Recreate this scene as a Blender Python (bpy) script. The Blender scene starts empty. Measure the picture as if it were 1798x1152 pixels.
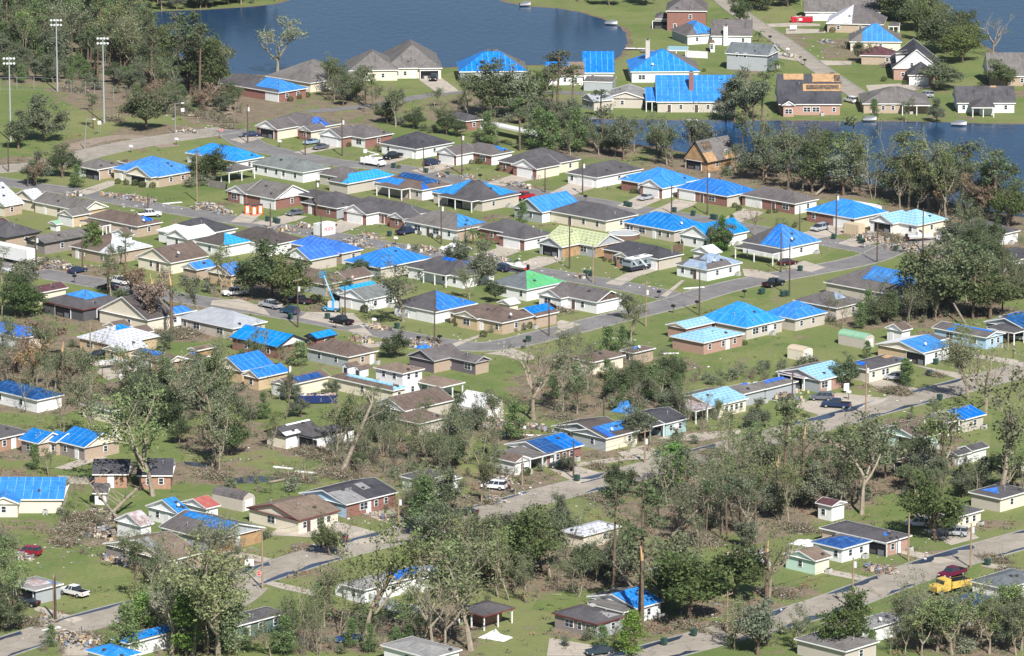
import bpy, math, random
import numpy as np
from mathutils import Vector, Matrix
SC=bpy.context.scene; COL=SC.collection
R=math.radians
# ------------------------------------------------------------ camera, sky, sun
TH=R(12.2); HC=228.0; S0=8.2
FPX=S0*HC/math.sin(TH); CT=math.cos(TH); ST=math.sin(TH)
cd=bpy.data.cameras.new('camera'); cam=bpy.data.objects.new('camera',cd); COL.objects.link(cam)
cam.location=(0,0,HC); cam.rotation_euler=(R(90)-TH,0,0)
cd.sensor_width=36; cd.lens=FPX/1798*36; cd.clip_start=10; cd.clip_end=6000
SC.camera=cam
SUNV=Vector((0.30,-1,0)).normalized()*math.cos(R(43))+Vector((0,0,math.sin(R(43))))
w=bpy.data.worlds.new('World'); SC.world=w; w.use_nodes=True
nt=w.node_tree; bgn=nt.nodes['Background']; sk=nt.nodes.new('ShaderNodeTexSky')
sk.sky_type='NISHITA'; sk.sun_disc=False; sk.sun_elevation=R(43); sk.sun_rotation=math.atan2(SUNV.x,SUNV.y)
sk.air_density=1.0; sk.dust_density=0.6; sk.ozone_density=2.0
nt.links.new(sk.outputs[0],bgn.inputs[0]); bgn.inputs[1].default_value=0.056
sl=bpy.data.lights.new('sun','SUN'); sl.energy=5.0; sl.angle=R(.5); sl.color=(1,.95,.87)
so=bpy.data.objects.new('sun',sl); COL.objects.link(so); so.rotation_euler=SUNV.to_track_quat('Z','Y').to_euler(); so.location=(0,0,400)
SC.view_settings.view_transform='Standard'; SC.view_settings.look='None'; SC.view_settings.exposure=0.52; SC.view_settings.gamma=1.0
SC.cycles.max_bounces=5; SC.cycles.transparent_max_bounces=4
rnd=random.Random(7)
# ------------------------------------------------------------ pixel of the photograph -> place on the ground
def G(px,py,z=0.0):
    u=(px-899)/FPX; v=(576-py)/FPX
    d=(u,CT+v*ST,-ST+v*CT); k=(z-HC)/d[2]
    return Vector((d[0]*k,d[1]*k,z))
def PJ(x,y,z=0.0):
    dep=y*CT+(HC-z)*ST; up=y*ST-(HC-z)*CT
    return 899+FPX*x/dep, 576-FPX*up/dep
def SCL(py): return FPX/(G(899,py).y*CT+HC*ST)
# ------------------------------------------------------------ materials
MATS={}
def mat(name,col,rough=.85,var=0.0,scale=1.0,kind='plain',col2=None,metal=0.0,bump=0.0):
    if name in MATS: return MATS[name]
    m=bpy.data.materials.new(name); m.use_nodes=True; n=m.node_tree.nodes; l=m.node_tree.links
    b=n['Principled BSDF']; b.inputs['Roughness'].default_value=rough; b.inputs['Metallic'].default_value=metal
    b.inputs['Specular IOR Level'].default_value=.35 if rough<.6 else .15
    c1=(*col,1); b.inputs['Base Color'].default_value=c1
    def nd(t,**k):
        q=n.new(t)
        for a,v in k.items(): setattr(q,a,v)
        return q
    def mixc(fac,a,bb,bl='MIX'):
        q=nd('ShaderNodeMix',data_type='RGBA',blend_type=bl)
        for s,v in ((0,fac),(6,a),(7,bb)):
            if hasattr(v,'is_output') or hasattr(v,'links'): l.new(v,q.inputs[s])
            else: q.inputs[s].default_value=v
        return q.outputs[2]
    def ramp(f,a,bb):
        q=nd('ShaderNodeMapRange'); l.new(f,q.inputs[0]); q.inputs[1].default_value=a; q.inputs[2].default_value=bb; return q.outputs[0]
    def math_(op,a,bb=None):
        q=nd('ShaderNodeMath',operation=op)
        for i,v in enumerate((a,bb)):
            if v is None: continue
            if hasattr(v,'links'): l.new(v,q.inputs[i])
            else: q.inputs[i].default_value=v
        return q.outputs[0]
    out=None
    geo=nd('ShaderNodeNewGeometry'); pos=geo.outputs['Position']
    def noise(sc,det=3,vec=pos):
        q=nd('ShaderNodeTexNoise'); q.inputs['Scale'].default_value=sc; q.inputs['Detail'].default_value=det; l.new(vec,q.inputs['Vector']); return q.outputs['Fac']
    if kind in('roof','tarp','under','wave'):
        uv=nd('ShaderNodeUVMap'); sep=nd('ShaderNodeSeparateXYZ'); l.new(uv.outputs[0],sep.inputs[0]); U,V=sep.outputs[0],sep.outputs[1]
    if kind=='roof':
        mp=nd('ShaderNodeMapping'); l.new(uv.outputs[0],mp.inputs[0]); mp.inputs['Scale'].default_value=(1.3,.28,1)
        oi=nd('ShaderNodeObjectInfo'); 
        a=noise(1.2,4,mp.outputs[0]); bb=noise(.22,3); c=noise(3.5,2)
        # courses of shingles, mottled tabs
        wv=nd('ShaderNodeTexBrick'); l.new(uv.outputs[0],wv.inputs[0]); wv.inputs['Scale'].default_value=1; wv.inputs['Brick Width'].default_value=.9; wv.inputs['Row Height'].default_value=.28
        wv.inputs['Color1'].default_value=(.82,.82,.82,1); wv.inputs['Color2'].default_value=(1.15,1.15,1.15,1); wv.inputs['Mortar'].default_value=(.72,.72,.72,1); wv.inputs['Mortar Size'].default_value=.02
        o=mixc(ramp(a,.35,.7),tuple(x*.72 for x in col)+(1,),tuple(x*1.35 for x in col)+(1,))
        o=mixc(ramp(bb,.35,.7),o,tuple(min(1,x*1.15+.015) for x in col)+(1,))
        o=mixc(.75,o,wv.outputs['Color'],'MULTIPLY')
        # a few missing or torn shingle patches
        o=mixc(math_('GREATER_THAN',c,.69),o,tuple(x*.45 for x in col)+(1,))
        out=o
    elif kind=='tarp':
        mp=nd('ShaderNodeMapping'); l.new(uv.outputs[0],mp.inputs[0]); mp.inputs['Scale'].default_value=(.9,.25,1)
        a=noise(1.0,4,mp.outputs[0])
        jit=noise(.35,1)
        s=math_('FRACT',math_('ADD',math_('MULTIPLY',U,1/1.55),math_('MULTIPLY',jit,.25)))
        line=math_('LESS_THAN',s,.05)
        brk=noise(.55,2); keep=math_('GREATER_THAN',brk,.43)
        line=math_('MULTIPLY',line,keep)
        o=mixc(ramp(a,.3,.75),tuple(x*.78 for x in col)+(1,),tuple(min(1,x*1.18+.01) for x in col)+(1,))
        fo=math_('FRACT',math_('MULTIPLY',V,1/2.9)); o=mixc(math_('MULTIPLY',math_('LESS_THAN',fo,.03),.5),o,(.12,.38,.8,1))
        oi=nd('ShaderNodeObjectInfo'); hs=nd('ShaderNodeHueSaturation'); l.new(o,hs.inputs['Color'])
        l.new(math_('ADD',math_('MULTIPLY',oi.outputs['Random'],.014),.493),hs.inputs['Hue']); l.new(math_('ADD',math_('MULTIPLY',math_('FRACT',math_('MULTIPLY',oi.outputs['Random'],9.7)),.28),.82),hs.inputs['Value'])
        l.new(math_('ADD',math_('MULTIPLY',math_('FRACT',math_('MULTIPLY',oi.outputs['Random'],5.3)),.10),.93),hs.inputs['Saturation'])
        cre=noise(.8,5); o=mixc(math_('MULTIPLY',ramp(cre,.56,.70),.26),hs.outputs[0],(.10,.36,.72,1))
        out=mixc(math_('MULTIPLY',line,.5),o,col2 or (.45,.62,.85,1))
    elif kind=='under':
        # roofing felt printed with rows of marks
        uu=math_('FRACT',math_('MULTIPLY',U,1/1.15)); rowi=math_('FLOOR',math_('MULTIPLY',V,1/1.0))
        uu=math_('FRACT',math_('ADD',math_('MULTIPLY',U,1/1.25),math_('MULTIPLY',rowi,.5)))
        vv=math_('FRACT',math_('MULTIPLY',V,1/1.0))
        m1=math_('MULTIPLY',math_('LESS_THAN',uu,.45),math_('LESS_THAN',math_('ABSOLUTE',math_('SUBTRACT',vv,.5)),.24))
        ln=math_('LESS_THAN',vv,.07)
        a=noise(.5,3)
        o=mixc(math_('MULTIPLY',m1,.8),c1,col2); o=mixc(math_('MULTIPLY',ln,.35),o,(.85,.9,.95,1))
        out=mixc(math_('MULTIPLY',ramp(a,.45,.75),.35),o,tuple(x*.6 for x in col)+(1,))
    elif kind=='brick':
        tc=nd('ShaderNodeTexCoord')
        a=noise(2.2,2); bb=noise(9,2)
        o=mixc(ramp(bb,.35,.65),tuple(x*.7 for x in col)+(1,),tuple(min(1,x*1.3) for x in col)+(1,))
        out=mixc(math_('MULTIPLY',ramp(a,.3,.7),.4),o,tuple(min(1,x*1.1+.06) for x in col)+(1,))
    elif kind=='siding':
        sp=nd('ShaderNodeSeparateXYZ'); l.new(pos,sp.inputs[0]); s=math_('FRACT',math_('MULTIPLY',sp.outputs[2],3.2))
        o=mixc(math_('MULTIPLY',math_('LESS_THAN',s,.15),.35),c1,tuple(x*.6 for x in col)+(1,))
        a=noise(.9,4); out=mixc(math_('MULTIPLY',ramp(a,.45,.75),.3),o,tuple(x*.75 for x in col)+(1,))
    elif kind=='leaf':
        oi=nd('ShaderNodeObjectInfo')
        rr=geo.outputs['Random Per Island']
        o=mixc(ramp(rr,0,1),tuple(x*.55 for x in col)+(1,),tuple(x*1.5 for x in col)+(1,))
        a=noise(.35,2)
        o=mixc(math_('MULTIPLY',ramp(a,.4,.65),.55),o,col2 or tuple(x*1.5 for x in col)+(1,))
        # whole-tree tint: greener, greyer or browner individuals
        hs=nd('ShaderNodeHueSaturation'); l.new(o,hs.inputs['Color'])
        l.new(math_('ADD',math_('MULTIPLY',oi.outputs['Random'],.05),.47),hs.inputs['Hue'])
        l.new(math_('ADD',math_('MULTIPLY',math_('FRACT',math_('MULTIPLY',oi.outputs['Random'],7.3)),.5),.6),hs.inputs['Saturation'])
        l.new(math_('ADD',math_('MULTIPLY',math_('FRACT',math_('MULTIPLY',oi.outputs['Random'],13.7)),.55),.75),hs.inputs['Value'])
        out=hs.outputs[0]
        tr=nd('ShaderNodeBsdfTranslucent'); l.new(out,tr.inputs[0]); ms=nd('ShaderNodeMixShader'); ms.inputs[0].default_value=.15
        l.new(b.outputs[0],ms.inputs[1]); l.new(tr.outputs[0],ms.inputs[2]); l.new(ms.outputs[0],n['Material Output'].inputs[0])
    elif kind=='noise':
        a=noise(scale,5); bb=noise(scale*7,3)
        o=mixc(ramp(a,.35,.68),c1,(*(col2 or tuple(x*.6 for x in col)),1) if col2 is None or len(col2)==3 else col2)
        out=mixc(math_('MULTIPLY',ramp(bb,.4,.7),var),o,tuple(x*.7 for x in col)+(1,))
    elif kind=='road':
        a=noise(scale,5); bb=noise(1.6,4); vo=nd('ShaderNodeTexVoronoi',feature='DISTANCE_TO_EDGE'); vo.inputs['Scale'].default_value=.16
        wp=nd('ShaderNodeTexNoise'); wp.inputs['Scale'].default_value=.5; l.new(pos,wp.inputs['Vector']); vm=nd('ShaderNodeVectorMath',operation='MULTIPLY_ADD'); l.new(wp.outputs['Color'],vm.inputs[0]); vm.inputs[1].default_value=(2.5,2.5,0); l.new(pos,vm.inputs[2]); l.new(vm.outputs[0],vo.inputs['Vector'])
        o=mixc(ramp(a,.35,.68),c1,(*col2,1)); o=mixc(math_('MULTIPLY',ramp(bb,.5,.72),.35),o,tuple(x*.62 for x in col)+(1,))
        o=mixc(math_('MULTIPLY',ramp(noise(.09,3),.52,.62),.3),o,tuple(min(1,x*1.25) for x in col)+(1,))
        out=mixc(math_('MULTIPLY',math_('LESS_THAN',vo.outputs['Distance'],.013),.45),o,tuple(x*.45 for x in col)+(1,))
    elif kind=='random':
        rr=geo.outputs['Random Per Island']
        cr=nd('ShaderNodeValToRGB'); l.new(rr,cr.inputs[0]); cr.color_ramp.interpolation='CONSTANT'
        els=cr.color_ramp.elements
        while len(els)<len(col2): els.new(.5)
        for i,c in enumerate(col2): els[i].position=i/len(col2); els[i].color=(*c,1)
        out=cr.outputs[0]
    elif var:
        a=noise(scale,3); out=mixc(math_('MULTIPLY',ramp(a,.35,.7),var),c1,tuple(x*.6 for x in col)+(1,))
    if out is not None: l.new(out,b.inputs['Base Color'])
    if kind in('tarp','under') or bump:
        q=nd('ShaderNodeBump'); q.inputs['Strength'].default_value=bump or .5; q.inputs['Distance'].default_value=.12
        l.new(noise(1.1 if kind in('tarp','under') else scale,4),q.inputs['Height']); l.new(q.outputs[0],b.inputs['Normal'])
    MATS[name]=m; return m
RC=dict(dg=(.082,.079,.087),g=(.142,.134,.132),lg=(.24,.24,.245),br=(.128,.097,.084),db=(.078,.068,.067),tn=(.185,.142,.115),sl=(.12,.138,.155),
 mr=(.10,.045,.055),gg=(.155,.175,.175),pg=(.118,.107,.111),bk=(.056,.056,.068))
def roofm(c):
    if c in RC: return mat('shingle_'+c,RC[c],.9,kind='roof')
    if c=='mt': return mat('metal_roof',(.33,.36,.41),.5,.3,.8,'noise',(.42,.44,.48))
    if c=='rd': return mat('red_metal_roof',(.36,.10,.09),.5,.3,.8,'noise',(.45,.15,.13))
    if c=='gn': return mat('green_metal_roof',(.22,.42,.29),.5,.3,.8,'noise',(.28,.48,.34))
    if c=='W': return mat('white_roof',(.72,.73,.74),.6,.3,.6,'noise',(.62,.64,.68))
    if c=='tq': return mat('teal_metal_roof',(.25,.42,.50),.5,.3,.8,'noise',(.3,.5,.56))
def tarpm(c):
    return {'b':lambda:mat('blue_tarp',(.004,.20,.66),.5,kind='tarp'),
     'd':lambda:mat('navy_tarp',(.006,.07,.26),.5,kind='tarp',col2=(.25,.35,.55,1)),
     'n':lambda:mat('deep_blue_tarp',(.002,.13,.58),.5,kind='tarp'),
     'l':lambda:mat('light_blue_felt',(.27,.49,.66),.7,kind='under',col2=(.14,.36,.56,1)),
     'm':lambda:mat('blue_felt',(.01,.27,.62),.6,kind='under',col2=(.05,.42,.66,1)),
     'w':lambda:mat('grey_white_felt',(.52,.54,.6),.7,kind='under',col2=(.33,.34,.4,1)),
     'y':lambda:mat('yellow_green_felt',(.44,.48,.29),.7,kind='under',col2=(.24,.29,.15,1)),
     'G':lambda:mat('green_tarp',(.10,.46,.17),.5,kind='tarp',col2=(.3,.75,.35,1)),
     'W':lambda:mat('white_membrane',(.78,.79,.81),.6,.2,.7,'noise',(.66,.68,.72)),
     't':lambda:mat('torn_plastic',(.38,.45,.55),.4,.5,.6,'noise',(.16,.26,.42)),
     'o':lambda:mat('bare_plywood',(.48,.31,.17),.8,.5,1.2,'noise',(.30,.19,.11)),
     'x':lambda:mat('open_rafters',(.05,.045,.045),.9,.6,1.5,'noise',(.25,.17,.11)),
     's':lambda:mat('rust_patches',(.30,.20,.19),.7,.5,.9,'noise',(.55,.55,.6)),
     'g':lambda:mat('shingle_lg2',(.24,.24,.25),.9,kind='roof')}[c]()
WC=dict(br=((.24,.118,.10),'brick'),bt=((.38,.30,.235),'brick'),bp=((.38,.24,.195),'brick'),gs=((.24,.21,.2),'brick'),bo=((.34,.20,.145),'brick'),
 w=((.76,.77,.78),'siding'),cr=((.70,.645,.54),'siding'),bg=((.50,.46,.41),'siding'),gy=((.36,.39,.42),'siding'),yb=((.50,.385,.25),'brick'),
 te=((.34,.52,.53),'siding'),lb=((.38,.53,.68),'siding'),pu=((.16,.135,.16),'siding'),o=((.46,.30,.17),'noise'),dk=((.1,.1,.11),'siding'),
 mn=((.50,.68,.60),'siding'),gr=((.12,.19,.18),'siding'),sl=((.17,.20,.24),'siding'),pk=((.58,.47,.42),'brick'))
def wallm(c): return mat('wall_'+c,WC[c][0],.85,.3,1.0,WC[c][1])
M_white=mat('white_trim',(.78,.79,.80),.6); M_dark=mat('dark_opening',(.012,.013,.016),.8)
M_glass=mat('window_glass',(.03,.04,.055),.15); M_gar=mat('garage_door_white',(.74,.75,.76),.6,kind='siding')
M_metal=mat('galvanised',(.36,.38,.40),.45,metal=.4); M_black=mat('black_rubber',(.02,.02,.022),.8)
M_conc=mat('concrete',(.44,.41,.365),.9,.5,.5,'noise',(.36,.33,.29))
# ------------------------------------------------------------ mesh helpers
class MB:
    def __init__(s): s.v=[];s.f=[];s.m=[];s.uv=[];s.sm=False
    def face(s,pts,mi=0,uv=None):
        i=len(s.v); s.v+= [tuple(p) for p in pts]; s.f.append(tuple(range(i,i+len(pts)))); s.m.append(mi); s.uv+= (uv or [(p[0],p[1]) for p in pts])
    def box(s,a,b,mi=0,rz=0,org=None,taper=1):
        (x0,y0,z0),(x1,y1,z1)=a,b
        cx,cy=(x0+x1)/2,(y0+y1)/2
        P=[(x0,y0,z0),(x1,y0,z0),(x1,y1,z0),(x0,y1,z0)]+[(cx+(x-cx)*taper,cy+(y-cy)*taper,z1) for x,y in((x0,y0),(x1,y0),(x1,y1),(x0,y1))]
        if rz:
            c,q=math.cos(rz),math.sin(rz); ox,oy=org or (cx,cy)
            P=[(ox+(x-ox)*c-(y-oy)*q,oy+(x-ox)*q+(y-oy)*c,z) for x,y,z in P]
        for q in((3,2,1,0),(4,5,6,7),(0,1,5,4),(1,2,6,5),(2,3,7,6),(3,0,4,7)): s.face([P[k] for k in q],mi)
    def tube(s,p,q,r0,r1,n=6,mi=0,cap=True):
        p=Vector(p);q=Vector(q);d=(q-p)
        if d.length<1e-6: return
        d.normalize(); u=d.orthogonal().normalized(); v=d.cross(u)
        i=len(s.v)
        for c,r in((p,r0),(q,r1)):
            for k in range(n):
                a=2*math.pi*k/n; s.v.append(tuple(c+u*(r*math.cos(a))+v*(r*math.sin(a))))
        for k in range(n):
            k2=(k+1)%n; s.f.append((i+k,i+k2,i+n+k2,i+n+k)); s.m.append(mi); s.uv+=[(0,0)]*4
        if cap:
            s.f.append(tuple(range(i+2*n-1,i+n-1,-1))[::-1]); s.m.append(mi); s.uv+=[(0,0)]*n
            s.f.append(tuple(range(i+n-1,i-1,-1))); s.m.append(mi); s.uv+=[(0,0)]*n
    def prism(s,prof,y0,y1,mi=0,in0=0):   # profile (x,z) list (counter-clockwise seen from -y), extruded along y
        n=len(prof); A=[(x,y0,z) for x,z in prof]; B=[(x,y1,z) for x,z in prof]
        s.face(A,mi); s.face(B[::-1],mi)
        for k in range(n):
            j=(k+1)%n; s.face([A[j],A[k],B[k],B[j]],mi)
    def mesh(s,name,mats,smooth=False):
        me=bpy.data.meshes.new(name); me.from_pydata(s.v,[],s.f)
        for m in (mats if isinstance(mats,(list,tuple)) else [mats]): me.materials.append(m)
        me.polygons.foreach_set('material_index',s.m)
        ul=me.uv_layers.new(name='UVMap'); ul.data.foreach_set('uv',[c for t in s.uv for c in t[:2]])
        if smooth: me.polygons.foreach_set('use_smooth',[True]*len(s.f))
        me.update(); return me
def link(name,me,parent=None,loc=None,rz=None):
    o=bpy.data.objects.new(name,me); COL.objects.link(o)
    if parent: o.parent=parent
    if loc is not None: o.location=loc
    if rz is not None: o.rotation_euler=(0,0,rz)
    return o
def empty(name,loc,rz=0,label=None,cat=None,group=None):
    o=bpy.data.objects.new(name,None); COL.objects.link(o); o.location=loc; o.rotation_euler=(0,0,rz); o.empty_display_size=.5
    tag(o,label,cat,group); return o
def tag(o,label=None,cat=None,group=None,kind=None):
    if label: o['label']=label
    if cat: o['category']=cat
    if group: o['group']=group
    if kind: o['kind']=kind
    return o
def copy_tree(root,loc,rz=0,scale=None,label=None,group=None):
    r=root.copy(); COL.objects.link(r); r.location=loc; r.rotation_euler=(0,0,rz)
    if scale: r.scale=scale
    if label: r['label']=label
    if group: r['group']=group
    for ch in root.children:
        c=ch.copy(); COL.objects.link(c); c.parent=r
        for g in ch.children:
            d=g.copy(); COL.objects.link(d); d.parent=c
    return r
def inpoly(x,y,P):
    r=False; j=len(P)-1
    for i in range(len(P)):
        xi,yi=P[i]; xj,yj=P[j]
        if (yi>y)!=(yj>y) and x<(xj-xi)*(y-yi)/(yj-yi)+xi: r=not r
        j=i
    return r
# ------------------------------------------------------------ ground
DIRT=[]   # (px,py,rx,ry,strength) leaf litter, scraped verges and bare soil seen in the photograph
DIRT+= [(400,770,90,40,.7),(700,810,120,40,.8),(1180,900,120,60,.8),(1100,1000,90,40,.8),(20,760,60,20,.5),(1780,480,60,40,.9),(90,700,110,30,.8),(540,1000,60,20,.5),(60,90,180,60,.95),(230,150,150,55,.9),(430,180,90,40,.8),(300,232,110,12,1),(380,205,60,16,1),(180,255,90,14,.9),(40,285,60,10,.9),
(620,190,110,45,.55),(820,195,90,30,.6),(940,190,80,30,.5),(1050,250,120,35,.7),(1250,300,160,30,.9),(1480,325,160,30,.9),(1680,380,150,35,1),
(1310,120,25,30,.6),(1480,90,40,25,.6),(1390,70,40,20,.5),(1560,105,30,14,.5),(1780,165,30,8,.7),(1640,200,30,10,.5),
(880,320,60,8,.5),(780,300,40,6,.5),(1030,325,40,6,.5),(930,330,40,5,.5),(1530,405,60,15,.9),(1600,430,60,20,.8),(1700,430,120,40,.9),
(200,345,40,6,.6),(130,335,30,6,.6),(240,350,40,6,.6),(380,360,40,6,.6),(30,463,90,12,.9),(150,480,60,14,.7),(60,640,110,80,.9),(200,560,110,25,.9),(330,590,60,12,.9),
(300,540,70,14,.8),(460,510,80,22,.8),(560,540,40,10,.6),(430,610,40,8,.4),(560,780,90,30,.75),(340,830,120,22,.8),(270,700,110,40,.9),(420,700,60,30,.8),
(860,750,90,18,.7),(1010,680,110,60,.9),(1140,690,60,30,.7),(1180,640,70,14,.5),(900,770,60,12,.7),(1040,570,30,8,.3),(690,590,50,6,.6),
(1060,800,60,12,.9),(900,850,90,28,.95),(780,890,90,22,.9),(1080,860,80,20,.8),(1200,770,90,22,.6),(1280,870,190,80,1),(1450,830,150,65,.95),
(1560,800,130,55,.85),(1620,700,30,8,.4),(1600,745,80,14,.6),(1540,680,50,5,.6),(1590,695,50,5,.7),(1700,590,90,20,.6),(1700,545,70,16,1),(1560,560,120,20,.9),
(1780,840,60,20,.4),(1740,920,60,12,.5),(1640,975,70,9,.7),(1560,1000,60,9,.6),(1480,925,40,10,.5),(1300,1070,110,18,.9),(1180,1100,90,16,.9),(1380,1040,60,12,.7),
(960,980,150,65,.95),(1040,940,60,20,.6),(820,980,110,55,.9),(620,905,40,8,.4),(670,900,40,14,.8),(540,965,36,10,.75),(430,980,50,12,.6),(500,1010,40,8,.5),
(100,1080,40,8,.6),(60,1095,50,8,.7),(160,1100,60,8,.8),(120,1105,50,6,.7),(200,960,60,20,.35),(150,935,60,20,.7),(30,925,60,20,.35),(380,1000,100,40,.9),(330,1100,130,50,.85),
(600,1110,110,40,.85),(760,1110,100,50,.9),(1010,1110,60,12,.7),(1120,1110,50,20,.7),(1700,1100,150,60,.85),(20,840,60,16,.9),(110,850,50,14,.5),(30,800,60,10,.7),
(1000,395,40,6,.3),(860,385,40,8,.35),(740,350,50,6,.35),(560,300,40,6,.4),(470,225,30,8,.3),(600,375,40,8,.25),(1150,390,60,6,.2),(1290,385,60,6,.4),(1370,475,50,6,.3),
(540,340,50,8,.45),(700,500,40,12,.5),(870,560,30,8,.3),(1080,560,40,5,.3),(1080,625,60,14,.6),(970,545,60,6,.35),(1260,690,40,12,.4)]
WATER=[[(190,24),(240,22),(380,17),(500,8),(548,-20),(600,-90),(850,-90),(868,-2),(900,8),(930,12),(990,16),(1040,28),(1080,42),(1104,60),(1098,92),(1062,112),(930,114),(780,118),(600,126),(540,131),(420,131),(350,126),(340,112),(300,92),(240,76),(200,52)],
 [(1612,-90),(1620,2),(1642,32),(1690,60),(1732,84),(1768,99),(2000,110),(2000,-90)],
 [(985,216),(1030,209),(1110,211),(1200,211),(1340,212),(1420,213),(1500,214),(1600,214),(1700,217),(2000,222),(2000,402),(1800,384),(1700,362),(1600,342),(1540,326),(1400,298),(1300,286),(1180,262),(1100,252),(1010,240)]]
# ground sheet: fine in view, a few wide strips beyond
gx=np.concatenate([[-5000,-1500,-500],np.arange(-230,231,2.0),[500,1500,5000]])
gy=np.concatenate([[-3000,0,500],np.arange(770,1801,2.0),[2300,4000,9000]])
X,Y=np.meshgrid(gx,gy); nx,ny=len(gx),len(gy)
dep=Y*CT+HC*ST; dep=np.where(dep<10,10,dep); PX=899+FPX*X/dep; PY=576-FPX*(Y*ST-HC*CT)/dep
D=np.zeros_like(X)
for px,py,rx,ry,s in DIRT:
    d=((PX-px)/rx)**2+((PY-py)/ry)**2; D=np.maximum(D,s*np.clip(1.35-d,0,1))
D=np.where((Y<770)|(Y>1780),0,D)
me=bpy.data.meshes.new('ground'); V=np.stack([X.ravel(),Y.ravel(),np.zeros(X.size)],1)
idx=np.arange(nx*ny).reshape(ny,nx); F=np.stack([idx[:-1,:-1],idx[:-1,1:],idx[1:,1:],idx[1:,:-1]],-1).reshape(-1,4)
me.vertices.add(len(V)); me.vertices.foreach_set('co',V.ravel()); me.loops.add(F.size); me.loops.foreach_set('vertex_index',F.ravel().astype(np.int32))
me.polygons.add(len(F)); me.polygons.foreach_set('loop_start',np.arange(0,F.size,4).astype(np.int32)); me.update(calc_edges=True)
at=me.attributes.new('bare','FLOAT','POINT'); at.data.foreach_set('value',D.ravel().astype(np.float32))
m=bpy.data.materials.new('grass_and_soil'); m.use_nodes=True; n=m.node_tree.nodes; l=m.node_tree.links; b=n['Principled BSDF']; b.inputs['Roughness'].default_value=.95; b.inputs['Specular IOR Level'].default_value=.05
def nz(sc,det=4,dist=0,sx=1):
    q=n.new('ShaderNodeTexNoise'); q.inputs['Scale'].default_value=sc; q.inputs['Detail'].default_value=det; q.inputs['Distortion'].default_value=dist; l.new(geo.outputs['Position'],q.inputs['Vector']); return q.outputs['Fac']
def mr(f,a,bb,c=0,d=1):
    q=n.new('ShaderNodeMapRange'); l.new(f,q.inputs[0]); q.inputs[1].default_value=a;q.inputs[2].default_value=bb;q.inputs[3].default_value=c;q.inputs[4].default_value=d; return q.outputs[0]
def mx(f,a,bb):
    q=n.new('ShaderNodeMix'); q.data_type='RGBA'
    for s_,v in((0,f),(6,a),(7,bb)):
        if isinstance(v,(tuple,float,int)): q.inputs[s_].default_value=v
        else: l.new(v,q.inputs[s_])
    return q.outputs[2]
def mm(op,a,bb):
    q=n.new('ShaderNodeMath'); q.operation=op
    for i,v in enumerate((a,bb)):
        if isinstance(v,(int,float)): q.inputs[i].default_value=v
        else: l.new(v,q.inputs[i])
    return q.outputs[0]
geo=n.new('ShaderNodeNewGeometry')
a=n.new('ShaderNodeAttribute'); a.attribute_name='bare'
g1=mx(mr(nz(.045,3,1),.38,.62),(.130,.182,.062,1),(.205,.232,.092,1))
g1=mx(mr(nz(.22,5,.5),.42,.72,0,.55),g1,(.27,.24,.13,1))
g1=mx(mr(nz(1.3,4),.35,.7,0,.6),g1,(.105,.150,.045,1))
g1=mx(mr(nz(3.0,3),.62,.78,0,.6),g1,(.30,.28,.17,1))
vr=n.new('ShaderNodeTexVoronoi'); vr.inputs['Scale'].default_value=.045; mpr=n.new('ShaderNodeMapping'); mpr.inputs['Rotation'].default_value=(0,0,.8); mpr.inputs['Scale'].default_value=(1,.6,1); l.new(geo.outputs['Position'],mpr.inputs[0]); l.new(mpr.outputs[0],vr.inputs['Vector'])
sv=n.new('ShaderNodeSeparateColor'); l.new(vr.outputs['Color'],sv.inputs[0])
g1=mx(mr(sv.outputs[0],0,1,0,.42),g1,(.10,.155,.048,1)); g1=mx(mr(sv.outputs[1],.5,1,0,.38),g1,(.25,.235,.12,1))
s1=mx(mr(nz(.3,5),.35,.65),(.215,.165,.12,1),(.13,.10,.075,1))
s1=mx(mr(nz(1.7,5),.4,.7,0,.75),s1,(.30,.255,.20,1))
s1=mx(mr(nz(.6,5,1),.55,.66,0,.8),s1,(.15,.175,.075,1))
k=mm('ADD',a.outputs['Fac'],mm('MULTIPLY',mm('SUBTRACT',nz(.16,7,1.2),.5),2.1))
k=mm('ADD',k,mm('MULTIPLY',mm('SUBTRACT',nz(1.1,4),.5),.5))
l.new(mx(mr(k,.22,.50),g1,s1),b.inputs['Base Color'])
bp=n.new('ShaderNodeBump'); bp.inputs['Strength'].default_value=.6; bp.inputs['Distance'].default_value=.25; l.new(nz(2.2,5),bp.inputs['Height']); l.new(bp.outputs[0],b.inputs['Normal'])
me.materials.append(m); tag(link('ground',me),kind='structure')
# ------------------------------------------------------------ flat sheets (roads, drives, water)
def densify(P,step=3.0,jit=0,closed=True,seed=1):
    r=random.Random(seed); out=[]
    n_=len(P)
    for i in range(n_ if closed else n_-1):
        a,b=P[i],P[(i+1)%n_]; d=(b-a).length; k=max(1,int(d/step))
        for t in range(k):
            p=a.lerp(b,t/k)
            if jit: p=p+Vector((r.uniform(-jit,jit),r.uniform(-jit,jit),0))
            out.append(p)
    if not closed: out.append(P[-1])
    return out
def smooth(P,it=2,closed=False):
    for _ in range(it):
        Q=[P[0]] if not closed else []
        rng=range(len(P)) if closed else range(len(P)-1)
        for i in rng:
            a,b=P[i],P[(i+1)%len(P)]; Q+= [a.lerp(b,.25),a.lerp(b,.75)]
        if not closed: Q.append(P[-1])
        P=Q
    return P
def sheet(name,P,z,m,kind='structure'):
    mb=MB(); 
    area=sum(a.x*b.y-b.x*a.y for a,b in zip(P,P[1:]+P[:1]))
    if area<0: P=P[::-1]
    mb.face([(p.x,p.y,z) for p in P]); return tag(link(name,mb.mesh(name,m)),kind=kind)
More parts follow.
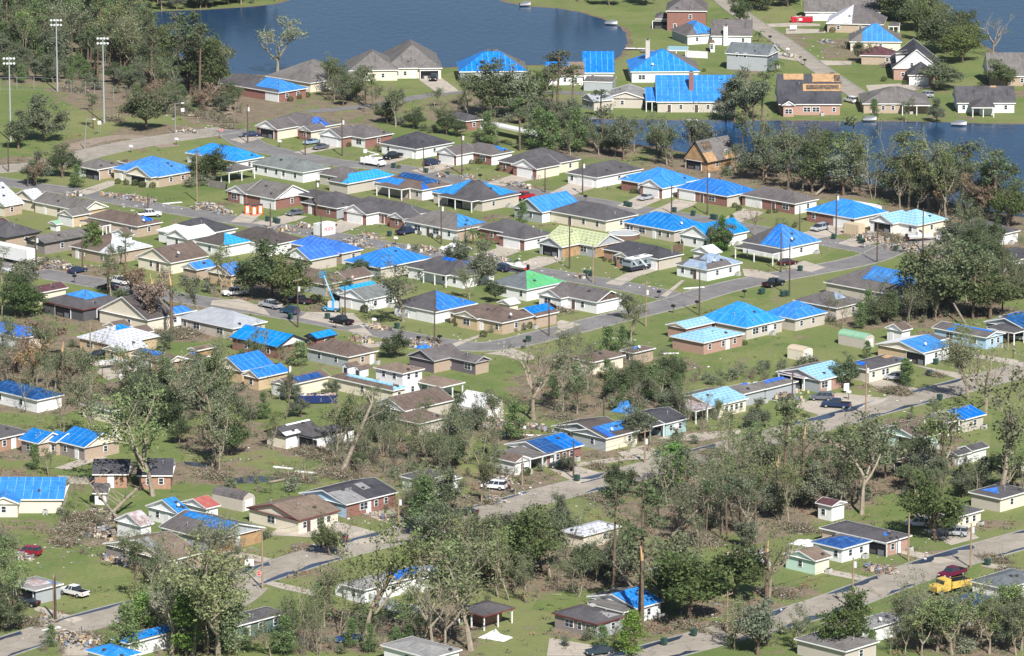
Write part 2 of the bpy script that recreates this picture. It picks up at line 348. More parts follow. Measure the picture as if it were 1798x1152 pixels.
M_asph=mat('asphalt',(.215,.21,.212),.9,.35,.25,'road',(.165,.16,.165)); M_beige=mat('old_concrete_road',(.35,.315,.275),.9,.5,.3,'road',(.28,.25,.215))
M_kerb=mat('kerb_concrete',(.36,.35,.33),.9,.4,.8,'noise',(.26,.25,.235)); M_drive=mat('driveway_concrete',(.45,.405,.35),.9,.45,.4,'road',(.38,.34,.29))
M_wet=mat('standing_water',(.035,.05,.09),.12)
wm=bpy.data.materials.new('lake_water'); wm.use_nodes=True; wn=wm.node_tree.nodes; wl=wm.node_tree.links; wb=wn['Principled BSDF']
wb.inputs['Base Color'].default_value=(.020,.058,.125,1); wb.inputs['Roughness'].default_value=.16; wb.inputs['Specular IOR Level'].default_value=.07
g_=wn.new('ShaderNodeNewGeometry'); mpp=wn.new('ShaderNodeMapping'); mpp.inputs['Scale'].default_value=(.5,.22,1); wl.new(g_.outputs['Position'],mpp.inputs[0])
q1=wn.new('ShaderNodeTexNoise'); q1.inputs['Scale'].default_value=.9; q1.inputs['Detail'].default_value=5; wl.new(mpp.outputs[0],q1.inputs['Vector'])
q2=wn.new('ShaderNodeBump'); q2.inputs['Strength'].default_value=.2; q2.inputs['Distance'].default_value=.5; wl.new(q1.outputs['Fac'],q2.inputs['Height']); wl.new(q2.outputs[0],wb.inputs['Normal'])
q3=wn.new('ShaderNodeTexNoise'); q3.inputs['Scale'].default_value=.016; q3.inputs['Detail'].default_value=3; wl.new(g_.outputs['Position'],q3.inputs['Vector'])
q4=wn.new('ShaderNodeMix'); q4.data_type='RGBA'; wl.new(q3.outputs['Fac'],q4.inputs[0]); q4.inputs[6].default_value=(.007,.029,.074,1); q4.inputs[7].default_value=(.020,.058,.130,1); wl.new(q4.outputs[2],wb.inputs['Base Color'])
M_mud=mat('muddy_bank',(.22,.16,.12),.95,.6,.3,'noise',(.13,.12,.07))
WPOLY=[]
for i,P in enumerate(WATER):
    W=smooth([G(*p) for p in P],2,True); W=densify(W,3,.5,True,i); WPOLY.append([(p.x,p.y) for p in W])
    sheet('lake_water' if i!=2 else 'canal_water',W,.05,wm)
    c=sum((p for p in W),Vector())/len(W)
    nn=len(W); B=[]
    ar=sum(W[j].x*W[(j+1)%nn].y-W[(j+1)%nn].x*W[j].y for j in range(nn)); sg=-1 if ar>0 else 1
    rr=random.Random(i)
    for j,p in enumerate(W):
        t=(W[(j+1)%nn]-W[j-1]); t.normalize(); B.append(p+Vector((-t.y,t.x,0))*sg*(1.3+rr.uniform(-.5,.9)))
    sheet('muddy_bank',B,.025,M_mud)
ROADPX=[]   # for tree avoidance: list of (polyline world, half width)
def road(px,width,m,z=.03,kerb=True,name='road',wet=0):
    P=smooth([G(*p) for p in px],2); L=[];Rr=[]
    for j in range(len(P)):
        t=(P[min(j+1,len(P)-1)]-P[max(j-1,0)]); t.normalize(); nrm=Vector((-t.y,t.x,0)); L.append(P[j]+nrm*width/2); Rr.append(P[j]-nrm*width/2)
    mb=MB()
    for j in range(len(P)-1): mb.face([(*Rr[j][:2],z),(*Rr[j+1][:2],z),(*L[j+1][:2],z),(*L[j][:2],z)])
    tag(link(name,mb.mesh(name,m)),kind='structure'); ROADPX.append((P,width/2))
    if kerb:
        mb=MB()
        for side,E in((1,L),(-1,Rr)):
            for j in range(len(P)-1):
                a,b=E[j],E[j+1]; t=(b-a).normalized(); nn=Vector((-t.y,t.x,0))*side*.35
                a2,b2=a+nn,b+nn; h=.11
                top=[(a.x,a.y,h),(b.x,b.y,h),(b2.x,b2.y,h),(a2.x,a2.y,h)]
                fr=[(a.x,a.y,0),(b.x,b.y,0),(b.x,b.y,h),(a.x,a.y,h)]; bk=[(b2.x,b2.y,0),(a2.x,a2.y,0),(a2.x,a2.y,h),(b2.x,b2.y,h)]
                for q in(top,fr,bk): mb.face(q if side>0 else q[::-1])
        tag(link('kerb',mb.mesh('kerb',M_kerb)),kind='structure')
    return P,L,Rr
def gutter(E,C,a,b,wd,seed,name='puddle'):
    r=random.Random(seed); n_=len(E); i0,i1=int(a*n_),max(int(b*n_),int(a*n_)+3); O=[];I=[]
    Q=densify(E[i0:i1],1.6,0,False); Cc=densify(C[i0:i1],1.6,0,False); m_=min(len(Q),len(Cc))
    for j in range(m_):
        t=j/(m_-1); d=(Cc[j]-Q[j]).normalized(); ww=wd*(.35+.8*abs(math.sin(t*9+seed))+r.uniform(-.12,.25))*min(1,t*8,(1-t)*8)
        O.append(Q[j]+d*.02); I.append(Q[j]+d*(.05+ww))
    sheet(name,O+I[::-1],.055,M_wet)
AV='access_road'
road([(-60,303),(0,297),(90,290),(170,266),(270,247),(360,234),(402,228)],9.5,M_beige,.03)
road([(402,228),(425,246),(450,260),(560,282),(610,289),(672,292),(720,299),(751,306),(824,321),(928,338),(1050,356),(1080,363),(1247,388),(1350,409),(1438,422),(1542,441)],8,M_asph,.034)
road([(-40,312),(52,327),(146,338),(208,353),(360,378),(412,387),(477,398),(547,408),(631,424),(720,439),(870,467),(949,478),(1080,500),(1150,514),(1215,530)],7.6,M_asph,.034)
road([(-40,458),(0,467),(83,482),(187,500),(360,531),(506,552),(652,580),(720,594),(790,606),(850,611),(905,602),(960,588),(1010,576),(1080,558),(1180,534),(1250,511),(1320,494),(1440,473),(1525,456),(1560,440),(1600,420)],8,M_asph,.03)
P1,L1,R1_=road([(-60,1160),(23,1131),(115,1102),(200,1078),(300,1052),(400,1028),(470,1005),(562,975),(680,946),(830,905),(982,863),(1080,840),(1180,813),(1300,782),(1440,745),(1521,722),(1584,705),(1688,678),(1850,636)],8.8,M_beige,.03)
P2,L2,R2_=road([(1060,1172),(1146,1147),(1283,1111),(1438,1070),(1565,1022),(1666,984),(1798,948),(1900,920)],8.8,M_beige,.03)
for a,b,wd in((.02,.12,1.2),(.13,.25,.9),(.28,.38,1.6),(.40,.47,1.4),(.50,.56,.8),(.59,.63,1.6),(.66,.72,1.2),(.76,.86,2.0),(.87,.96,1.2)): gutter(L1,P1,a,b,wd,a*10)
for a,b,wd in((.05,.12,.8),(.30,.42,1.4),(.56,.6,1.2),(.78,.9,1.3)): gutter(R1_,P1,a,b,wd,a*7)
for a,b,wd in((.1,.3,1.6),(.32,.45,1.8),(.47,.62,1.6),(.63,.8,2.2),(.82,.97,1.7)): gutter(L2,P2,a,b,wd,a*5)
for a,b,wd in((.1,.25,1.2),(.36,.5,1.8),(.52,.6,1.0),(.7,.85,.9)): gutter(R2_,P2,a,b,wd,a*3)
road([(1262,-8),(1290,18),(1335,48),(1378,75),(1426,112),(1470,142),(1512,170)],5.6,M_beige,.03)
road([(540,196),(640,188),(700,178),(745,168),(799,161),(900,161),(1030,164)],5.2,M_asph,.03,False)
road([(430,1030),(410,1050),(370,1072)],8.5,M_beige,.036,False)
road([(300,258),(230,236),(150,250),(128,262)],6,mat('bare_dirt_track',(.33,.27,.22),.95,.5,.5,'noise',(.24,.19,.15)),.022,False,'dirt_track')
def drive(pts,m=None,name='driveway'): sheet(name,[G(*p) for p in pts],.046+.0007*(len(bpy.data.objects)%9),m or M_drive)
DR=["403,245 452,237 470,229 495,230 488,236 425,252","515,268 560,255 562,248 598,252 600,258 535,271","650,280 690,270 722,264 740,270 712,280 668,292",
"722,300 765,288 768,284 800,290 790,296 745,306","852,323 897,308 900,306 940,310 935,316 885,327","965,339 1000,322 1010,320 1048,326 1040,332 1000,345",
"1083,362 1122,343 1125,340 1165,345 1158,352 1120,368","1138,373 1180,355 1185,350 1225,356 1215,362 1170,378","1258,390 1298,370 1302,366 1342,373 1330,380 1290,394",
"1395,413 1455,396 1462,393 1500,401 1490,409 1428,421","1470,428 1530,404 1570,404 1600,410 1560,424 1500,434","1590,432 1640,415 1660,420 1650,440 1600,444",
"565,403 600,385 642,388 636,396 596,410","645,387 682,391 682,395 640,393","870,449 905,440 915,437 870,428 872,436 845,446","830,446 885,436 915,441 875,456 850,453",
"900,468 944,450 985,453 985,458 935,474","1062,498 1100,480 1140,471 1158,474 1120,486 1090,502","1307,485 1303,472 1330,474 1370,486 1350,491",
"1380,470 1412,458 1450,470 1425,478","125,340 190,318 205,318 200,326 155,342","405,390 430,371 462,374 440,392","440,392 500,378 540,380 520,388 480,398",
"960,600 980,580 978,566 985,562 1020,570 1000,578 975,586","850,622 900,612 945,628 925,634 880,624","785,607 848,586 852,588 800,609",
"1160,520 1197,492 1202,493 1170,522","475,555 430,545 370,536 372,528 420,525 462,540","525,558 540,548 620,550 640,570 600,574",
"620,605 700,598 720,604 640,612","960,400 955,400","1016,850 985,836 960,820 1010,818 1060,832 1045,842","1000,820 1020,812 1090,802 1100,808 1060,815",
"1045,590 1048,590","1100,808 1085,795 1130,782 1180,800 1165,806","1150,770 1220,760 1300,755 1300,762 1230,775","1385,712 1440,700 1470,690 1560,700 1540,712 1440,730",
"1535,662 1600,680 1622,684 1600,692 1560,690 1510,668","1600,640 1680,655 1720,662 1700,672 1650,655","1700,620 1785,632 1798,640 1798,645 1710,628",
"565,930 600,918 700,945 672,954 635,945 590,940","470,940 500,920 560,930 640,945 660,950 640,957 590,946","390,965 450,975 478,982 460,988 400,976 360,962",
"430,1010 520,1030 560,1040 560,1048 500,1036 445,1020","630,900 690,895 722,925 710,930","965,1120 1050,1135 1060,1152 960,1152","1400,990 1500,1008 1540,1018 1520,1022 1440,1006",
"1555,965 1580,962 1680,985 1650,990","1620,930 1690,925 1720,945 1670,958","1740,990 1798,1000 1798,1010 1720,994","1440,1095 1500,1078 1540,1085 1470,1110",
"62,1063 120,1080 148,1087 128,1095 60,1072","95,1108 160,1135 190,1140 150,1152 110,1152 100,1130","100,835 180,840 215,845 210,852 120,850","95,822 160,800 190,803 120,825",
"735,140 765,130 800,155 805,160 770,165","1380,50 1450,52 1450,58 1380,60","1345,42 1400,40 1440,42 1440,46 1350,48","1440,106 1495,108 1495,114 1450,115",
"1520,150 1600,146 1640,152 1600,160 1530,170","1350,90 1400,95 1405,108 1350,100","640,575 655,590 640,592 610,580","180,640 230,630 262,634 240,652 190,668 170,655","0,445 0,445"]
for s in DR:
    p=[tuple(map(float,q.split(','))) for q in s.split()]
    if len(p)>3: drive(p)
for s in ["1243,490 1290,478 1300,482 1250,500"]: pass
for s,mm_ in (("1095,830 1040,845 1010,850 1060,838",M_wet),("395,845 430,836 470,836 500,842 470,846 420,850",M_wet),("330,810 370,818 360,822 320,815",M_wet)):
    sheet('puddle',densify(smooth([G(*map(float,q.split(','))) for q in s.split()],2,True),1,.15),.07,mm_)
# ------------------------------------------------------------ houses
KEEP=[]; FOOT=[]; LAND=[]   # footprints (world polygons) and landmarks (x,y,nick)
PARTM={}
def window_mesh(wd,ht):
    k=('win',wd,ht)
    if k not in PARTM:
        mb=MB(); mb.box((-wd/2,-.06,0),(wd/2,.03,ht),0); 
        n_=2 if wd>1.2 else 1; cw=(wd-.12*(n_+1))/n_
        for i in range(n_):
            x0=-wd/2+.12+i*(cw+.12)
            mb.box((x0,-.09,.12),(x0+cw,-.061,ht/2-.03),1); mb.box((x0,-.09,ht/2+.05),(x0+cw,-.061,ht-.12),1)
        PARTM[k]=mb.mesh('window',[M_white,M_glass])
    return PARTM[k]
def door_mesh(c='w'):
    k=('door',c)
    if k not in PARTM:
        mb=MB(); mb.box((-.6,-.05,0),(.6,.03,2.2),0); mb.box((-.46,-.08,.05),(.46,-.051,2.08),1)
        mb.tube((.34,-.13,1.05),(.34,-.08,1.05),.05,.05,5,2)
        PARTM[k]=mb.mesh('door',[M_white,mat('door_white',(.7,.71,.73),.5) if c=='w' else mat('door_dark',(.10,.06,.05),.5),M_metal])
    return PARTM[k]
def garage_mesh(kind):
    k=('gar',kind)
    if k not in PARTM:
        mb=MB(); mb.box((-2.65,-.07,0),(2.65,.03,2.35),0)
        if kind=='g':
            for i in range(4): mb.box((-2.45,-.11,.04+i*.55),(2.45,-.071,.04+i*.55+.51),1)
            PARTM[k]=mb.mesh('garage_door',[M_white,M_gar])
        else:
            mb.box((-2.45,-.1,.04),(2.45,-.071,2.2),1); mb.box((-1.9,-.13,.2),(.1,-.101,.85),2); mb.box((.6,-.13,.1),(2.0,-.101,1.1),3)
            PARTM[k]=mb.mesh('garage_opening',[M_white,M_dark,mat('garage_shelf',(.10,.09,.09),.9),mat('garage_clutter',(.16,.17,.2),.9)])
    return PARTM[k]
def vent_mesh():
    if 'vent' not in PARTM:
        mb=MB(); mb.tube((0,0,-.2),(0,0,.45),.09,.09,6); mb.tube((0,0,.45),(0,0,.6),.2,.16,6)
        PARTM['vent']=mb.mesh('roof_vent',M_metal)
        mb=MB(); mb.box((-.3,-.3,-.15),(.3,.3,.32),0,taper=.8); PARTM['boxvent']=mb.mesh('roof_vent',mat('vent_dark',(.06,.06,.065),.7))
        mb=MB(); mb.tube((0,0,-.1),(0,0,.7),.05,.05,5)
        for r0,z0,r1,z1 in((.06,.62,.28,.69),(.28,.69,.34,.78)): mb.tube((0,-.1,z0),(0,-.22,z1),r0,r1,10)
        PARTM['dish']=mb.mesh('satellite_dish',mat('dish_white',(.6,.61,.63),.5))
    return PARTM['vent']
def clipf(P,axis,val,keep):  # P list of (pos Vector,(u,v)); keep 'ge'/'le' on uv[axis]
    out=[]
    for i in range(len(P)):
        a,b=P[i],P[(i+1)%len(P)]; fa=a[1][axis]-val; fb=b[1][axis]-val
        if keep=='le': fa,fb=-fa,-fb
        if fa>=0: out.append(a)
        if (fa>=0)!=(fb>=0):
            t=fa/(fa-fb); out.append((a[0].lerp(b[0],t),(a[1][0]+(b[1][0]-a[1][0])*t,a[1][1]+(b[1][1]-a[1][1])*t)))
    return out
def roof_faces(x0,y0,x1,y1,z,ty,p):
    W,D_=x1-x0,y1-y0; F={}
    v=lambda x,y,zz:Vector((x,y,zz))
    if ty=='h':
        m_=min(W,D_)/2; zr=z+m_*p
        if W>=D_: r0,r1=v(x0+m_,y0+m_,zr),v(x1-m_,y0+m_,zr)
        else: r0,r1=v(x0+m_,y0+m_,zr),v(x0+m_,y1-m_,zr)
        if W>=D_: F=dict(S=[v(x0,y0,z),v(x1,y0,z),r1,r0],F=[v(x0,y1,z),v(x0,y0,z),r0],B=[v(x1,y0,z),v(x1,y1,z),r1],N=[v(x1,y1,z),v(x0,y1,z),r0,r1])
        else: F=dict(S=[v(x0,y0,z),v(x1,y0,z),r0],F=[v(x0,y1,z),v(x0,y0,z),r0,r1],B=[v(x1,y0,z),v(x1,y1,z),r1,r0],N=[v(x1,y1,z),v(x0,y1,z),r1])
    elif ty=='b':  # ridge along local x, gable seen on F
        zr=z+D_/2*p; ym=(y0+y1)/2; F=dict(S=[v(x0,y0,z),v(x1,y0,z),v(x1,ym,zr),v(x0,ym,zr)],N=[v(x1,y1,z),v(x0,y1,z),v(x0,ym,zr),v(x1,ym,zr)])
    elif ty=='a':  # ridge along local y, gable seen on S
        zr=z+W/2*p; xm=(x0+x1)/2; F=dict(F=[v(x0,y1,z),v(x0,y0,z),v(xm,y0,zr),v(xm,y1,zr)],B=[v(x1,y0,z),v(x1,y1,z),v(xm,y1,zr),v(xm,y0,zr)])
    elif ty=='s':  # mono-pitch rising to the back
        zr=z+D_*p; F=dict(S=[v(x0,y0,z),v(x1,y0,z),v(x1,y1,zr),v(x0,y1,zr)])
    else: F=dict(S=[v(x0,y0,z),v(x1,y0,z),v(x1,y1,z+.25),v(x0,y1,z+.25)])
    out={}
    for k,P in F.items():
        e=(P[1]-P[0]); L=e.length; e=e/L; nn=(P[1]-P[0]).cross(P[2]-P[0]).normalized(); up=nn.cross(e)
        out[k]=([(q,((q-P[0]).dot(e),(q-P[0]).dot(up))) for q in P],nn)
    return out
HN=[0]
def H(roof,wf,ws,blocks,label,nick=None,tarp='',feat='',ang=46,h=2.7,p=.44,name='house',cat='house',vents=1,trim='w'):
    HN[0]+=1; hid=HN[0]; r=random.Random(hid*13+5)
    A=R(ang); bx=Vector((math.cos(A),math.sin(A),0)); ay=Vector((-math.sin(A),math.cos(A),0))
    B=[]; org=None
    for bi,s in enumerate(blocks.split()):
        ty=s[0]; q=s[1:].split(','); Cx,Cy=float(q[0]),float(q[1]); hh=h; 
        opt=q[4:] 
        for o_ in opt:
            if o_[0]=='h': hh=float(o_[1:])
        C=G(Cx,Cy,hh); dep0=C.y*CT+(HC-hh)*ST
        def ext(val,d):
            if val[0]=='m': return float(val[1:])
            kx=(float(val)-899)/FPX; t=(kx*dep0-C.x)/(d.x-kx*d.y*CT); return max(1.5,t)
        D_=ext(q[2],ay); W=ext(q[3],bx)
        if org is None: org=Vector((C.x,C.y,0))
        dx,dy=(C-org).dot(bx),(C-org).dot(ay); e=.017*bi
        pp=p
        for o_ in opt:
            if o_[0]=='p' and o_!='post': pp=float(o_[1:])
        B.append((ty,dx-e,dy-e,dx+W+e*.6,dy+D_+e*.6,hh+.013*bi,pp,opt))
    root=empty(name,org,A,label,cat)
    x0=min(b[1] for b in B);x1=max(b[3] for b in B);y0=min(b[2] for b in B);y1=max(b[4] for b in B)
    for b in B: FOOT.append([(org+bx*x+ay*y)[:2] for x,y in((b[1]-.6,b[2]-.6),(b[3]+.6,b[2]-.6),(b[3]+.6,b[4]+.6),(b[1]-.6,b[4]+.6))])
    if not any(q in label for q in('among','hidden','under trees','shaded','buried','amid','beneath','overgrown')): KEEP.append(((B[0][1]+B[0][3])/2*bx+(B[0][2])*ay+org+Vector((0,0,h))))
    cen=org+bx*((B[0][1]+B[0][3])/2)+ay*((B[0][2]+B[0][4])/2)
    if nick: LAND.append((cen.x,cen.y,nick))
    wl_=MB(); rf=MB(); fa=MB(); tb={}
    tarps=[t.split(':') for t in tarp.split()]
    faces=[]
    for bi,(ty,a0,c0,a1,c1,z,pp,opt) in enumerate(B):
        flat=ty in'fs'
        o_=.42 if not flat else .15
        wx0,wy0,wx1,wy1=a0+o_,c0+o_,a1-o_,c1-o_
        if flat and 'post' not in opt and 'wall' not in opt: opt=opt+['post']
        if 'post' in opt:
            for (x,y) in ((wx0,wy0),(wx1,wy0),(wx0,wy1),(wx1,wy1),((wx0+wx1)/2,wy0),(wx0,(wy0+wy1)/2)):
                k='post'
                if k not in PARTM:
                    mb=MB(); mb.box((-.1,-.1,0),(.1,.1,1)); PARTM[k]=mb.mesh('post',M_white)
                o=link('post',PARTM[k],root,(x,y,0)); o.scale=(1,1,z-.1)
            if not flat: wl_.box((wx0+(wx1-wx0)*.4,wy0+(wy1-wy0)*.4,0),(wx1,wy1,z-.15),0)
            sl_=MB()
        else:
            P=[(wx0,wy0),(wx1,wy0),(wx1,wy1),(wx0,wy1)]
            for i in range(4):
                a,b_=P[i],P[(i+1)%4]; mi=0 if i in(3,) else 1 if i==0 else 0
                wl_.face([(*a,-.05),(*b_,-.05),(*b_,z-.02),(*a,z-.02)],mi)
        # soffit plane
        if not flat: fa.face([(a0,c0,z-.16),(a0,c1,z-.16),(a1,c1,z-.16),(a1,c0,z-.16)],0)
        RFc=roof_faces(a0,c0,a1,c1,z,ty,pp); faces.append(RFc)
        for k,(P,nn) in RFc.items(): rf.face([q[0] for q in P],0,[(q[1][0]+bi*3.1,q[1][1]) for q in P])
        # fascia
        th=.2
        for (p0,p1,nx_,ny_,k) in (((a0,c0),(a1,c0),0,-1,'S'),((a1,c0),(a1,c1),1,0,'B'),((a1,c1),(a0,c1),0,1,'N'),((a0,c1),(a0,c0),-1,0,'F')):
            if k in RFc or flat or ty=='h':
                q0=(p0[0]+nx_*.03,p0[1]+ny_*.03);q1=(p1[0]+nx_*.03,p1[1]+ny_*.03); zz=z+(.25 if flat and k=='N' else .03)
                fa.face([(*q0,z-th),(*q1,z-th),(*q1,zz),(*q0,zz)],0)
            else:   # gable: triangle wall + rake boards
                gi=2; mx_=((p0[0]+p1[0])/2,(p0[1]+p1[1])/2); half=((p1[0]-p0[0])**2+(p1[1]-p0[1])**2)**.5/2; zr=z+half*pp
                ins=o_; i0=(p0[0]-nx_*ins,p0[1]-ny_*ins); i1=(p1[0]-nx_*ins,p1[1]-ny_*ins); im=(mx_[0]-nx_*ins,mx_[1]-ny_*ins)
                if 'og' in opt: 
                    wl_.face([(*i0,z-.1),(*i1,z-.1),(*im,zr-.12)],3)
                else: wl_.face([(*i0,z-.1),(*i1,z-.1),(*im,zr-.12)],gi)
                for s0,s1 in((p0,mx_),(mx_,p1)):
                    z0=z if s0 is p0 else zr; z1=zr if s0 is p0 else z
                    q0=(s0[0]+nx_*.03,s0[1]+ny_*.03);q1=(s1[0]+nx_*.03,s1[1]+ny_*.03)
                    fa.face([(*q0,z0-th),(*q1,z1-th),(*q1,z1+.05),(*q0,z0+.05)],0)
                    fa.face([(s0[0]-nx_*ins,s0[1]-ny_*ins,z0-.17),(s1[0]-nx_*ins,s1[1]-ny_*ins,z1-.17),(*q1,z1-.17),(*q0,z0-.17)],0)
    gm={'w':wallm('w')}
    lm=[wallm(wf),wallm(ws),wallm('w') if wf in('w','br','bt','te','dk') else wallm(wf if WC[wf][1]!='brick' else 'cr'),tarpm('x')]
    if wl_.f: link('walls',wl_.mesh('walls',lm),root)
    link('roof',rf.mesh('roof',roofm(roof)),root)
    tm={'w':M_white,'d':mat('dark_trim',(.03,.035,.045),.7),'r':mat('red_trim',(.17,.05,.05),.6),'g':mat('grey_trim',(.45,.46,.48),.6)}[trim]
    link('fascia',fa.mesh('fascia',tm),root)
    names={'b':'blue_tarp','d':'navy_tarp','n':'blue_tarp','l':'roofing_felt','m':'roofing_felt','w':'roofing_felt','y':'roofing_felt','G':'green_tarp','W':'white_membrane','t':'torn_sheeting','o':'bare_decking','x':'open_rafters','s':'rust_patches','g':'shingle_patch'}
    layer={}
    for t in tarps:
        # '0S' : mat [: u0-u1 [/ v0-v1]]
        sel,mt=t[0],t[1]; u0,u1,v0,v1=-.02,1.02,-.02,1.02
        if len(t)>2:
            uv=t[2].split('/'); u0,u1=map(float,uv[0].split('-'))
            if len(uv)>1: v0,v1=map(float,uv[1].split('-'))
        bs=range(len(B)) if sel[0]=='*' else [int(sel[0])]
        for bi in bs:
            for k in (sel[1:] if sel[1:] else 'SFBN'):
                if k not in faces[bi]: continue
                P,nn=faces[bi][k]; um=max(q[1][0] for q in P); un=min(q[1][0] for q in P); vm=max(q[1][1] for q in P)
                Q=P
                for ax,val,kp in((0,un+u0*(um-un),'ge'),(0,un+u1*(um-un),'le'),(1,v0*vm,'ge'),(1,v1*vm,'le')):
                    if Q: Q=clipf(Q,ax,val,kp)
                if len(Q)<3: continue
                li=layer.get((bi,k),0); layer[(bi,k)]=li+1
                off=nn*(.05+.03*li)
                # partial covers get slightly ragged outlines
                part=len(t)>2; Q2=[]
                for i in range(len(Q)):
                    a,b_=Q[i],Q[(i+1)%len(Q)]; n_=max(1,int((a[0]-b_[0]).length/1.6)) if part else 1
                    for s_ in range(n_):
                        f_=s_/n_; pt=a[0].lerp(b_[0],f_); uu=(a[1][0]+(b_[1][0]-a[1][0])*f_,a[1][1]+(b_[1][1]-a[1][1])*f_)
                        if part and s_>0: 
                            cc=sum((q[0] for q in Q),Vector())/len(Q); pt=pt.lerp(cc,r.uniform(0,.07))
                        Q2.append((pt,uu))
                if mt in 'Gt' : Q2=Q2
                tb.setdefault(mt,MB()).face([q[0]+off for q in Q2],0,[(q[1][0]+hid*1.37,q[1][1]) for q in Q2])
    for mt,mb in tb.items(): link(names[mt],mb.mesh(names[mt],tarpm(mt)),root)
    # openings
    def put(me,nm,bi,face,t,z):
        ty,a0,c0,a1,c1,zz,pp,opt=B[bi]; o_=.42
        if face=='S': x=a0+o_+(a1-a0-2*o_)*t; link(nm,me,root,(x,c0+o_-.012,z),0)
        else: y=c1-o_-(c1-c0-2*o_)*t; link(nm,me,root,(a0+o_-.012,y,z),-R(90))
    if feat=='auto' or feat=='':
        for bi,(ty,a0,c0,a1,c1,zz,pp,opt) in enumerate(B):
            if ty in'fs' or 'post' in opt: continue
            for face,L in(('S',a1-a0),('F',c1-c0)):
                n_=int((L-1.6)/3.6)
                for i in range(n_):
                    if r.random()<.8: put(window_mesh(*r.choice([(1.0,1.3),(1.7,1.3),(1.3,1.1)])),'window',bi,face,(i+.5+r.uniform(-.12,.12))/n_,.85)
                    else: put(door_mesh(),'door',bi,face,(i+.5)/n_,0)
    else:
        for t in feat.split():
            if t=='-': continue
            bi,face,k=int(t[0]),t[1],t[2]; tt=float(t[3:])
            if k=='w': put(window_mesh(1.0,1.3),'window',bi,face,tt,.85)
            elif k=='W': put(window_mesh(2.0,1.4),'window',bi,face,tt,.8)
            elif k=='u': put(window_mesh(1.0,1.3),'window',bi,face,tt,3.6)
            elif k=='d': put(door_mesh(),'door',bi,face,tt,0)
            elif k=='D': put(door_mesh('d'),'door',bi,face,tt,0)
            elif k in'gG': put(garage_mesh(k),'garage_door' if k=='g' else 'garage_opening',bi,face,tt,0)
    if vents:
        vent_mesh()
        for i in range(r.choice([1,2,2,3])):
            bi=0; k=r.choice([q for q in faces[0]]) if r.random()<.3 else ('S' if 'S' in faces[0] else 'F')
            P,nn=faces[0][k]; c=sum((q[0] for q in P),Vector())/len(P); c=c.lerp(r.choice(P)[0],r.uniform(.1,.5))
            if B[0][0]=='f': continue
            link('roof_vent',PARTM[r.choice(['vent','boxvent'])],root,c)
        if r.random()<.12:
            P,nn=faces[0]['S' if 'S' in faces[0] else 'F']; c=sum((q[0] for q in P),Vector())/len(P); link('satellite_dish',PARTM['dish'],root,c.lerp(P[0][0],.35))
    if vents and r.random()<.6 and B[0][0] in'hab':
        if 'ac' not in PARTM:
            mb=MB(); mb.box((-.45,-.45,0),(.45,.45,.85),0); mb.tube((0,0,.86),(0,0,.9),.35,.35,8,1); PARTM['ac']=mb.mesh('air_conditioner',[mat('ac_beige',(.42,.42,.40),.6),M_dark])
        link('air_conditioner',PARTM['ac'],root,(B[0][1]+(B[0][3]-B[0][1])*r.uniform(.6,.9),B[0][2]-.45,0))
    return root,B
def chimney(rt,x,y,z0,z1,c='br',s=.5):
    mb=MB(); mb.box((-s,-s,z0),(s,s,z1),0); mb.box((-s-.08,-s-.08,z1),(s+.08,s+.08,z1+.15),1); mb.box((-s*.5,-s*.5,z1+.15),(s*.5,s*.5,z1+.4),2)
    return link('chimney',mb.mesh('chimney',[wallm(c),M_conc,M_dark]),rt,(x,y,0))
# ---- lake side and top of the view
H('dg','br','br','h489,163,372,541','dark-roofed brick house by the lake, blue tarp over its right half, white rear patio','half-blue lakeside brick house','0S:b 0F:b:.6-1/.2-1','0Fg.9 0Sw.3 0Sw.7 0Fw.3 0Fw.15')
H('g','cr','cr','h545,146,m18,632,p.5','low grey hip-roofed house beside the left lakeside blue roof','',  '','0Sw.3 0Sw.6')
rt,_=H('g','cr','cr','h676,120,m26,775,p.68 h735,120,m15,777,p.6 h612,124,m18,700,p.6','largest grey many-peaked cream house on the lake shore with dark open garage','large grey-roofed lake house','','0Sw.2 0Sw.35 0Sd.5 1SG.45 2Sw.3 2Sw.7',ang=4,h=3)
H('g','gy','gy','h806,126,m16,927,p.6','hip house fully under blue tarp at the water, left of the tall pines','blue-tarped hip house on the shore','0F:b 0S:b 0S:x:.3-.7/.93-1','0Sd.25 0Sw.4 0Sw.6 0Fw.5',ang=3,h=2.9,p=.45)
H('tn','w','w','b958,133,m11,1026 b1023,128,m14,1079,p.7','lake house half hidden by tall pines, blue gable roof on its right end','blue gable behind tall pines','1S:b 0S:b:0-.6/.7-1','1Sw.3 0Sw.5 0Sw.8',ang=0,p=.55)
H('lg','bg','bg','a1066,171,m13,1131','grey-roofed beige house with wide gable end, left of the biggest blue roof','','','0Sw.4',ang=-6,h=2.9,p=.32)
H('g','gy','gy','f1024,143,m8,1076,wall','low grey flat-roofed annex beside the blue gable lake house','','','-',ang=-8,h=2.6,name='annex',cat='outbuilding',vents=0)
H('mt','gy','bg','b1042,178,m7,1078','small grey metal-roofed house half behind a leafy pine near the canal head','','','0Fw.5',ang=30)
rt,_=H('g','w','w','h1107,126,m20,1229,p.5','white brick lakeside house under a blue hip tarp with a pale chimney','white blue-hipped house on the lake','0S:b 0F:b','0SW.15 0SW.42 0Sw.8 0Fw.3 0Fw.6',ang=2,h=3.1,p=.5)
chimney(rt,5.2,8,2.8,10.6,'bg',.6)
rt,_=H('g','bg','bg','b1152,179,m19,1294,p.6 s1134,178,m9,1156,p.25','widest blue roof, tall gable house with long back porch on the canal','the widest blue roof by the canal','0S:b 1S:b','0SD.15 0Sw.3 0SD.5 0Sw.65 0Sd.8',ang=0,h=2.9,p=.52)
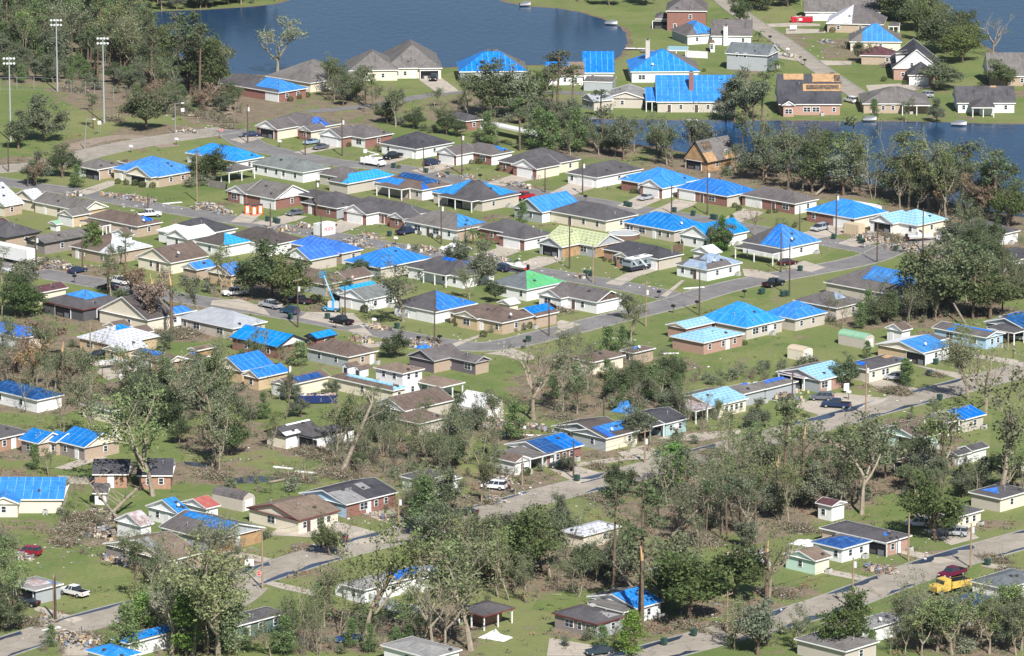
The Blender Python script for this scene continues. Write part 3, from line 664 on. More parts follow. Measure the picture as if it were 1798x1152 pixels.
chimney(rt,9.5,4.5,4,10.2,'br',.6)
for i in range(6):
    pass
H('pg','br','br','h1169,19,m16,1242,h6,p.6 h1150,33,m10,1172,h3','two-storey red brick house with brown roof at the top edge','two-storey brick house','','0Su.6 0Sw.2 1Fw.5 1SG.5',ang=-3,h=6,p=.5)
H('pg','gy','w','h1206,63,m13,1266,p.6','grey hip house with a bright blue patch right below the two-storey brick house','','0S:b:.3-.95/.1-1 0F:b:0-.8/.7-1','0Sw.3',ang=20,p=.5)
rt,_=H('pg','w','w','b1248,63,m13,1321,p.6','white house with brown roof and tall white chimney on its wall','white-chimney house','','0Sw.8',ang=-3,p=.45)
chimney(rt,4.3,-.3,0,5.6,'w',.6)
H('sl','gy','sl','a1349,98,1273,m10,h4.6,p.5','two-storey slate-blue siding house with grey roof','slate-blue siding house','','0Fu.25 0Fu.45 0Su.5',ang=68,h=4.6,p=.3)
H('tq','w','w','f1170,88,m6,1205','white pool house with teal awning left of the white garden fence','','','-',ang=-8,name='pool_house',cat='pool house',vents=0)
H('tn','w','w','h1246,76,m6,1220','small white shed with torn orange roof framing by the white fence','','0S:o:.1-.9 0S:x:.2-.6/.2-.7','0Sw.3 0Sd.7',ang=0,name='shed',cat='shed',vents=0)
H('bk','br','bp','b1367,183,m19,1478,p.7 a1373,185,m5,1397,h3.2,p.6','dark-roofed brick house with stripped roof decking and small arched gable','stripped-roof brick house','0S:o:.1-.42/.8-1 0S:o:.55-1/.72-1 0S:o:.4-1/.42-.66 0S:x:.45-.97/.47-.62 0S:x:.9-1/.74-.95','0SW.45 0SW.6 1SW.5 0Sw.9',ang=0,h=3,p=.6)
H('g','w','w','b1412,21,m15,1546,p.5','grey-roofed white house behind the red dumpster','house behind the red dumpster','','0Sg.3 0Sw.8',ang=-3)
H('pg','bt','bt','h1450,41,m15,1552,p.6 f1560,46,m6,1578','brick house with patterned pale felt on its left roof and side carport','pale-felt roof by the top right','0S:w:0-.45 0F:w','0Sw.2 0Sw.6',ang=-8,p=.45)
H('g','cr','cr','h1491,73,m14,1584,p.6','grey hip house with a big bright blue centre tarp, top right','','0S:b:.25-1 0F:b:.4-1/.6-1','0Sd.2 0Sw.6',ang=-3,p=.45)
H('mr','bt','bt','h1510,97,m9,1572','low reddish roof peeking between trees at top right','','','0Sw.8',ang=-6)
rt,_=H('bk','bt','bp','a1567,120,m20,1651,p.8,h3.3 h1594,132,m9,1642,h2.9','steep dark-roofed brick gable house with dormers and grey-roofed garage wing','steep brick gable house','','1Sg.4 0Sw.2 0Su.4 0Su.6',ang=-2,h=3.3,p=.8)
for y_ in (4,9):
    mb=MB(); mb.box((1.2,y_,4.2),(4,y_+2.4,6.2),0); mb.face([(1.0,y_-.2,6.22),(1.0,y_+2.6,6.22),(4.6,y_+2.6,6.9),(4.6,y_-.2,6.9)][::-1],1); mb.box((1.12,y_+.6,4.8),(1.19,y_+1.8,5.8),2)
    link('dormer',mb.mesh('dormer',[M_white,roofm('g'),M_glass]),rt)
H('g','bt','bt','h1514,182,m16,1634,p.42 f1584,185,m8,1636','long low grey house on the canal bank with white carport on the right','long grey canal-bank house','','0Sw.3 0Sw.45 0SD.15',ang=0,p=.36)
H('dg','w','w','b1680,181,m14,1784,p.5 h1706,189,m9,1748,post,p.5','dark-roofed white ranch with a white screened porch on the canal','white-porch canal house','0S:o:.6-.7/.9-1','0Sw.1 0Sd.75 0Sw.85',ang=0,p=.42)
H('g','dk','bt','b1735,134,m17,1812,p.62','grey gabled house at the right edge above the canal','','','0Sw.5 0Sw.8',ang=0,p=.5)
H('W','gy','gy','f962,234,m4,m23','long white metal roof under the trees left of the canal head','','','-',ang=129,h=2.6,name='boathouse',cat='boathouse',vents=0)
H('dg','bt','br','h818,213,778,850','brick house buried among trees behind the upper row','','','0Sw.5',ang=35)
H('g','o','o','b1243,286,1198,1300,p1.15','wood-framed A-frame house stripped to bare orange plywood in the woods','the stripped A-frame house','0S:o:0-.3/0-.45 0S:o:.55-.9/0-.3 0S:x:.1-.35/.55-.9','0FG.4 0Sw.3 0Su.6',h=2.4,p=1.15,trim='d')
# ---- upper street, far side
H('pg','br','cr','h547,226,468,600 b487,228,447,m8 b546,231,521,m6','brown-grey house with open car-filled garage, leftmost on the upper street','leftmost upper street brick house','0S:n:.25-.6/.05-.75','1FG.5 0Fw.4 2Fw.5 0Sw.5')
H('pg','w','br','h641,243,585,692 b599,242,558,m8','white-garage house with mottled grey roof next to the leftmost open-garage house','','','1Fg.5 0FW.8 0Sw.5')
H('bk','w','w','h731,262,666,798','plain black hip roof house with white walls behind the black pickup','plain black-roofed house','','0Fg.7 0Fw.2 0Sw.5')
H('pg','br','w','h863,273,800,903 b801,273,763,m8','brick and white garage house with blue tarp on its far right slope','','0S:b:.55-1/.25-1 0S:o:0-.05','1Fg.5 0FW.75 0Fw.4')
H('dg','br','cr','h941,294,872,1020 b942,297,897,m9','long grey house with cream side wall and white gabled garage, mid upper street','cream-sided grey garage house','','1Fg.5 0Fw.15 0Sw.5 0Sw.8')
H('dg','w','w','h1048,312,993,1130','grey hip house with wide white garage, just left of the two all-blue roofs','','','0Fg.6 0Fw.15 0Sw.5')
H('g','br','w','h1163,328,1087,1229 b1163,331,1120,m9 b1110,317,1087,m6','all-blue hip house with white garage and silver sedan in its drive','blue house with the silver sedan','*:b','1Fg.5 2Fw.5 0Fd.45 0Sw.5')
H('g','br','bg','h1277,345,1185,1330','all-blue hip house with a utility pole before its brick front','','*:b','0Fg.2 0FW.7 0FD.5 0Sw.5')
H('pg','br','w','h1396,358,1299,1438','grey ridged hip house with white garage between two blue roofs on the far right street','','','0Fg.22 0FW.83 0FD.6 0Sw.6')
H('g','br','cr','h1500,384,1412,1560','all-blue hip house with cream side and pale shed behind, right end of upper street','last all-blue upper street house','*:b','0Fw.15 0Fg.75 0Sw.5')
H('g','w','cr','h1611,396,1548,1665 b1568,393,1524,m8','pale turquoise felt-roofed house with open garage, last of the upper street','the pale turquoise-roofed house','*:l','1FG.55 0Fw.8 0Fd.4 0Sw.5')
H('dg','w','w','h1726,419,1640,1792','dark sagging roof among trees right of the turquoise roof','','','0Fw.8 0Sw.3')
H('bk','w','w','h1776,459,1718,1835','dark roof with white walls behind the tall brown pole at the right edge','','','0Fw.5',p=.35)
# ---- between the two upper streets, left end
H('lg','cr','bt','b8,362,m16,43 b60,353,20,84','pale patterned-felt double gable house at the left edge','pale patterned left edge roof','*S:w','1Fw.4 0Sw.4 0Fw.7',p=.5)
H('g','cr','yb','a145,371,57,191 b127,380,100,m6','grey-roofed cream house with yellow gable and small garage wing','grey-roofed cream gable house','','1Fg.5 0Fd.2 0FD.5')
H('br','pk','bt','h241,398,150,286 f180,397,139,195','brown hip house with metal patio cover and a blue corner patch','brown hip house by the white pickup','0S:n:.45-.8/.3-.75','0FD.4 0Fw.85 0Sw.5')
H('bk','w','w','h335,416,274,418 b329,420,288,m9','white house with white membrane draped over a black roof','white-membrane roof house','0F:W:0-1/0-.55 0S:W:0-.45/0-.5 1S:W','0Fw.5 0Sw.5 1Fw.5')
H('g','gs','gs','b78,428,42,159','grey-roofed brick ranch behind the white box trailer','ranch behind the white trailer','','0Sw.4 0Fw.5',p=.38,trim='d')
H('dg','bt','bt','h10,418,m20,74','low dark roof at the left edge above the white trailer','','','0Sw.6',trim='d')
H('mr','br','br','b-2,402,m9,28','small maroon-walled shed roof at the extreme left edge','','','-',p=.3,vents=0,name='shed',cat='shed')
H('br','bt','bt','h192,446,121,268','half brown, half grey-felted roof house left of the bare fallen-tree lot','half-felted brown house','0S:w:.15-1 0F:w:.75-1/0-.5','0Fd.15 0Fw.3 0Fw.8')
H('br','cr','cr','b300,462,238,m12','cream gable house behind leafless branches, left middle','cream gable behind bare branches','','0Fw.4 0FD.6')
H('g','cr','bt','h279,311,196,352 b265,312,217,m7','all-blue hip house with white-gabled porch and clipped shrubs, upper left','upper left gabled-porch blue house','*:b','1FG.5 0Sw.3 0Sw.6 0Fd.15')
H('g','w','bt','h170,298,128,219','grey hip house with brick side left of the gabled-porch blue house','','','0FW.4 0FG.8 0Sw.5',p=.36)
H('tn','o','bt','h224,287,208,240,h2.2','small tan shed with tattered roof between grey and blue houses','','0F:x:.2-.8/.3-1','0FG.5',h=2.2,name='shed',cat='shed',vents=0)
H('g','w','w','h415,284,325,464 f402,303,m6,448','blue hip roof half hidden by the dark oak, upper left','blue roof behind the dark oak','0S:b 0F:b','0Sw.5 0Fw.3',p=.5)
H('gg','w','w','h532,303,439,580','green-grey hip house with long white wall, upper left middle','green-grey roofed white house','','0Fw.08 0Fw.27 0Fw.48 0Fd.55 0Fw.62 0Fw.85')
H('pg','bg','bg','h610,323,574,695 h595,311,557,m9','tan house with sky-blue felt across half of its brown roof','half sky-blue felt house','0S:m:.05-1/0-1 0F:m:.7-1','0Sw.6 0Sw.8 1Fw.5')
H('g','br','br','a483,350,428,546 b432,341,396,m9','grey-roofed brick gable house behind the orange portable toilets','brick gable house by the orange toilets','','1FW.35 1Fd.75 0Fg.75 0Sw.5',p=.45)
H('dg','br','gy','h591,366,528,653 f577,352,514,m7','dark streaky hip house with white patio roof and grey sedan','','','0Fw.75 0Fd.2 0Sw.5')
H('dg','br','w','h710,381,598,761 b643,377,599,m9 b709,385,680,m6','dark roof brick house with white gabled garage behind the white storage box','house behind the storage box','','1Fg.5 2Fw.5 0FD.65 0Sw.5')
H('br','bg','w','h741,334,657,794 f705,333,660,m6','brown hip roof patched with both bright and navy tarps, with patio cover','patchwork navy and blue roof','0S:d:.15-1/.35-1 0F:b:0-.5/0-.5 0S:n:.0-.25/0-.45 0F:d:.3-1/.6-1','0Fw.9 0Sw.4')
H('dg','bg','bg','h847,353,757,915 f828,354,769,m6','grey hip house with blue tarps at both ends and long patio','grey roof with two blue ends','0F:b:0-.42 0S:b:.5-1/.1-1','0Sw.3 0FG.45')
H('g','gy','w','b952,373,899,1021','blue-tarped gable house behind a small leafy tree, centre top','blue gable house in the centre','0S:b','0Fw.6 0Sw.6',p=.55)
H('dg','cr','cr','h1064,388,963,1121','dark hip house with cream back wall and small brown awning','dark roof with cream back wall','','0Fw.6 0Fw.85 0Sw.5 0FD.35')
H('g','bg','bg','h1184,406,1092,1241','wide all-blue hip house with three back windows by a round pool','blue house by the round pool','*:b','0Fw.08 0Fw.15 0FW.36 0Fd.6 0Fw.72 0Fw.88')
H('g','w','w','b1247,420,1190,1316','white gabled house with blue roof beside the bright green cone tree','white gable by the green cone tree','0S:b','0Fw.5 0Fw.85 0Sw.5',p=.5)
H('dg','w','w','h1376,437,1300,1442,p.62 f1357,446,1290,1379','house with two-tone blue hip peak and big white flat carport','white flat carport house','0F:n:.45-1 0S:b','0Sw.5 0Fd.5')
H('W','w','w','b1484,414,1440,1486','tiny white shed by the roadside','', '','-',name='shed',cat='shed',vents=0) if 0 else None
# ---- middle street, far side
H('g','w','bt','h803,405,706,863','grey porch-columned hip house with blue right slope behind the collapsed tent','columned house behind the white tent','0S:b:.0-1/.15-1','0FW.25 0FD.45 0FW.6 0Fw.85')
H('dg','br','w','h921,421,872,974 h885,408,838,m10','dark hip house with wide white garage beside a palm','dark garage house by the palm','','0Fg.5 1Fw.5 0Sw.5')
H('tn','gy','o','a1046,433,958,1096 b987,434,943,m9','yellow-green felted roof house with open garage and brown gable','the yellow-green felted roof','*:y','1FG.5 0Fd.55 0FW.75',p=.45)
H('bk','bo','bg','h1157,455,1056,1201 b1104,453,1078,m6','black slate hip house with a travel trailer parked in front','black roof by the travel trailer','','1FW.5 0Fg.82 0FD.2')
H('pg','w','w','h1242,474,1184,1304','white corner house with torn clear sheeting hanging off its roof','white corner house with torn sheeting','0F:t:.25-1/0-.5 0S:t:0-.9/.4-1 0S:t:.7-1/0-.4 0F:t:.5-1/.6-1','0Fw.2 0Fw.5 0FD.6 0Sw.3 0Sw.7')
# ---- left, between middle and third streets
H('tn','yb','o','b345,616,328,376,p.35','small wrecked orange-brown shed below the grey metal roof','','0S:x:.1-.6/.2-.7','-',name='shed',cat='shed',vents=0,h=2)
H('mr','cr','cr','b56,517,30,120','maroon-roofed cream house at the far left beside the white boat','maroon-roofed house','','0Fw.4',p=.4)
H('dg','dk','dk','h146,544,70,229','dark house with crumpled blue top and maroon trim, left','dark house with crumpled blue top','0S:b:0-1/.5-1 0F:b:.3-1/.55-1','0FG.5 0SG.5',p=.34,trim='r')
H('db','cr','cr','b259,562,170,m8','cream gable end with dark brown roof under the broken trees, left','cream gable under broken trees','','0Fw.62',h=2.9,p=.48)
H('sl','w','w','h284,557,258,346','slate roof half under blue tarp behind the tall broken pine','','0S:b:0-.85 0F:b:.4-1','0Sw.4')
H('mt','bg','bg','h409,577,313,470','grey metal hip roof house with pale walls, left centre','grey metal-roofed house','','0FW.3 0FW.75 0Fw.08 0Sw.5')
H('lg','yb','yb','b208,618,180,259 h200,606,135,m13','yellow brick house with pale felt roof and thin blue ridge strip','yellow brick felt-roofed house','*S:w *F:w 1S:b:0-1/.72-1','0Fw.5 1FW.3',p=.42)
H('br','cr','cr','b207,577,180,m4,h3','small brown-roofed cream shed, left one of two behind the yellow brick house','','','-',h=3,name='shed',cat='shed',vents=0)
H('br','yb','yb','b246,586,219,m4,h3','small brown-roofed tan shed, right one of two behind the yellow brick house','','','-',h=3,name='shed',cat='shed',vents=0)
H('br','bo','bo','a294,637,228,330 a352,634,322,379','brown double-roofed brick house with square blue patch beside the boat drive','brown house with square blue patch','0F:n:.1-.62/.5-1 1F:n:0-.3/.8-1','0Fg.22 0Fw.5 1Fw.5',p=.36)
H('g','yb','yb','b454,664,423,509 b425,652,372,m9','orange brick house with two stepped blue gables','two stepped blue gables','*S:b','0Fw.5 1Fw.5',p=.5)
H('g','br','br','a487,610,403,544 b556,595,533,593','dark red brick house with the long pale-striped blue roof','long striped blue roof house','*:b','0Fw.3 0Fw.8 1Sw.5',p=.42,trim='d')
H('br','gy','bt','h612,627,534,665','brown hip roof house with grey side wall beside the long blue roof','brown hip roof in the centre left','','0Fw.3 0Fw.7 0Sw.5 0Sd.85')
H('br','gy','bt','h572,500,497,622 b611,492,574,m8','brown-roofed house behind the big dark oak with pale green gable','','','0Fw.5 1Fw.5')
H('gg','w','w','b641,527,592,705 b614,519,578,m10','grey-green roof under repair with sky-blue porch deck beside the boom lift','roof under repair','1S:m','1FG.5 0Sw.3 0SW.7 0Fd.4',p=.42)
H('g','bt','bg','h600,445,508,638 b545,457,497,m9','deep blue tarped house with front gable wing, left of the pale-striped blue one','deep blue gable-wing house','*:n','1FW.5 0Sw.6',p=.5)
H('g','gy','bg','h668,471,602,758','bright blue hip house with pale stripes behind the third street','striped blue hip in the centre','*:b','0Sw.3 0Sw.7 0Fw.5')
H('db','w','w','h474,431,392,534 h392,433,340,m9','dark brown roof with a small sky-blue quilted square on its left','dark roof with small blue square','1S:m:.1-.95','0Fw.4 1Fw.5 0Sw.7')
H('db','bt','bt','b345,474,317,381','small blue-tarped brick outbuilding left of the big dark oak','','0S:b','-',name='outbuilding',cat='outbuilding',p=.45)
H('db','yb','yb','b405,484,361,436','brown gable with blue patch close left of the big dark oak','','0S:b:.1-1','-',p=.45)
H('dg','w','w','h813,487,712,872 f783,484,742,m5','dark roof white house half behind the leaning oak, centre','','0S:n:.5-.8/.6-1 0F:n:.4-.6/.8-1','0Fw.2 0Fw.85 0Fw.65')
H('sl','w','w','h925,509,858,994','slate roof house with a vivid green tarp on its right slope','the green-tarped roof','0S:G','0Fw.4 0Fw.85')
H('pg','w','w','a1048,531,962,1098,og b985,524,942,m7','cream house with grey roof and broken-open gable, corner lot','broken-gable cream house','','1FW.4 0Fw.7 0FD.5 0Fw.3',p=.42)
H('dg','w','w','h765,548,688,839','dark roof and white wall house with blue tarp across its right half','half-blue white house by the bend','0S:b:.1-1 0F:b:.85-1/.5-1','0Fd.3 0Fg.75')
H('br','yb','bt','h882,567,786,947 b838,560,796,m8 b942,556,896,m7','brown-roofed tan brick house with round shrubs at the road bend','tan brick house at the bend','2S:b:.0-1/.3-1','0Fw.9 1FW.5 0Fd.6 0Sw.4',p=.34)
H('pu','pu','bt','b0,0,0,0','','') if 0 else None
H('pg','pu','bt','a835,637,755,863 b762,634,714,m9','plum-grey house with brick gable and white-framed windows','plum-walled house','','0FW.35 0FW.82 0Fd.1',p=.45,trim='g')
H('tn','w','w','h707,656,655,746,h5.2 h777,680,722,817,h2.7,post','two-storey white house with tan roof and open white-pillared carport','two-storey white house','','0Fu.3 0Fu.7 0Su.3 0Su.7 0Sw.5',h=5.2,p=.34)
rt,_=H('br','cr','cr','h690,686,578,716 b506,677,475,581','brown roof with two white dormers and sky-blue felt patches','two-dormer brown roof','0S:l:.1-.9/0-.5 0F:l:.2-1/.6-1 1S:d:.25-.85/.1-.8','0Fw.5 0Sw.5 1Fg.5',p=.40)
for y_ in (11.5,15.0):
    mb=MB(); mb.box((2.2,y_,3.2),(4.4,y_+1.7,4.9),0); mb.face([(2.0,y_-.2,4.8),(2.0,y_+.85,5.5),(5.4,y_+.85,5.5),(5.4,y_-.2,4.8)],1); mb.face([(2.0,y_+.85,5.5),(2.0,y_+1.9,4.8),(5.4,y_+1.9,4.8),(5.4,y_+.85,5.5)],1); mb.face([(2.15,y_,4.9),(2.15,y_+.85,5.4),(2.15,y_+1.7,4.9)],0); mb.box((2.12,y_+.4,3.5),(2.19,y_+1.3,4.6),2)
    link('dormer',mb.mesh('dormer',[M_white,roofm('br'),M_glass]),rt)
H('br','bt','bg','h736,744,684,788 b711,722,651,m14 f655,724,620,m5','largest plain brown roof with tan brick gable below the two-storey house','plain brown roof in the centre','','0Fw.5 1Fw.6',p=.42)
H('dg','cr','w','b502,766,463,562 h548,768,520,626','grey and brown patched roof house in the grassy lot with white garage','grey patched grassy-lot house','0S:W:.0-.45/0-.38 0S:W:.3-1/.85-1','0Sg.4 1FG.7',p=.42,trim='d')
# ---- right middle
H('g','bp','bp','h1236,602,1176,1308 b1205,577,1168,m9','pink brick house with pale turquoise dotted felt roof','pink brick turquoise-felt house','*:l','0Sw.15 0Sw.5 0Sd.62 0Sw.8',p=.28)
H('g','bg','bg','h1311,576,1224,1378,p.6','left half of the joined pair of all-blue hip roofs','left blue hip of the joined pair','*:b','0SW.25 0SW.5 0Sd.68 0Sw.8 0Fw.3')
H('g','bg','bg','h1397,561,1340,1453,p.56','right half of the joined pair of all-blue hip roofs','right blue hip of the joined pair','*:b','0Sw.6 0Fw.4 0Sw.2')
H('pg','bg','bg','h1469,541,1392,1522,p.4 h1592,522,1446,1668,p.5','grey roof with torn draped blue tarps merging into dark trees','grey roof with draped blue tarps','1S:b:.0-1/.15-1 1F:b:.35-1/.4-1 0S:t:.2-.6/.5-1','0Sw.6 0Sd.8',p=.34)
H('g','w','gy','b1537,608,m1,m1','','') if 0 else None
H('tn','yb','w','b1621,620,1537,1671','tan gable house with blue right slope and pale metal left slope','tan gable with blue slope','0S:b 0N:W','0FG.85 0Sw.5',p=.24)
H('dg','bg','cr','h1527,650,1478,1601','dark low roof with small blue patches and silver van in front','dark roof with small blue patches','0F:n:.3-.6/.3-.7 0S:n:.85-1/.3-.7 0S:o:.6-.95/.7-1','0Sw.1 0Sw.35 0Sw.45 0Sw.8',p=.26)
H('g','gy','bp','b1440,668,1362,1499 f1412,664,1366,m5','pale turquoise felt gable house with rusty carport','turquoise felt gable with carport','0S:l 1S:s','0FG.35 0Sd.3 0SW.15 0Sw.7',p=.26)
H('pg','lb','lb','a1732,593,1636,1766 f1640,600,1612,m5','light blue house with grey-brown roof and blue strip hanging down','light blue walled house','0F:b:.25-.95/.82-1 0F:b:.28-.38/0-.6','0FW.3 0FW.75 0Sw.35 0Sw.7',p=.26)
H('dg','gy','gy','b1800,578,1727,1860 f1781,585,1733,m7','navy tarped roof with grey carport at the right edge','navy roof at the right edge','0S:d','0Fw.8',p=.28)
H('bk','w','w','h1770,558,1754,1808','small dark roof with light blue strip behind the navy roof','','0S:b:.1-.8/.3-.9','-',name='outbuilding',cat='outbuilding',p=.25)
H('g','gy','gy','h1306,692,1262,1348 h1345,683,1310,1402','grey hip roof beside clutter pile with a blue ridge line','grey roof by the clutter pile','0S:n:.3-1/.8-1 1S:n:.1-.9/.6-1','0Fw.5',p=.34)
H('g','cr','cr','b1253,714,1174,1315 f1222,722,1178,m7','turquoise felt house with cream wall and rusty carport','turquoise roof with cream wall','0S:l 1S:s','0Sw.4 0Sw.55 0Sw.7 0Sw.85',p=.24)
H('bk','te','te','b1169,744,1097,1210 f1142,750,1095,m8','black low-gabled teal house with grey carport','teal-walled black-roofed house','','0FW.8 0Sw.25 0Sd.5 0Sw.7',p=.25)
H('db','gy','cr','b1064,770,1000,1124 b1060,768,968,m8','grey house with blue ridge and blue tarp draping over its corner','grey house with draping tarp','0S:b:.25-1/.35-1 0S:n:.1-.3/0-1 0S:b:.4-.9/.75-1','0Fw.6 0Sw.75 1Fw.3',p=.24)
H('g','w','br','b961,797,885,1026 f931,806,878,m7','white low-gable house with bright and navy tarp beside a dark green car','white low gable by the green car','0S:n:.45-1 0S:d:0-.47','0Sd.15 0Sw.3 0Sw.5 0Sw.7',p=.26)
H('br','w','w','a905,812,860,934','small white house with brown roof behind shrubs left of the green car','','','0Sw.5',p=.4)
H('dg','w','w','h763,850,700,812','dark patchy roof on a white house in trees, left of the white SUV','dark patchy roof by the white SUV','0S:W:0-.9/.1-.5','0Sw.3 0Sw.6 0Fw.7',p=.3)
H('g','bg','bg','b1690,738,1634,1732 f1665,742,1622,m7','blue gable among trees at the right with a white metal lean-to','blue gable among the right trees','0S:n','0Fw.3 0Sw.6',p=.3)
H('br','mn','mn','b1612,771,1528,1652','brown roof with mint green gable hidden in trees','mint green gable','','0FG.8',p=.3)
H('bk','o','bg','b1605,815,1570,1637','wrecked black roof with hanging gable among the right trees','wrecked black roof in the trees','0S:x:.2-.7/.4-1','0FG.5',p=.4)
H('dg','w','w','b1682,800,1661,m7','small white gable shed left of two beside a wooden fence','','','-',name='shed',cat='shed',vents=0,p=.4,h=2.2)
H('dg','w','w','b1708,792,1681,m5','white shed with dark roof right of two beside a wooden fence','','','-',name='shed',cat='shed',vents=0,p=.4,h=2.4)
H('mr','cr','cr','h1800,812,1776,1850','cream cottage with red-brown roof at the right edge','','','0Fw.5',p=.4)
H('dg','bg','cr','h1682,908,1600,1728','long dark low roof under trees behind the white van','low roof behind the white van','','0Sw.4 0Sw.7',p=.24)
H('dg','bg','cr','h1757,876,1700,1812','dark low roof with crumpled blue tarp at the right edge','','0F:n:.1-1/.4-1','0Sw.4',p=.24)
H('dg','bt','bp','h1555,953,1438,1602','dark low roof with orange brick gable, white dish and small blue scrap','dark low roof with orange brick end','0S:n:.2-.45/.55-.95','0Sw.3 0Sd.55 0FG.85',p=.22)
H('g','w','w','h1479,964,1422,1532','navy hip roof on white walls right of the shadowed lawn','navy hip roof on white walls','0S:d 0F:d','0Sw.3 0Sw.7 0Fw.8',p=.24)
H('sl','w','w','h1765,1034,1702,1838','slate hip roof at the bottom right edge','slate roof bottom right','','0Fw.3',p=.26)
H('lg','w','w','h1530,1104,1488,1595','pale grey low roof beside the bottom right street','bottom right pale grey roof','','0Fw.5',p=.2)
H('g','bg','bg','h1485,1144,1394,1545','taupe low roof at the bottom edge with a plywood scrap','taupe roof at the bottom edge','','0Sw.5',p=.24)
H('g','bg','bg','h1702,1074,1640,1768','navy tarped roof under trees behind the yellow truck','navy roof by the yellow truck','*:d','0Fw.5',p=.28)
# ---- lower left
H('lg','cr','cr','b-10,877,m13,112 a-22,884,m10,34','big blue gable roof at the lower left edge with cream back wall','big lower left blue roof','*:b','0Sw.2 1Sw.5',ang=0,p=.4)
rt,_=H('g','gs','bt','a67,779,32,118 a98,777,77,140 a148,786,98,214','brick house whose roof is three slanting blue panels, left','three-panel blue roof','*F:b','0Fw.4 1Fd.3 1Fw.7 2Fw.25 2Fd.7 2Sw.6',p=.42)
chimney(rt,12,-9,3,6.2,'cr',.6)
H('dg','bo','bo','h-4,771,m16,56','dark roof over orange brick at the left edge','','','0Sd.5 0Sw.2',p=.36)
H('g','w','w','h65,703,m17,113','navy tarped hip house behind brown trees at the left edge','navy tarped house at the left','*:d','0Fw.7 0Fw.3',p=.4)
H('g','cr','cr','h196,722,140,219','small grey roof behind the sparse tree, left','','','0Fw.7 0Sw.5',p=.36)
H('bk','bo','bo','b240,835,m9,303 b162,833,m8,226','black-roofed brick house shadowed by the huge spreading tree','house under the spreading tree','','0Sw.3 1Sd.5 0Sw.7',ang=0,p=.5)
H('dg','w','w','b162,866,m6,190','small white shed tangled in a fallen bare tree','','','0Sw.5',ang=0,p=.4,h=2.3,name='shed',cat='shed',vents=0)
H('lg','w','w','b247,924,200,271','tall white shed with rust-patched metal roof by the wreckage','rust-patched white shed','0S:s','0Sw.6',p=.5,h=3.6,name='shed',cat='shed',vents=0)
H('tn','gs','bt','b297,985,180,358','wide tan-brown low gable house facing the lower left lawn','tan-brown lower left house','0S:g:0-.35/.5-1','0Fw.3 0FW.42 0Sw.3',p=.26)
H('g','w','w','b315,903,255,336','blue gable with white walls behind the rust-patched shed','blue gable by the rusty shed','0S:b','0Fw.3 0Fd.6',p=.42)
H('rd','w','w','b362,893,316,388','faded red metal roof behind the blue gable, lower left','','','-',p=.36,vents=0)
H('pg','gy','o','a373,949,278,466','brown roof with blue upper edge and boarded plywood gable','boarded plywood gable house','0F:b:.1-1/.72-1 0F:n:.55-1/.5-.75','0Sw.2 0Sd.5',p=.3)
H('tn','cr','cr','b524,914,432,599','cream house with maroon trim and taupe low gable by the concrete drive','cream maroon-trimmed house','','0FW.45 0Sw.15 0SD.25 0SW.55 0Sw.75',p=.26,trim='r')
H('bk','lb','br','b608,886,524,700','dark patchy low gable house with blue-grey gable and red brick front','dark patchy long house','0S:g:0-.4/0-.8 0S:g:.55-.7/.5-.9','0SW.35 0Sd.45 0Sw.6 0Sw.8',p=.26)
H('dg','gr','gr','h413,1100,373,507','dark hip roof on a dark green house at the bottom left centre','dark green house','','0Sd.25 0Sw.5 0Sw.8',p=.3)
H('lg','w','w','h640,1036,597,768','pale roof with blue tarp on its right above a white fence','pale roof above the white fence','0S:n:.45-1/.2-1 0S:o:.4-.5/.4-.7','0Fw.5 0Sw.4',p=.24)
H('dg','gs','gy','h1048,1096,968,1101','charcoal low roof with red trim at the bottom centre','red-trimmed charcoal roof','0S:g:.5-.9/.2-.8','0FW.35 0Fw.6 0Sw.6 0FD.8',p=.24,trim='r')
H('dg','bo','bo','h850,1082,800,905,post','dark roof carport on red posts behind branches, bottom centre','red-posted carport','','-',p=.3,trim='r',vents=0,name='carport',cat='carport')
H('g','w','w','b1118,1069,1030,1166 f1095,1075,1032,m8','white low gable with blue tarp beside the tall bare trunk, bottom','blue tarp by bare trunk','0S:b','0Fw.8 0Sw.5',p=.26)
H('lg','cr','cr','h1025,941,984,1092','silvery weathered roof behind dense oaks, lower centre','silvery roof behind oaks','*:w','0Sw.6',p=.26)
H('g','w','w','h225,1130,193,326','crumpled bottom left blue roof','crumpled bottom left blue roof','0S:b:0-1/.1-1 0F:b:.1-1','0Fw.5',p=.3)
H('g','w','w','h205,1158,148,250','lowest blue roof at the bottom left edge','','*:b','0Fw.5',p=.3)
H('lg','dk','gy','h62,1037,14,112','tattered grey shack with hanging grey sheet and blue scraps','tattered shack at the lower left','0S:b:.7-1/.2-1 0S:s:.2-.7/.3-.9 0F:s:.1-.8/.3-1','0FG.5',p=.2,vents=0)
H('lg','w','w','h1204,1016,1138,1262','broken white roof glimpsed through the big dark oak','','0S:W:.2-.9','0Fw.5',p=.22)
H('g','gy','gy','h1300,980,1276,1350','small grey roof left of the broken-topped tree','','','0Fw.5',p=.26)
H('tn','mn','cr','b1432,985,1374,1462','cream gable among branches left of the navy hip roof','','','0Fw.5',p=.3)
H('br','cr','cr','h1042,636,1004,1099','tan-brown roof with cream wall in the overgrown middle lots','brown roof amid overgrowth','','0Sw.4',p=.36)
H('br','bt','bt','h1112,620,1088,1152','brown roof scrap with blue corner left of the pink brick house','','0S:b:0-.5/.6-1','0Fw.5',p=.3)
H('g','w','w','h40,594,m14,88','blue tarped roof shaded by trees at the left edge','shaded left edge blue roof','0S:b:0-.9/.1-1 0F:n:.2-.9','0Fw.5',p=.4)
H('lg','w','w','h756,1156,668,812','pale grey roof cut by the bottom edge, centre','','','0Fw.5',p=.2)
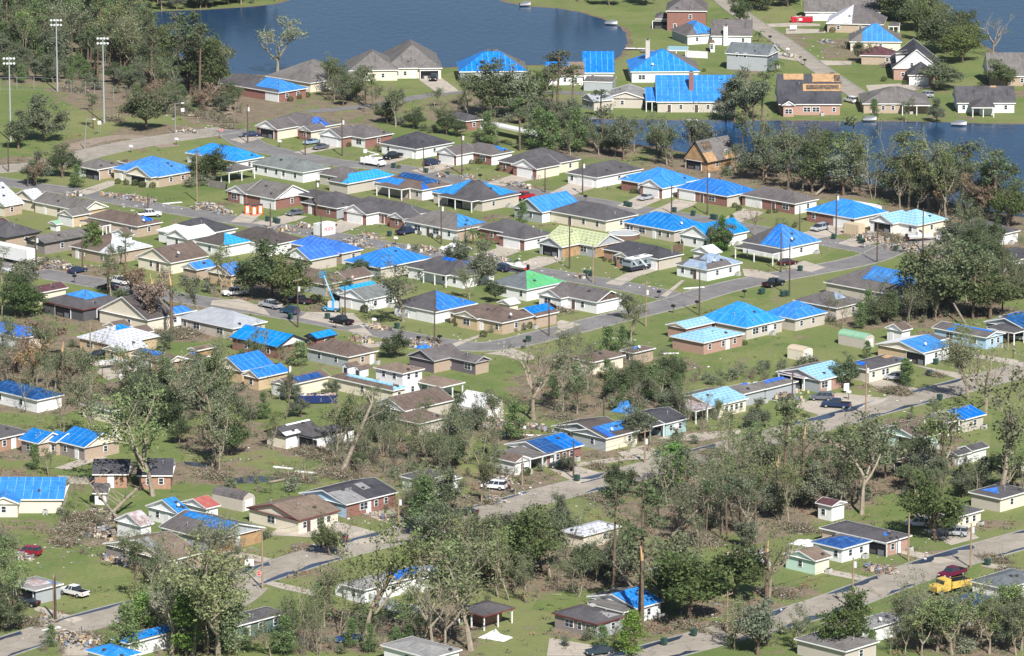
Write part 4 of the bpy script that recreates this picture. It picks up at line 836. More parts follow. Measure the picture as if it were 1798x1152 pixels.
H('lg','w','w','h742,1015,700,792','white roof scrap with blue corner amid bare branches, lower centre','','0S:d:.5-1','0Fw.5',p=.24)
# ------------------------------------------------------------ helper: say where a thing stands
REL=[]
def relation(x,y):
    best=None
    for hx,hy,nick in LAND:
        d=math.hypot(hx-x,(hy-y)*.75)
        if best is None or d<best[0]: best=(d,hx,hy,nick)
    d,hx,hy,nick=best; px,py=PJ(x,y); qx,qy=PJ(hx,hy)
    dx,dy=px-qx,(py-qy)*1.6
    if d<6: rel='beside'
    elif abs(dx)>abs(dy): rel='right of' if dx>0 else 'left of'
    else: rel='before' if dy>0 else 'behind'
    return rel,nick
PEND=[]
def auto_label(o,desc,group=None): PEND.append((o,desc,group))
def flush_labels():
    D={}
    for o,desc,group in PEND:
        rel,nick=relation(o.location.x,o.location.y); D.setdefault((desc,rel,nick),[]).append((o,group))
    W=['leftmost','second from left','third from left','fourth from left','fifth from left','sixth from left','seventh from left','eighth from left','ninth from left','tenth from left']
    W+=['eleventh from left','twelfth from left','thirteenth from left','fourteenth from left','fifteenth from left']
    for (desc,rel,nick),L in D.items():
        L.sort(key=lambda q:PJ(q[0].location.x,q[0].location.y)[0]); n_=len(L)
        nk=nick if nick.startswith('the ') else 'the '+nick
        for i,(o,g) in enumerate(L):
            pre=''
            if n_==2: pre=['left of two: ','right of two: '][i]
            elif n_>2: pre=('rightmost: ' if i==n_-1 else (W[i] if i<15 else 'number %d from left'%(i+1))+': ')
            o['label']=(pre+desc+' '+rel+' '+nk)
            if i>=15 and i<n_-1: o['label']=desc+' deep in the woods '+rel+' '+nk; o['group']='woodland trees '+rel+' '+nk
            if g: o['group']=g
# ------------------------------------------------------------ vehicles
def carpaint(c): return mat('car_paint_%02d_%02d_%02d'%tuple(int(x*99) for x in c),c,.3,metal=0.0)
def wheel_mesh(r=.34):
    k=('wheel',r)
    if k not in PARTM:
        mb=MB(); mb.tube((0,-.12,0),(0,.12,0),r,r,12,0); mb.tube((0,-.13,0),(0,.13,0),r*.6,r*.6,8,1); PARTM[k]=mb.mesh('wheel',[M_black,M_metal])
    return PARTM[k]
PROF={'sedan':([(-2.35,.35),(2.3,.35),(2.35,.62),(2.2,.78),(1.1,.92),(-1.55,.96),(-2.3,.9)],[(-1.65,.94),(1.05,.92),(.35,1.38),(-.9,1.42)],4.7,1.8,.33),
 'suv':([(-2.35,.42),(2.3,.42),(2.35,.75),(2.2,.98),(1.15,1.08),(-2.3,1.1)],[(-2.28,1.08),(1.2,1.06),(.55,1.68),(-2.05,1.72)],4.7,1.9,.38),
 'van':([(-2.45,.4),(2.4,.4),(2.5,.7),(2.3,.95),(1.6,1.05),(-2.4,1.08)],[(-2.4,1.06),(1.75,1.02),(.8,1.7),(-2.15,1.75)],4.9,1.95,.35),
 'pickup':([(-2.9,.5),(2.8,.5),(2.88,.8),(2.75,1.08),(1.35,1.16),(-.95,1.18),(-.95,1.16),(-2.88,1.16)],[(-1.0,1.15),(1.4,1.14),(.75,1.82),(-.8,1.84)],5.8,2.0,.41)}
def vehicle(kind,px,py,hd,col,label,group=None,z=.05):
    body,cab,L,W,wr=PROF[kind]; p=G(px,py)
    nm={'sedan':'sedan','suv':'sport_utility_vehicle','van':'minivan','pickup':'pickup_truck'}[kind]
    t=empty(nm,(p.x,p.y,z),R(hd),label,{'sedan':'car','suv':'car','van':'car','pickup':'pickup truck'}[kind],group)
    mb=MB(); w_=W/2
    mb.prism(body,-w_,w_,0)
    if kind=='pickup': mb.box((-2.75,-w_+.12,1.17),(-1.05,w_-.12,1.175),1)
    me=mb.mesh('body',[carpaint(col),M_dark])
    link('body',me,t)
    mb=MB(); n_=len(cab)
    def y_(z_): return w_-.06-(z_-cab[0][1])*.32
    A=[(x,-y_(z_),z_) for x,z_ in cab]; Bp=[(x,y_(z_),z_) for x,z_ in cab]
    mb.face(A,1); mb.face(Bp[::-1],1)
    for k in range(n_):
        j=(k+1)%n_; mb.face([A[j],A[k],Bp[k],Bp[j]],0 if k==2 else 1)
    # pillars and roof skin
    (xr,zr),(xf,zf)=cab[3],cab[2]
    mb.box((xr-.02,-y_(zr),zr-.02),(xf+.02,y_(zf),zf+.045),0)
    for fx in (.34,.66):
        x=xr+(xf-xr)*fx; xb=cab[0][0]+(cab[1][0]-cab[0][0])*fx
        for s in(-1,1): mb.tube((xb,s*(w_-.05),cab[0][1]),(x,s*(y_(zr)+.01),zr),.05,.05,4,0)
    link('cabin',mb.mesh('cabin',[carpaint(col),M_glass]),t)
    xs=(L*.32,-L*.30)
    for x in xs:
        for s in(-1,1): link('wheel',wheel_mesh(wr),t,(x,s*(w_-.1),wr))
    k='lamps'
    if k not in PARTM:
        mb=MB(); mb.box((-.04,-.18,-.08),(.04,.18,.08)); PARTM[k]=mb.mesh('headlight',mat('headlight_glass',(.8,.8,.78),.2)); PARTM['tail']=MB(); mb2=MB(); mb2.box((-.04,-.12,-.14),(.04,.12,.14)); PARTM['tail']=mb2.mesh('taillight',mat('taillight_red',(.4,.02,.02),.3))
    for s in(-1,1):
        link('headlight',PARTM[k],t,(body[2][0],s*(w_-.3),body[2][1]-.02)); link('taillight',PARTM['tail'],t,(body[0][0]-.02,s*(w_-.2),.85))
    return t
BLK=(.012,.013,.018);WHT=(.75,.76,.77);SIL=(.38,.40,.43);NVY=(.02,.035,.09);RED=(.25,.015,.03);GRY=(.12,.13,.15)
for a in [('pickup',762,141,-95,BLK,'black pickup on the lakeside drive before the large grey-roofed lake house'),
('suv',755,127,-95,WHT,'white vehicle inside the dark garage of the large lake house'),
('sedan',441,240,190,NVY,'dark navy car beside a pole at the leftmost upper street drive'),
('sedan',467,233,226,BLK,'black car parked inside the leftmost open garage'),
('sedan',547,253,226,(.25,.36,.5),'light blue car, farther of two outside the white garage'),
('sedan',563,262,226,GRY,'dark grey car, nearer of two outside the white garage'),
('pickup',689,279,226,BLK,'black pickup on the drive of the plain black-roofed house'),
('suv',758,290,46,NVY,'dark car on the drive left of the brick and white garage'),
('pickup',920,350,46,(.42,.01,.02),'bright red pickup partly hidden behind the centre blue gable'),
('sedan',1134,351,226,SIL,'silver sedan on the drive of the blue house, upper street'),
('van',1440,405,226,SIL,'silver minivan on the drive of the right end blue house'),
('pickup',262,381,14,WHT,'white pickup behind the brown hip roof at upper left'),
('sedan',518,378,226,GRY,'grey sedan beside the streaky dark hip house'),
('pickup',714,411,46,NVY,'dark blue pickup left of the columned porch house'),
('pickup',1358,503,46,BLK,'black pickup parked on the diagonal street by the corner'),
('sedan',1383,465,30,(.06,.01,.015),'dark maroon sedan beside the white flat carport'),
('pickup',413,519,200,WHT,'white pickup with black hood left of the big dark oak'),
('pickup',475,541,136,SIL,'silver pickup parked along the third street'),
('suv',509,551,136,(.02,.07,.14),'blue hatchback parked behind the silver pickup'),
('pickup',600,569,136,BLK,'black pickup on the third street near the boom lift'),
('pickup',527,533,150,(.05,.03,.05),'dark pickup with pink load under the oak branches'),
('suv',172,630,215,BLK,'black car beside the yellow brick gable'),
('suv',987,823,160,(.03,.05,.045),'dark green car on the drive of the white low gable house'),
('suv',868,859,160,WHT,'white car under the tree above the lower street'),
('van',1574,668,160,SIL,'silver van parked before the dark patched roof at right'),
('pickup',130,1046,140,WHT,'white pickup on the lawn at the lower left'),
('suv',50,975,160,RED,'dark red car beside rubble on the left lawn'),
('sedan',46,1064,160,BLK,'black car beside the tattered shack'),
('sedan',818,905,170,BLK,'black car in tree shade on the lower street'),
('suv',1613,925,170,WHT,'white car parked beside the orange brick gable'),
('suv',1677,941,165,SIL,'silver car in front of the tree at lower right'),
('suv',1443,703,170,GRY,'grey car upper one of the two below the turquoise gable'),
('pickup',1468,716,165,NVY,'navy pickup lower one of the two below the turquoise gable'),
('pickup',1672,1013,226,(.13,.01,.04),'maroon pickup right behind the yellow truck'),
('suv',1790,598,160,SIL,'silver car at the right edge by the light blue walls'),
('sedan',771,716,160,(.35,.02,.12),'magenta car near the round blue pool'),
('suv',880,476,136,NVY,'dark blue car behind the slate and green roof'),
('sedan',190,509,150,BLK,'black car on the third street at the left'),
('pickup',209,499,136,WHT,'white pickup on the third street under the broken trees'),
('sedan',136,479,46,NVY,'dark blue car on the short drive at left'),
('sedan',611,1127,200,(.02,.06,.2),'blue car hidden in the cane thicket at the bottom'),
('sedan',1052,1149,200,(.03,.05,.06),'dark car cut by the bottom edge'),
('suv',1625,171,170,SIL,'silver car behind the long canal-bank house'),
('suv',1494,180,120,WHT,'white car at the left end of the canal-bank house'),
('sedan',455,245,200,GRY,'') if 0 else None]:
    if a: vehicle(*a)
def P0(px,py,z=0): p=G(px,py); return (p.x,p.y,z)
def parts(root,lst):
    for nm,mb,m in lst: link(nm,mb.mesh(nm,m),root)
def wheels(t,xs,w_,r):
    for x in xs:
        for s in(-1,1): link('wheel',wheel_mesh(r),t,(x,s*w_,r))
# bucket utility truck
t=empty('bucket_truck',P0(655,291),R(-38),'white utility bucket truck on the upper street behind the sky-blue felt roof','truck')
c=MB(); c.prism([(1.0,.6),(3.4,.6),(3.45,1.2),(2.6,1.4),(2.1,2.2),(1.0,2.25)],-1.05,1.05,0); c.box((2.15,-.95,1.4),(2.5,.95,2.0),1)
b=MB(); b.box((-3.2,-1.15,.7),(.9,1.15,1.7),0); b.box((-3.2,-1.15,1.7),(-.1,-.7,2.0),0); b.box((-3.2,.7,1.7),(-.1,1.15,2.0),0)
a=MB(); a.tube((-1,0,1.7),(-1,0,2.5),.25,.25,8); a.tube((-1,0,2.5),(2.0,0,3.1),.16,.12,6); a.tube((2.0,0,3.1),(-2.2,.1,3.5),.12,.1,6)
k=MB(); k.box((-2.9,-.35,3.0),(-2.2,.35,3.9),0)
parts(t,[('cab',c,[M_white,M_glass]),('body',b,M_white),('boom',a,M_white),('bucket',k,M_white)]); wheels(t,(2.6,-2.0),.95,.48)
# boom lift
t=empty('boom_lift',P0(583,547),R(160),'blue boom lift raised beside the roof under repair','boom lift')
MBL=mat('lift_blue',(.06,.33,.62),.5); MLG=mat('lift_grey',(.5,.52,.53),.6)
b=MB(); b.box((-1.6,-.9,.45),(1.8,.9,.95),0); b2=MB(); b2.box((-1.9,-.8,1.0),(.7,.8,2.3),0); b2.box((-.8,-.83,.98),(-.3,.83,2.35),1)
a=MB(); a.tube((-.6,0,2.1),(.6,-.1,4.6),.24,.2,6,0); a.tube((.6,-.1,4.6),(1.9,-.2,7.8),.2,.14,6,1)
k=MB()
for z_ in(7.5,8.1,8.6):
    for p,q in(((1.7,-.9,z_),(2.6,-.9,z_)),((2.6,-.9,z_),(2.6,.6,z_)),((2.6,.6,z_),(1.7,.6,z_)),((1.7,.6,z_),(1.7,-.9,z_))): k.tube(p,q,.05,.05,4)
for x,y in((1.7,-.9),(2.6,-.9),(2.6,.6),(1.7,.6)): k.tube((x,y,7.5),(x,y,8.6),.05,.05,4)
k.box((1.7,-.9,7.45),(2.6,.6,7.52))
parts(t,[('chassis',b,MBL),('counterweight',b2,[MLG,MBL]),('boom',a,[MBL,mat('lift_pale_blue',(.3,.5,.68),.5)]),('basket',k,MBL)]); wheels(t,(1.2,-1.2),.85,.45)
# travel trailer
t=empty('travel_trailer',P0(1122,474),R(226),'white-roofed grey and black travel trailer parked before the black slate roof','travel trailer')
MTG=mat('trailer_grey',(.20,.24,.27),.5); MTB=mat('trailer_black',(.025,.03,.045),.4)
b=MB(); b.prism([(-4.4,.7),(3.7,.7),(4.2,1.5),(4.1,2.3),(3.6,3.0),(-4.4,3.0)],-1.22,1.22,0); b.prism([(-4.41,.5),(3.9,.5),(4.1,1.3),(-4.41,1.3)],-1.24,1.24,1)
rf=MB(); rf.box((-4.45,-1.27,3.01),(3.55,1.27,3.12),0); rf.box((.2,-.45,3.12),(1.3,.45,3.42),1); rf.box((-2.6,-.3,3.12),(-2.0,.3,3.27),1)
nose=MB(); nose.box((3.75,-1.1,2.35),(4.12,1.1,2.8),0)
wnd=MB(); 
for x in(-3.5,-1.2,.5,2.6): wnd.box((x,1.225,1.7),(x+.8,1.26,2.4))
st=MB(); st.face([(-1.6,1.262,.9),(-.9,1.262,.9),(1.4,1.262,2.9),(.8,1.262,2.9)][::-1]); st.face([(1.6,1.262,1.4),(1.9,1.262,1.3),(3.4,1.262,2.7),(3.1,1.262,2.8)][::-1]); st.box((-4.2,1.25,1.35),(-.4,1.264,1.45))
hi=MB(); hi.tube((4.1,-.6,.6),(5.1,0,.6),.06,.06,5); hi.tube((4.1,.6,.6),(5.1,0,.6),.06,.06,5); hi.tube((5.0,0,0),(5.0,0,.8),.06,.06,5)
parts(t,[('body',b,[MTG,MTB]),('roof',rf,[M_white,mat('ac_unit',(.3,.3,.31),.6)]),('windshield',nose,M_glass),('windows',wnd,M_glass),('stripes',st,mat('trailer_stripe',(.5,.56,.62),.5)),('hitch',hi,M_black)]); wheels(t,(-.4,-1.3),1.0,.36)
def text(body,size,m,parent,loc,rot,nm='lettering',shear=0):
    cu=bpy.data.curves.new(nm,'FONT'); cu.body=body; cu.size=size; cu.extrude=.012; cu.shear=shear; cu.align_x='CENTER'; cu.materials.append(m)
    o=bpy.data.objects.new(nm,cu); me=bpy.data.meshes.new_from_object(o); bpy.data.objects.remove(o); o=bpy.data.objects.new(nm,me); COL.objects.link(o); o.parent=parent; o.location=loc; o.rotation_euler=rot; return o
# storage box with red lettering
t=empty('storage_container',P0(564,416),R(46),'white portable storage box with red lettering on the kerb','storage container')
b=MB(); b.box((0,0,.1),(4.6,2.6,2.75),0); 
for i in range(9): b.box((.25+i*.5,-.03,.25),(.29+i*.5,-.001,2.6),1)
rf=MB(); rf.box((-.05,-.05,2.76),(4.65,2.65,2.86),0)
dr=MB(); dr.box((-.05,.2,.2),(-.012,2.4,2.6),0); dr.tube((-.06,1.3,.3),(-.06,1.3,2.5),.03,.03,4,0)
parts(t,[('box',b,[M_white,mat('panel_seam',(.6,.61,.62),.6)]),('roof',rf,M_white),('door',dr,mat('door_offwhite',(.68,.69,.7),.6))])
text('PODS',1.15,mat('red_letters',(.45,.03,.06),.6),t,(2.3,-.05,1.15),(R(90),0,0),shear=.3)
# box trailer at the left
t=empty('box_trailer',P0(62,466),R(136),'long white box trailer with grey lettering at the left edge','trailer')
b=MB(); b.box((0,0,.95),(13.5,2.5,3.9),0); b.box((.02,-.02,1.0),(.3,2.52,3.85),1)
ch=MB(); ch.box((.3,.4,.6),(13,2.1,.94)); 
lg=MB(); lg.box((10.5,.5,0),(10.7,.7,.6)); lg.box((10.5,1.8,0),(10.7,2.0,.6))
parts(t,[('box',b,[M_white,mat('trailer_frame',(.55,.56,.57),.5)]),('chassis',ch,M_dark),('landing_leg',lg,M_metal)]); wheels(t,(1.4,2.6),1.1,.48)
ml=mat('grey_letters',(.28,.29,.31),.7)
text('TADLOCK',.95,ml,t,(9.6,2.53,3.0),(R(90),0,R(180)))
for z_,x0,x1 in((2.4,8.2,10.4),(1.9,7.9,10.9)):
    mb=MB(); x=x0
    while x<x1: mb.box((x,2.51,z_),(x+.22,2.53,z_+.2)); x+=.33
    link('small_lettering',mb.mesh('small_lettering',ml),t)
# portable toilets
MO=mat('toilet_orange',(.72,.13,.02),.5)
for i,(px,py,lab) in enumerate(((434,376,'orange portable toilet, leftmost of the three'),(446,378,'orange portable toilet in the middle of the three'),(457,376,'orange portable toilet, rightmost of the three'))):
    t=empty('portable_toilet',P0(px,py),R(8),lab,'portable toilet','orange portable toilets')
    b=MB(); b.box((-.62,-.6,.05),(.62,.6,2.25),0); d=MB(); d.box((-.3,-.66,.35),(.32,-.61,2.0),0); r_=MB(); r_.box((-.68,-.66,2.26),(.68,.66,2.42),0,taper=.8)
    parts(t,[('cabin',b,MO),('door',d,M_white),('roof',r_,mat('toilet_roof',(.03,.04,.07),.6))])
# skips
for px,py,L,hd,c,lab in ((1408,39,6.4,0,(.45,.01,.03),'red roll-off dumpster with white panel by the top road'),(556,707,8.2,4,(.015,.03,.13),'navy blue roll-off dumpster beside the two-dormer roof')):
    t=empty('dumpster',P0(px,py),R(hd),lab,'dumpster'); m_=mat('skip_%d'%px,c,.5,.3,2)
    b=MB(); h=1.7; w_=1.2; l_=L/2
    for y in(-w_,w_-.08): b.box((-l_,y,.2),(l_,y+.08,h))
    b.box((-l_,-w_+.08,.2),(-l_+.08,w_-.08,h)); b.box((l_-.08,-w_+.08,.2),(l_,w_-.08,h)); b.box((-l_+.08,-w_+.08,.2),(l_-.08,w_-.08,.3))
    rb=b
    for i in range(9): x=-l_+.3+i*(L-.6)/8; rb.box((x-.05,-w_-.09,.2),(x+.05,-w_-.002,h))
    fl=MB(); rr=random.Random(px)
    for i in range(60): x,y=rr.uniform(-l_+.4,l_-.4),rr.uniform(-.9,.9); s=rr.uniform(.15,.6); fl.box((x-s,y-s*.5,.4),(x+s,y+s*.5,rr.uniform(1.2,1.9)),0,rr.uniform(0,3))
    parts(t,[('bin',b,m_),('load',fl,mat('mixed_debris',(.3,.3,.3),.9,kind='random',col2=[(.45,.36,.26),(.25,.2,.17),(.6,.58,.55),(.12,.12,.14),(.5,.28,.2),(.35,.36,.4)]))])
    if px==1408: mb=MB(); mb.box((-1.4,-1.31,.7),(0,-1.295,1.35)); link('panel',mb.mesh('panel',M_white),t)
# boats
def boat(px,py,hd,label,L=6.2,cover=False,trailer=True,c=WHT):
    t=empty('motorboat',P0(px,py),R(hd),label,'boat'); b=MB(); z0=.7 if trailer else .05; w_=1.15; n_=10
    S=[]
    for i in range(n_+1):
        s=i/n_; x=-L/2+L*s; ww=w_*(1 if s<.55 else math.cos((s-.55)/.45*1.45)); zt=z0+.85+.35*s**2; zb=z0+.5*max(0,s-.7)/.3
        S.append([(x,-ww,zt),(x,-ww*.75,z0+.35+zb*0),(x,0,zb if zb>z0 else z0),(x,ww*.75,z0+.35),(x,ww,zt)])
    for i in range(n_):
        for k in range(4): b.face([S[i][k],S[i+1][k],S[i+1][k+1],S[i][k+1]],1 if k in(0,3) else 0)
    b.face([q for q in S[0]],0)
    d=MB()
    for i in range(n_): 
        zz=.02 if not cover else .5*math.sin(i/n_*3.1)+.1
        zz2=.02 if not cover else .5*math.sin((i+1)/n_*3.1)+.1
        a0,a1,b0,b1=S[i][0],S[i][4],S[i+1][0],S[i+1][4]; 
        m0=((a0[0]),0,a0[2]+zz);m1=((b0[0]),0,b0[2]+zz2)
        d.face([a0,b0,m1,m0]); d.face([m0,m1,b1,a1])
    parts(t,[('hull',b,[carpaint(c),carpaint(WHT)]),('deck' if not cover else 'cover',d,carpaint((.68,.7,.72)) if not cover else (mat('boat_cover',(.62,.65,.7),.8,.4,2) if trailer else mat('boat_cover_dark',(.16,.18,.20),.8,.4,2)))])
    if not cover:
        cb=MB(); cb.box((-.9,-.6,z0+.9),(.1,.6,z0+1.7),0); cb.box((-.1,-.6,z0+1.4),(.12,.6,z0+2.1),1); link('console',cb.mesh('console',[carpaint(WHT),M_glass]),t)
        mo=MB(); mo.box((-L/2-.5,-.25,z0+.4),(-L/2-.05,.25,z0+1.5)); link('outboard_motor',mo.mesh('outboard_motor',M_black),t)
    if trailer:
        f=MB(); f.box((-L/2,-1,.35),(L/2-.5,-.9,.45)); f.box((-L/2,.9,.35),(L/2-.5,1,.45)); f.tube((L/2-.5,-.95,.4),(L/2+1,0,.4),.05,.05,4); f.tube((L/2-.5,.95,.4),(L/2+1,0,.4),.05,.05,4); f.box((-1.6,-.9,.35),(-1.5,.9,.45))
        link('trailer_frame',f.mesh('trailer_frame',M_metal),t); wheels(t,(-1.2,-1.9),1.15,.33)
boat(198,647,205,'white motorboat on a twin-axle trailer beside the yellow brick gable')
boat(238,676,165,'boat under a crumpled white cover near the lower drive',cover=True,L=7)
boat(24,487,150,'white motorboat on a trailer on the left third street',L=7)
boat(907,478,140,'white and red boat behind the slate and green roof',c=(.5,.03,.04))
boat(1616,425,20,'red and blue motorboat beside the pale turquoise roof drive',c=(.3,.03,.07),L=6.5)
boat(1074,44,-20,'small covered boat moored at the lake corner',trailer=False,L=3.6,c=GRY,cover=True)
boat(922,11,10,'small covered boat at the far lake shore',trailer=False,L=3.4,c=GRY,cover=True)
boat(1684,221,-15,'turquoise skiff on the canal bank',trailer=False,L=4,c=(.2,.5,.62),cover=True)
boat(1527,213,0,'small boat on the canal bank left of the turquoise skiff',trailer=False,L=3.6,c=(.3,.32,.34),cover=True)
# yellow truck
t=empty('yellow_truck',P0(1670,1040),R(214),'old yellow cab and box truck beside the bottom right street','truck'); MY=mat('truck_yellow',(.66,.46,.10),.5,.3,2)
c=MB(); c.prism([(.9,.7),(3.9,.7),(4.0,1.5),(3.9,1.75),(2.5,1.9),(2.15,2.7),(.9,2.75)],-1.1,1.1,0); c.box((2.2,-1.0,1.9),(2.56,1.0,2.5),1)
b=MB(); b.box((-3.6,-1.2,1.0),(.7,1.2,2.2),0); b.box((-3.5,-1.1,2.2),(.6,1.1,2.21),1)
for i in range(5): b.box((-3.3+i*.9,1.2,1.0),(-3.2+i*.9,1.26,2.25),0)
fr=MB(); fr.box((-3.6,-.5,.65),(.9,.5,.99))
parts(t,[('cab',c,[MY,M_glass]),('cargo_box',b,[MY,M_dark]),('frame',fr,M_black)]); wheels(t,(2.9,-2.4),1.0,.5)
# ------------------------------------------------------------ sheds of other shapes
def barrel(px,py,ang,L,W,hw,hr,mr_,mw,label,gamb=False,doors=True,rz=None):
    t=empty('barn_shed',P0(px,py),R(ang),label,'shed'); w_=MB(); r_=MB()
    # ridge along local x, gable toward +x side; origin near corner, y toward back
    prof=[]
    if gamb: prof=[(0,hw),(W*.13,hw+hr*.55),(W*.5,hw+hr),(W*.87,hw+hr*.55),(W,hw)]
    else: prof=[(W/2-W/2*math.cos(a),hw+hr*math.sin(a)) for a in [math.pi*i/8 for i in range(9)]]
    w_.face([(0,0,0),(L,0,0),(L,0,hw),(0,0,hw)]); w_.face([(L,W,0),(0,W,0),(0,W,hw),(L,W,hw)])
    for x in(0,L):
        P=[(x,0,0),(x,W,0)]+[(x,y,z) for y,z in prof[::-1]]; w_.face(P if x else P[::-1])
    u=0
    for i in range(len(prof)-1):
        (ya,za),(yb,zb)=prof[i],prof[i+1]; d=math.hypot(yb-ya,zb-za)
        r_.face([(-.15,ya,za+.04),(L+.15,ya,za+.04),(L+.15,yb,zb+.04),(-.15,yb,zb+.04)],0,[(0,u),(L,u),(L,u+d),(0,u+d)]); u+=d
    parts(t,[('walls',w_,mw),('roof',r_,mr_)])
    link('door',door_mesh(),t,(L*.45,-.02,0),0)
    for f in(.2,.75): link('window',window_mesh(1.0,1.3),t,(L*f,-.02,.7),0)
    mb=MB(); mb.box((-.06,W*.2,.05),(-.01,W*.8,hw*.95),0); d=link('end_door',mb.mesh('end_door',M_white),t)
    return t
barrel(1535,609,136,7.2,3.2,2.0,1.0,roofm('gn'),wallm('bg'),'pale shed with rounded green metal roof at the wood edge')
barrel(1427,630,136,4.2,3.2,1.9,.8,mat('tan_roof',(.5,.42,.33),.7),wallm('cr'),'small tan shed alone on the lawn right of the hedge')
barrel(1548,380,136,9.5,3.2,2.2,.8,roofm('W'),wallm('w'),'long white barrel-roofed shed behind the right end blue house')
barrel(448,893,140,7.6,3.4,2.2,1.3,roofm('pg'),wallm('bg'),'beige barn shed with brown gambrel roof beside the ditch',gamb=True)
barrel(884,732,140,6.8,6.0,2.4,2.6,roofm('W'),wallm('bg'),'largest grey barn shed with shiny white gambrel roof by the pale bare tree',gamb=True)
H('br','w','w','b1584,581,1553,1603','white shed with brown gable right of the green barrel roof','','','0Fd.3',name='shed',cat='shed',vents=0,p=.5)
H('mr','w','w','a1461,889,1431,1488','white shed with dark red roof in the woods clearing','','','0Fw.4 0Sd.5',name='shed',cat='shed',vents=0,p=.3,h=3)
H('gn','w','w','b99,394,84,110,h1.8','tiny white shed with green roof beside the grey cream gable house','','','-',name='shed',cat='shed',vents=0,h=1.8)
H('br','w','w','b222,414,194,236,h2','small brown-roofed shed in front of the brown hip house','','','-',name='shed',cat='shed',vents=0,h=2.1)
H('W','cr','cr','b895,535,872,914,h2','cream garden shed behind the tan brick house at the bend','','','-',name='shed',cat='shed',vents=0,h=2.0)
H('W','w','w','b1248,446,1213,m4,h2.2','white metal shed behind the torn-sheeting corner house','','','-',name='shed',cat='shed',vents=0,h=2.2)
# tan container
t=empty('shipping_container',P0(1507,415),R(46),'tan shipping container standing on the turquoise-roof neighbour drive','container'); b=MB(); MT=mat('container_tan',(.55,.46,.33),.6)
b.box((0,0,.05),(2.4,4.5,2.6)); 
for i in range(8): b.box((-.04,.3+i*.52,.2),(-.001,.5+i*.52,2.5))
d=MB(); d.box((.1,-.05,.15),(1.15,-.005,2.5)); d.box((1.25,-.05,.15),(2.3,-.005,2.5)); parts(t,[('box',b,MT),('doors',d,MT)])
# round pools
def pool(px,py,r_,label,c,cover):
    t=empty('round_pool',P0(px,py),0,label,'pool'); b=MB(); n_=24
    for i in range(n_):
        a0,a1=2*math.pi*i/n_,2*math.pi*(i+1)/n_; b.face([(r_*math.cos(a0),r_*math.sin(a0),0),(r_*math.cos(a1),r_*math.sin(a1),0),(r_*math.cos(a1),r_*math.sin(a1),1.2),(r_*math.cos(a0),r_*math.sin(a0),1.2)])
    rm=MB()
    for i in range(n_):
        a0,a1=2*math.pi*i/n_,2*math.pi*(i+1)/n_; rm.tube((r_*math.cos(a0),r_*math.sin(a0),1.22),(r_*math.cos(a1),r_*math.sin(a1),1.22),.1,.1,5,0,False)
    w_=MB(); w_.face([((r_-.08)*math.cos(2*math.pi*i/n_),(r_-.08)*math.sin(2*math.pi*i/n_),1.05) for i in range(n_)])
    parts(t,[('wall',b,c),('rim',rm,M_white),('water',w_,cover)])
pool(1096,418,3.6,'round above-ground pool with brown wall behind the wide blue house',mat('pool_brown',(.16,.11,.09),.7),mat('pool_cover',(.45,.48,.5),.5))
pool(806,748,3.6,'round blue above-ground pool near the magenta car',mat('pool_blue',(.02,.10,.26),.5),M_wet)
# collapsed canopy
def canopy(px,py,label,s=1,seed=1,col=(.7,.7,.72)):
    t=MB(); r=random.Random(seed); n_=9; Hh=[[0]*(n_+1) for _ in range(n_+1)]
    for i in range(n_+1):
        for j in range(n_+1):
            d=max(abs(i-n_/2),abs(j-n_/2))/(n_/2); Hh[i][j]=max(.05,(1-d)*2.2+r.uniform(-.25,.25))
    for i in range(n_):
        for j in range(n_):
            q=[(i,j),(i+1,j),(i+1,j+1),(i,j+1)]; t.face([((a-n_/2)*.75*s,(b_-n_/2)*.6*s,Hh[a][b_]*s*.8) for a,b_ in q])
    o=link('collapsed_canopy',t.mesh('collapsed_canopy',mat('canopy_white',col,.7,.2,1)),None,P0(px,py),R(30)); tag(o,label,'canopy')
canopy(801,437,'collapsed white canopy tent on the lawn by the palm',1,1)
canopy(1180,300-0,'',.01,2) if 0 else None
# ------------------------------------------------------------ trees
def leafmesh(name,P,size,seed,m,flat=.35):
    g=np.random.default_rng(seed); n_=len(P); P=np.array(P,dtype=float)
    a=g.normal(size=(n_,3)); a[:,2]*=.8; a/=np.linalg.norm(a,axis=1)[:,None]
    b_=g.normal(size=(n_,3)); b_-= (b_*a).sum(1)[:,None]*a; b_/=np.linalg.norm(b_,axis=1)[:,None]
    s=size*(.45+1.1*g.random(n_)**1.6)[:,None]; t=s*(.45+.35*g.random((n_,1)))
    V=np.stack([P-a*s*.5-b_*t*.35,P+b_*t*.5*0-a*s*0+b_*t*.55,P+a*s*.5,P-b_*t*.55],1).reshape(-1,3)
    me=bpy.data.meshes.new(name); me.vertices.add(len(V)); me.vertices.foreach_set('co',V.ravel().astype(np.float32))
    me.loops.add(n_*4); me.loops.foreach_set('vertex_index',np.arange(n_*4,dtype=np.int32)); me.polygons.add(n_); me.polygons.foreach_set('loop_start',np.arange(0,n_*4,4,dtype=np.int32)); me.update(calc_edges=True)
    me.materials.append(m); return me
LM={'D':mat('leaf_dark',(.085,.120,.048),.75,kind='leaf',col2=(.135,.17,.07,1)),'S':mat('leaf_sprout',(.145,.185,.078),.75,kind='leaf',col2=(.20,.235,.11,1)),
 'P':mat('leaf_pine',(.085,.13,.055),.75,kind='leaf',col2=(.14,.17,.07,1)),'R':mat('leaf_fresh',(.12,.20,.055),.75,kind='leaf',col2=(.19,.27,.08,1)),
 'X':mat('leaf_dead',(.24,.155,.10),.85,kind='leaf',col2=(.30,.21,.14,1)),'A':mat('leaf_grey',(.14,.17,.10),.8,kind='leaf',col2=(.20,.22,.14,1))}
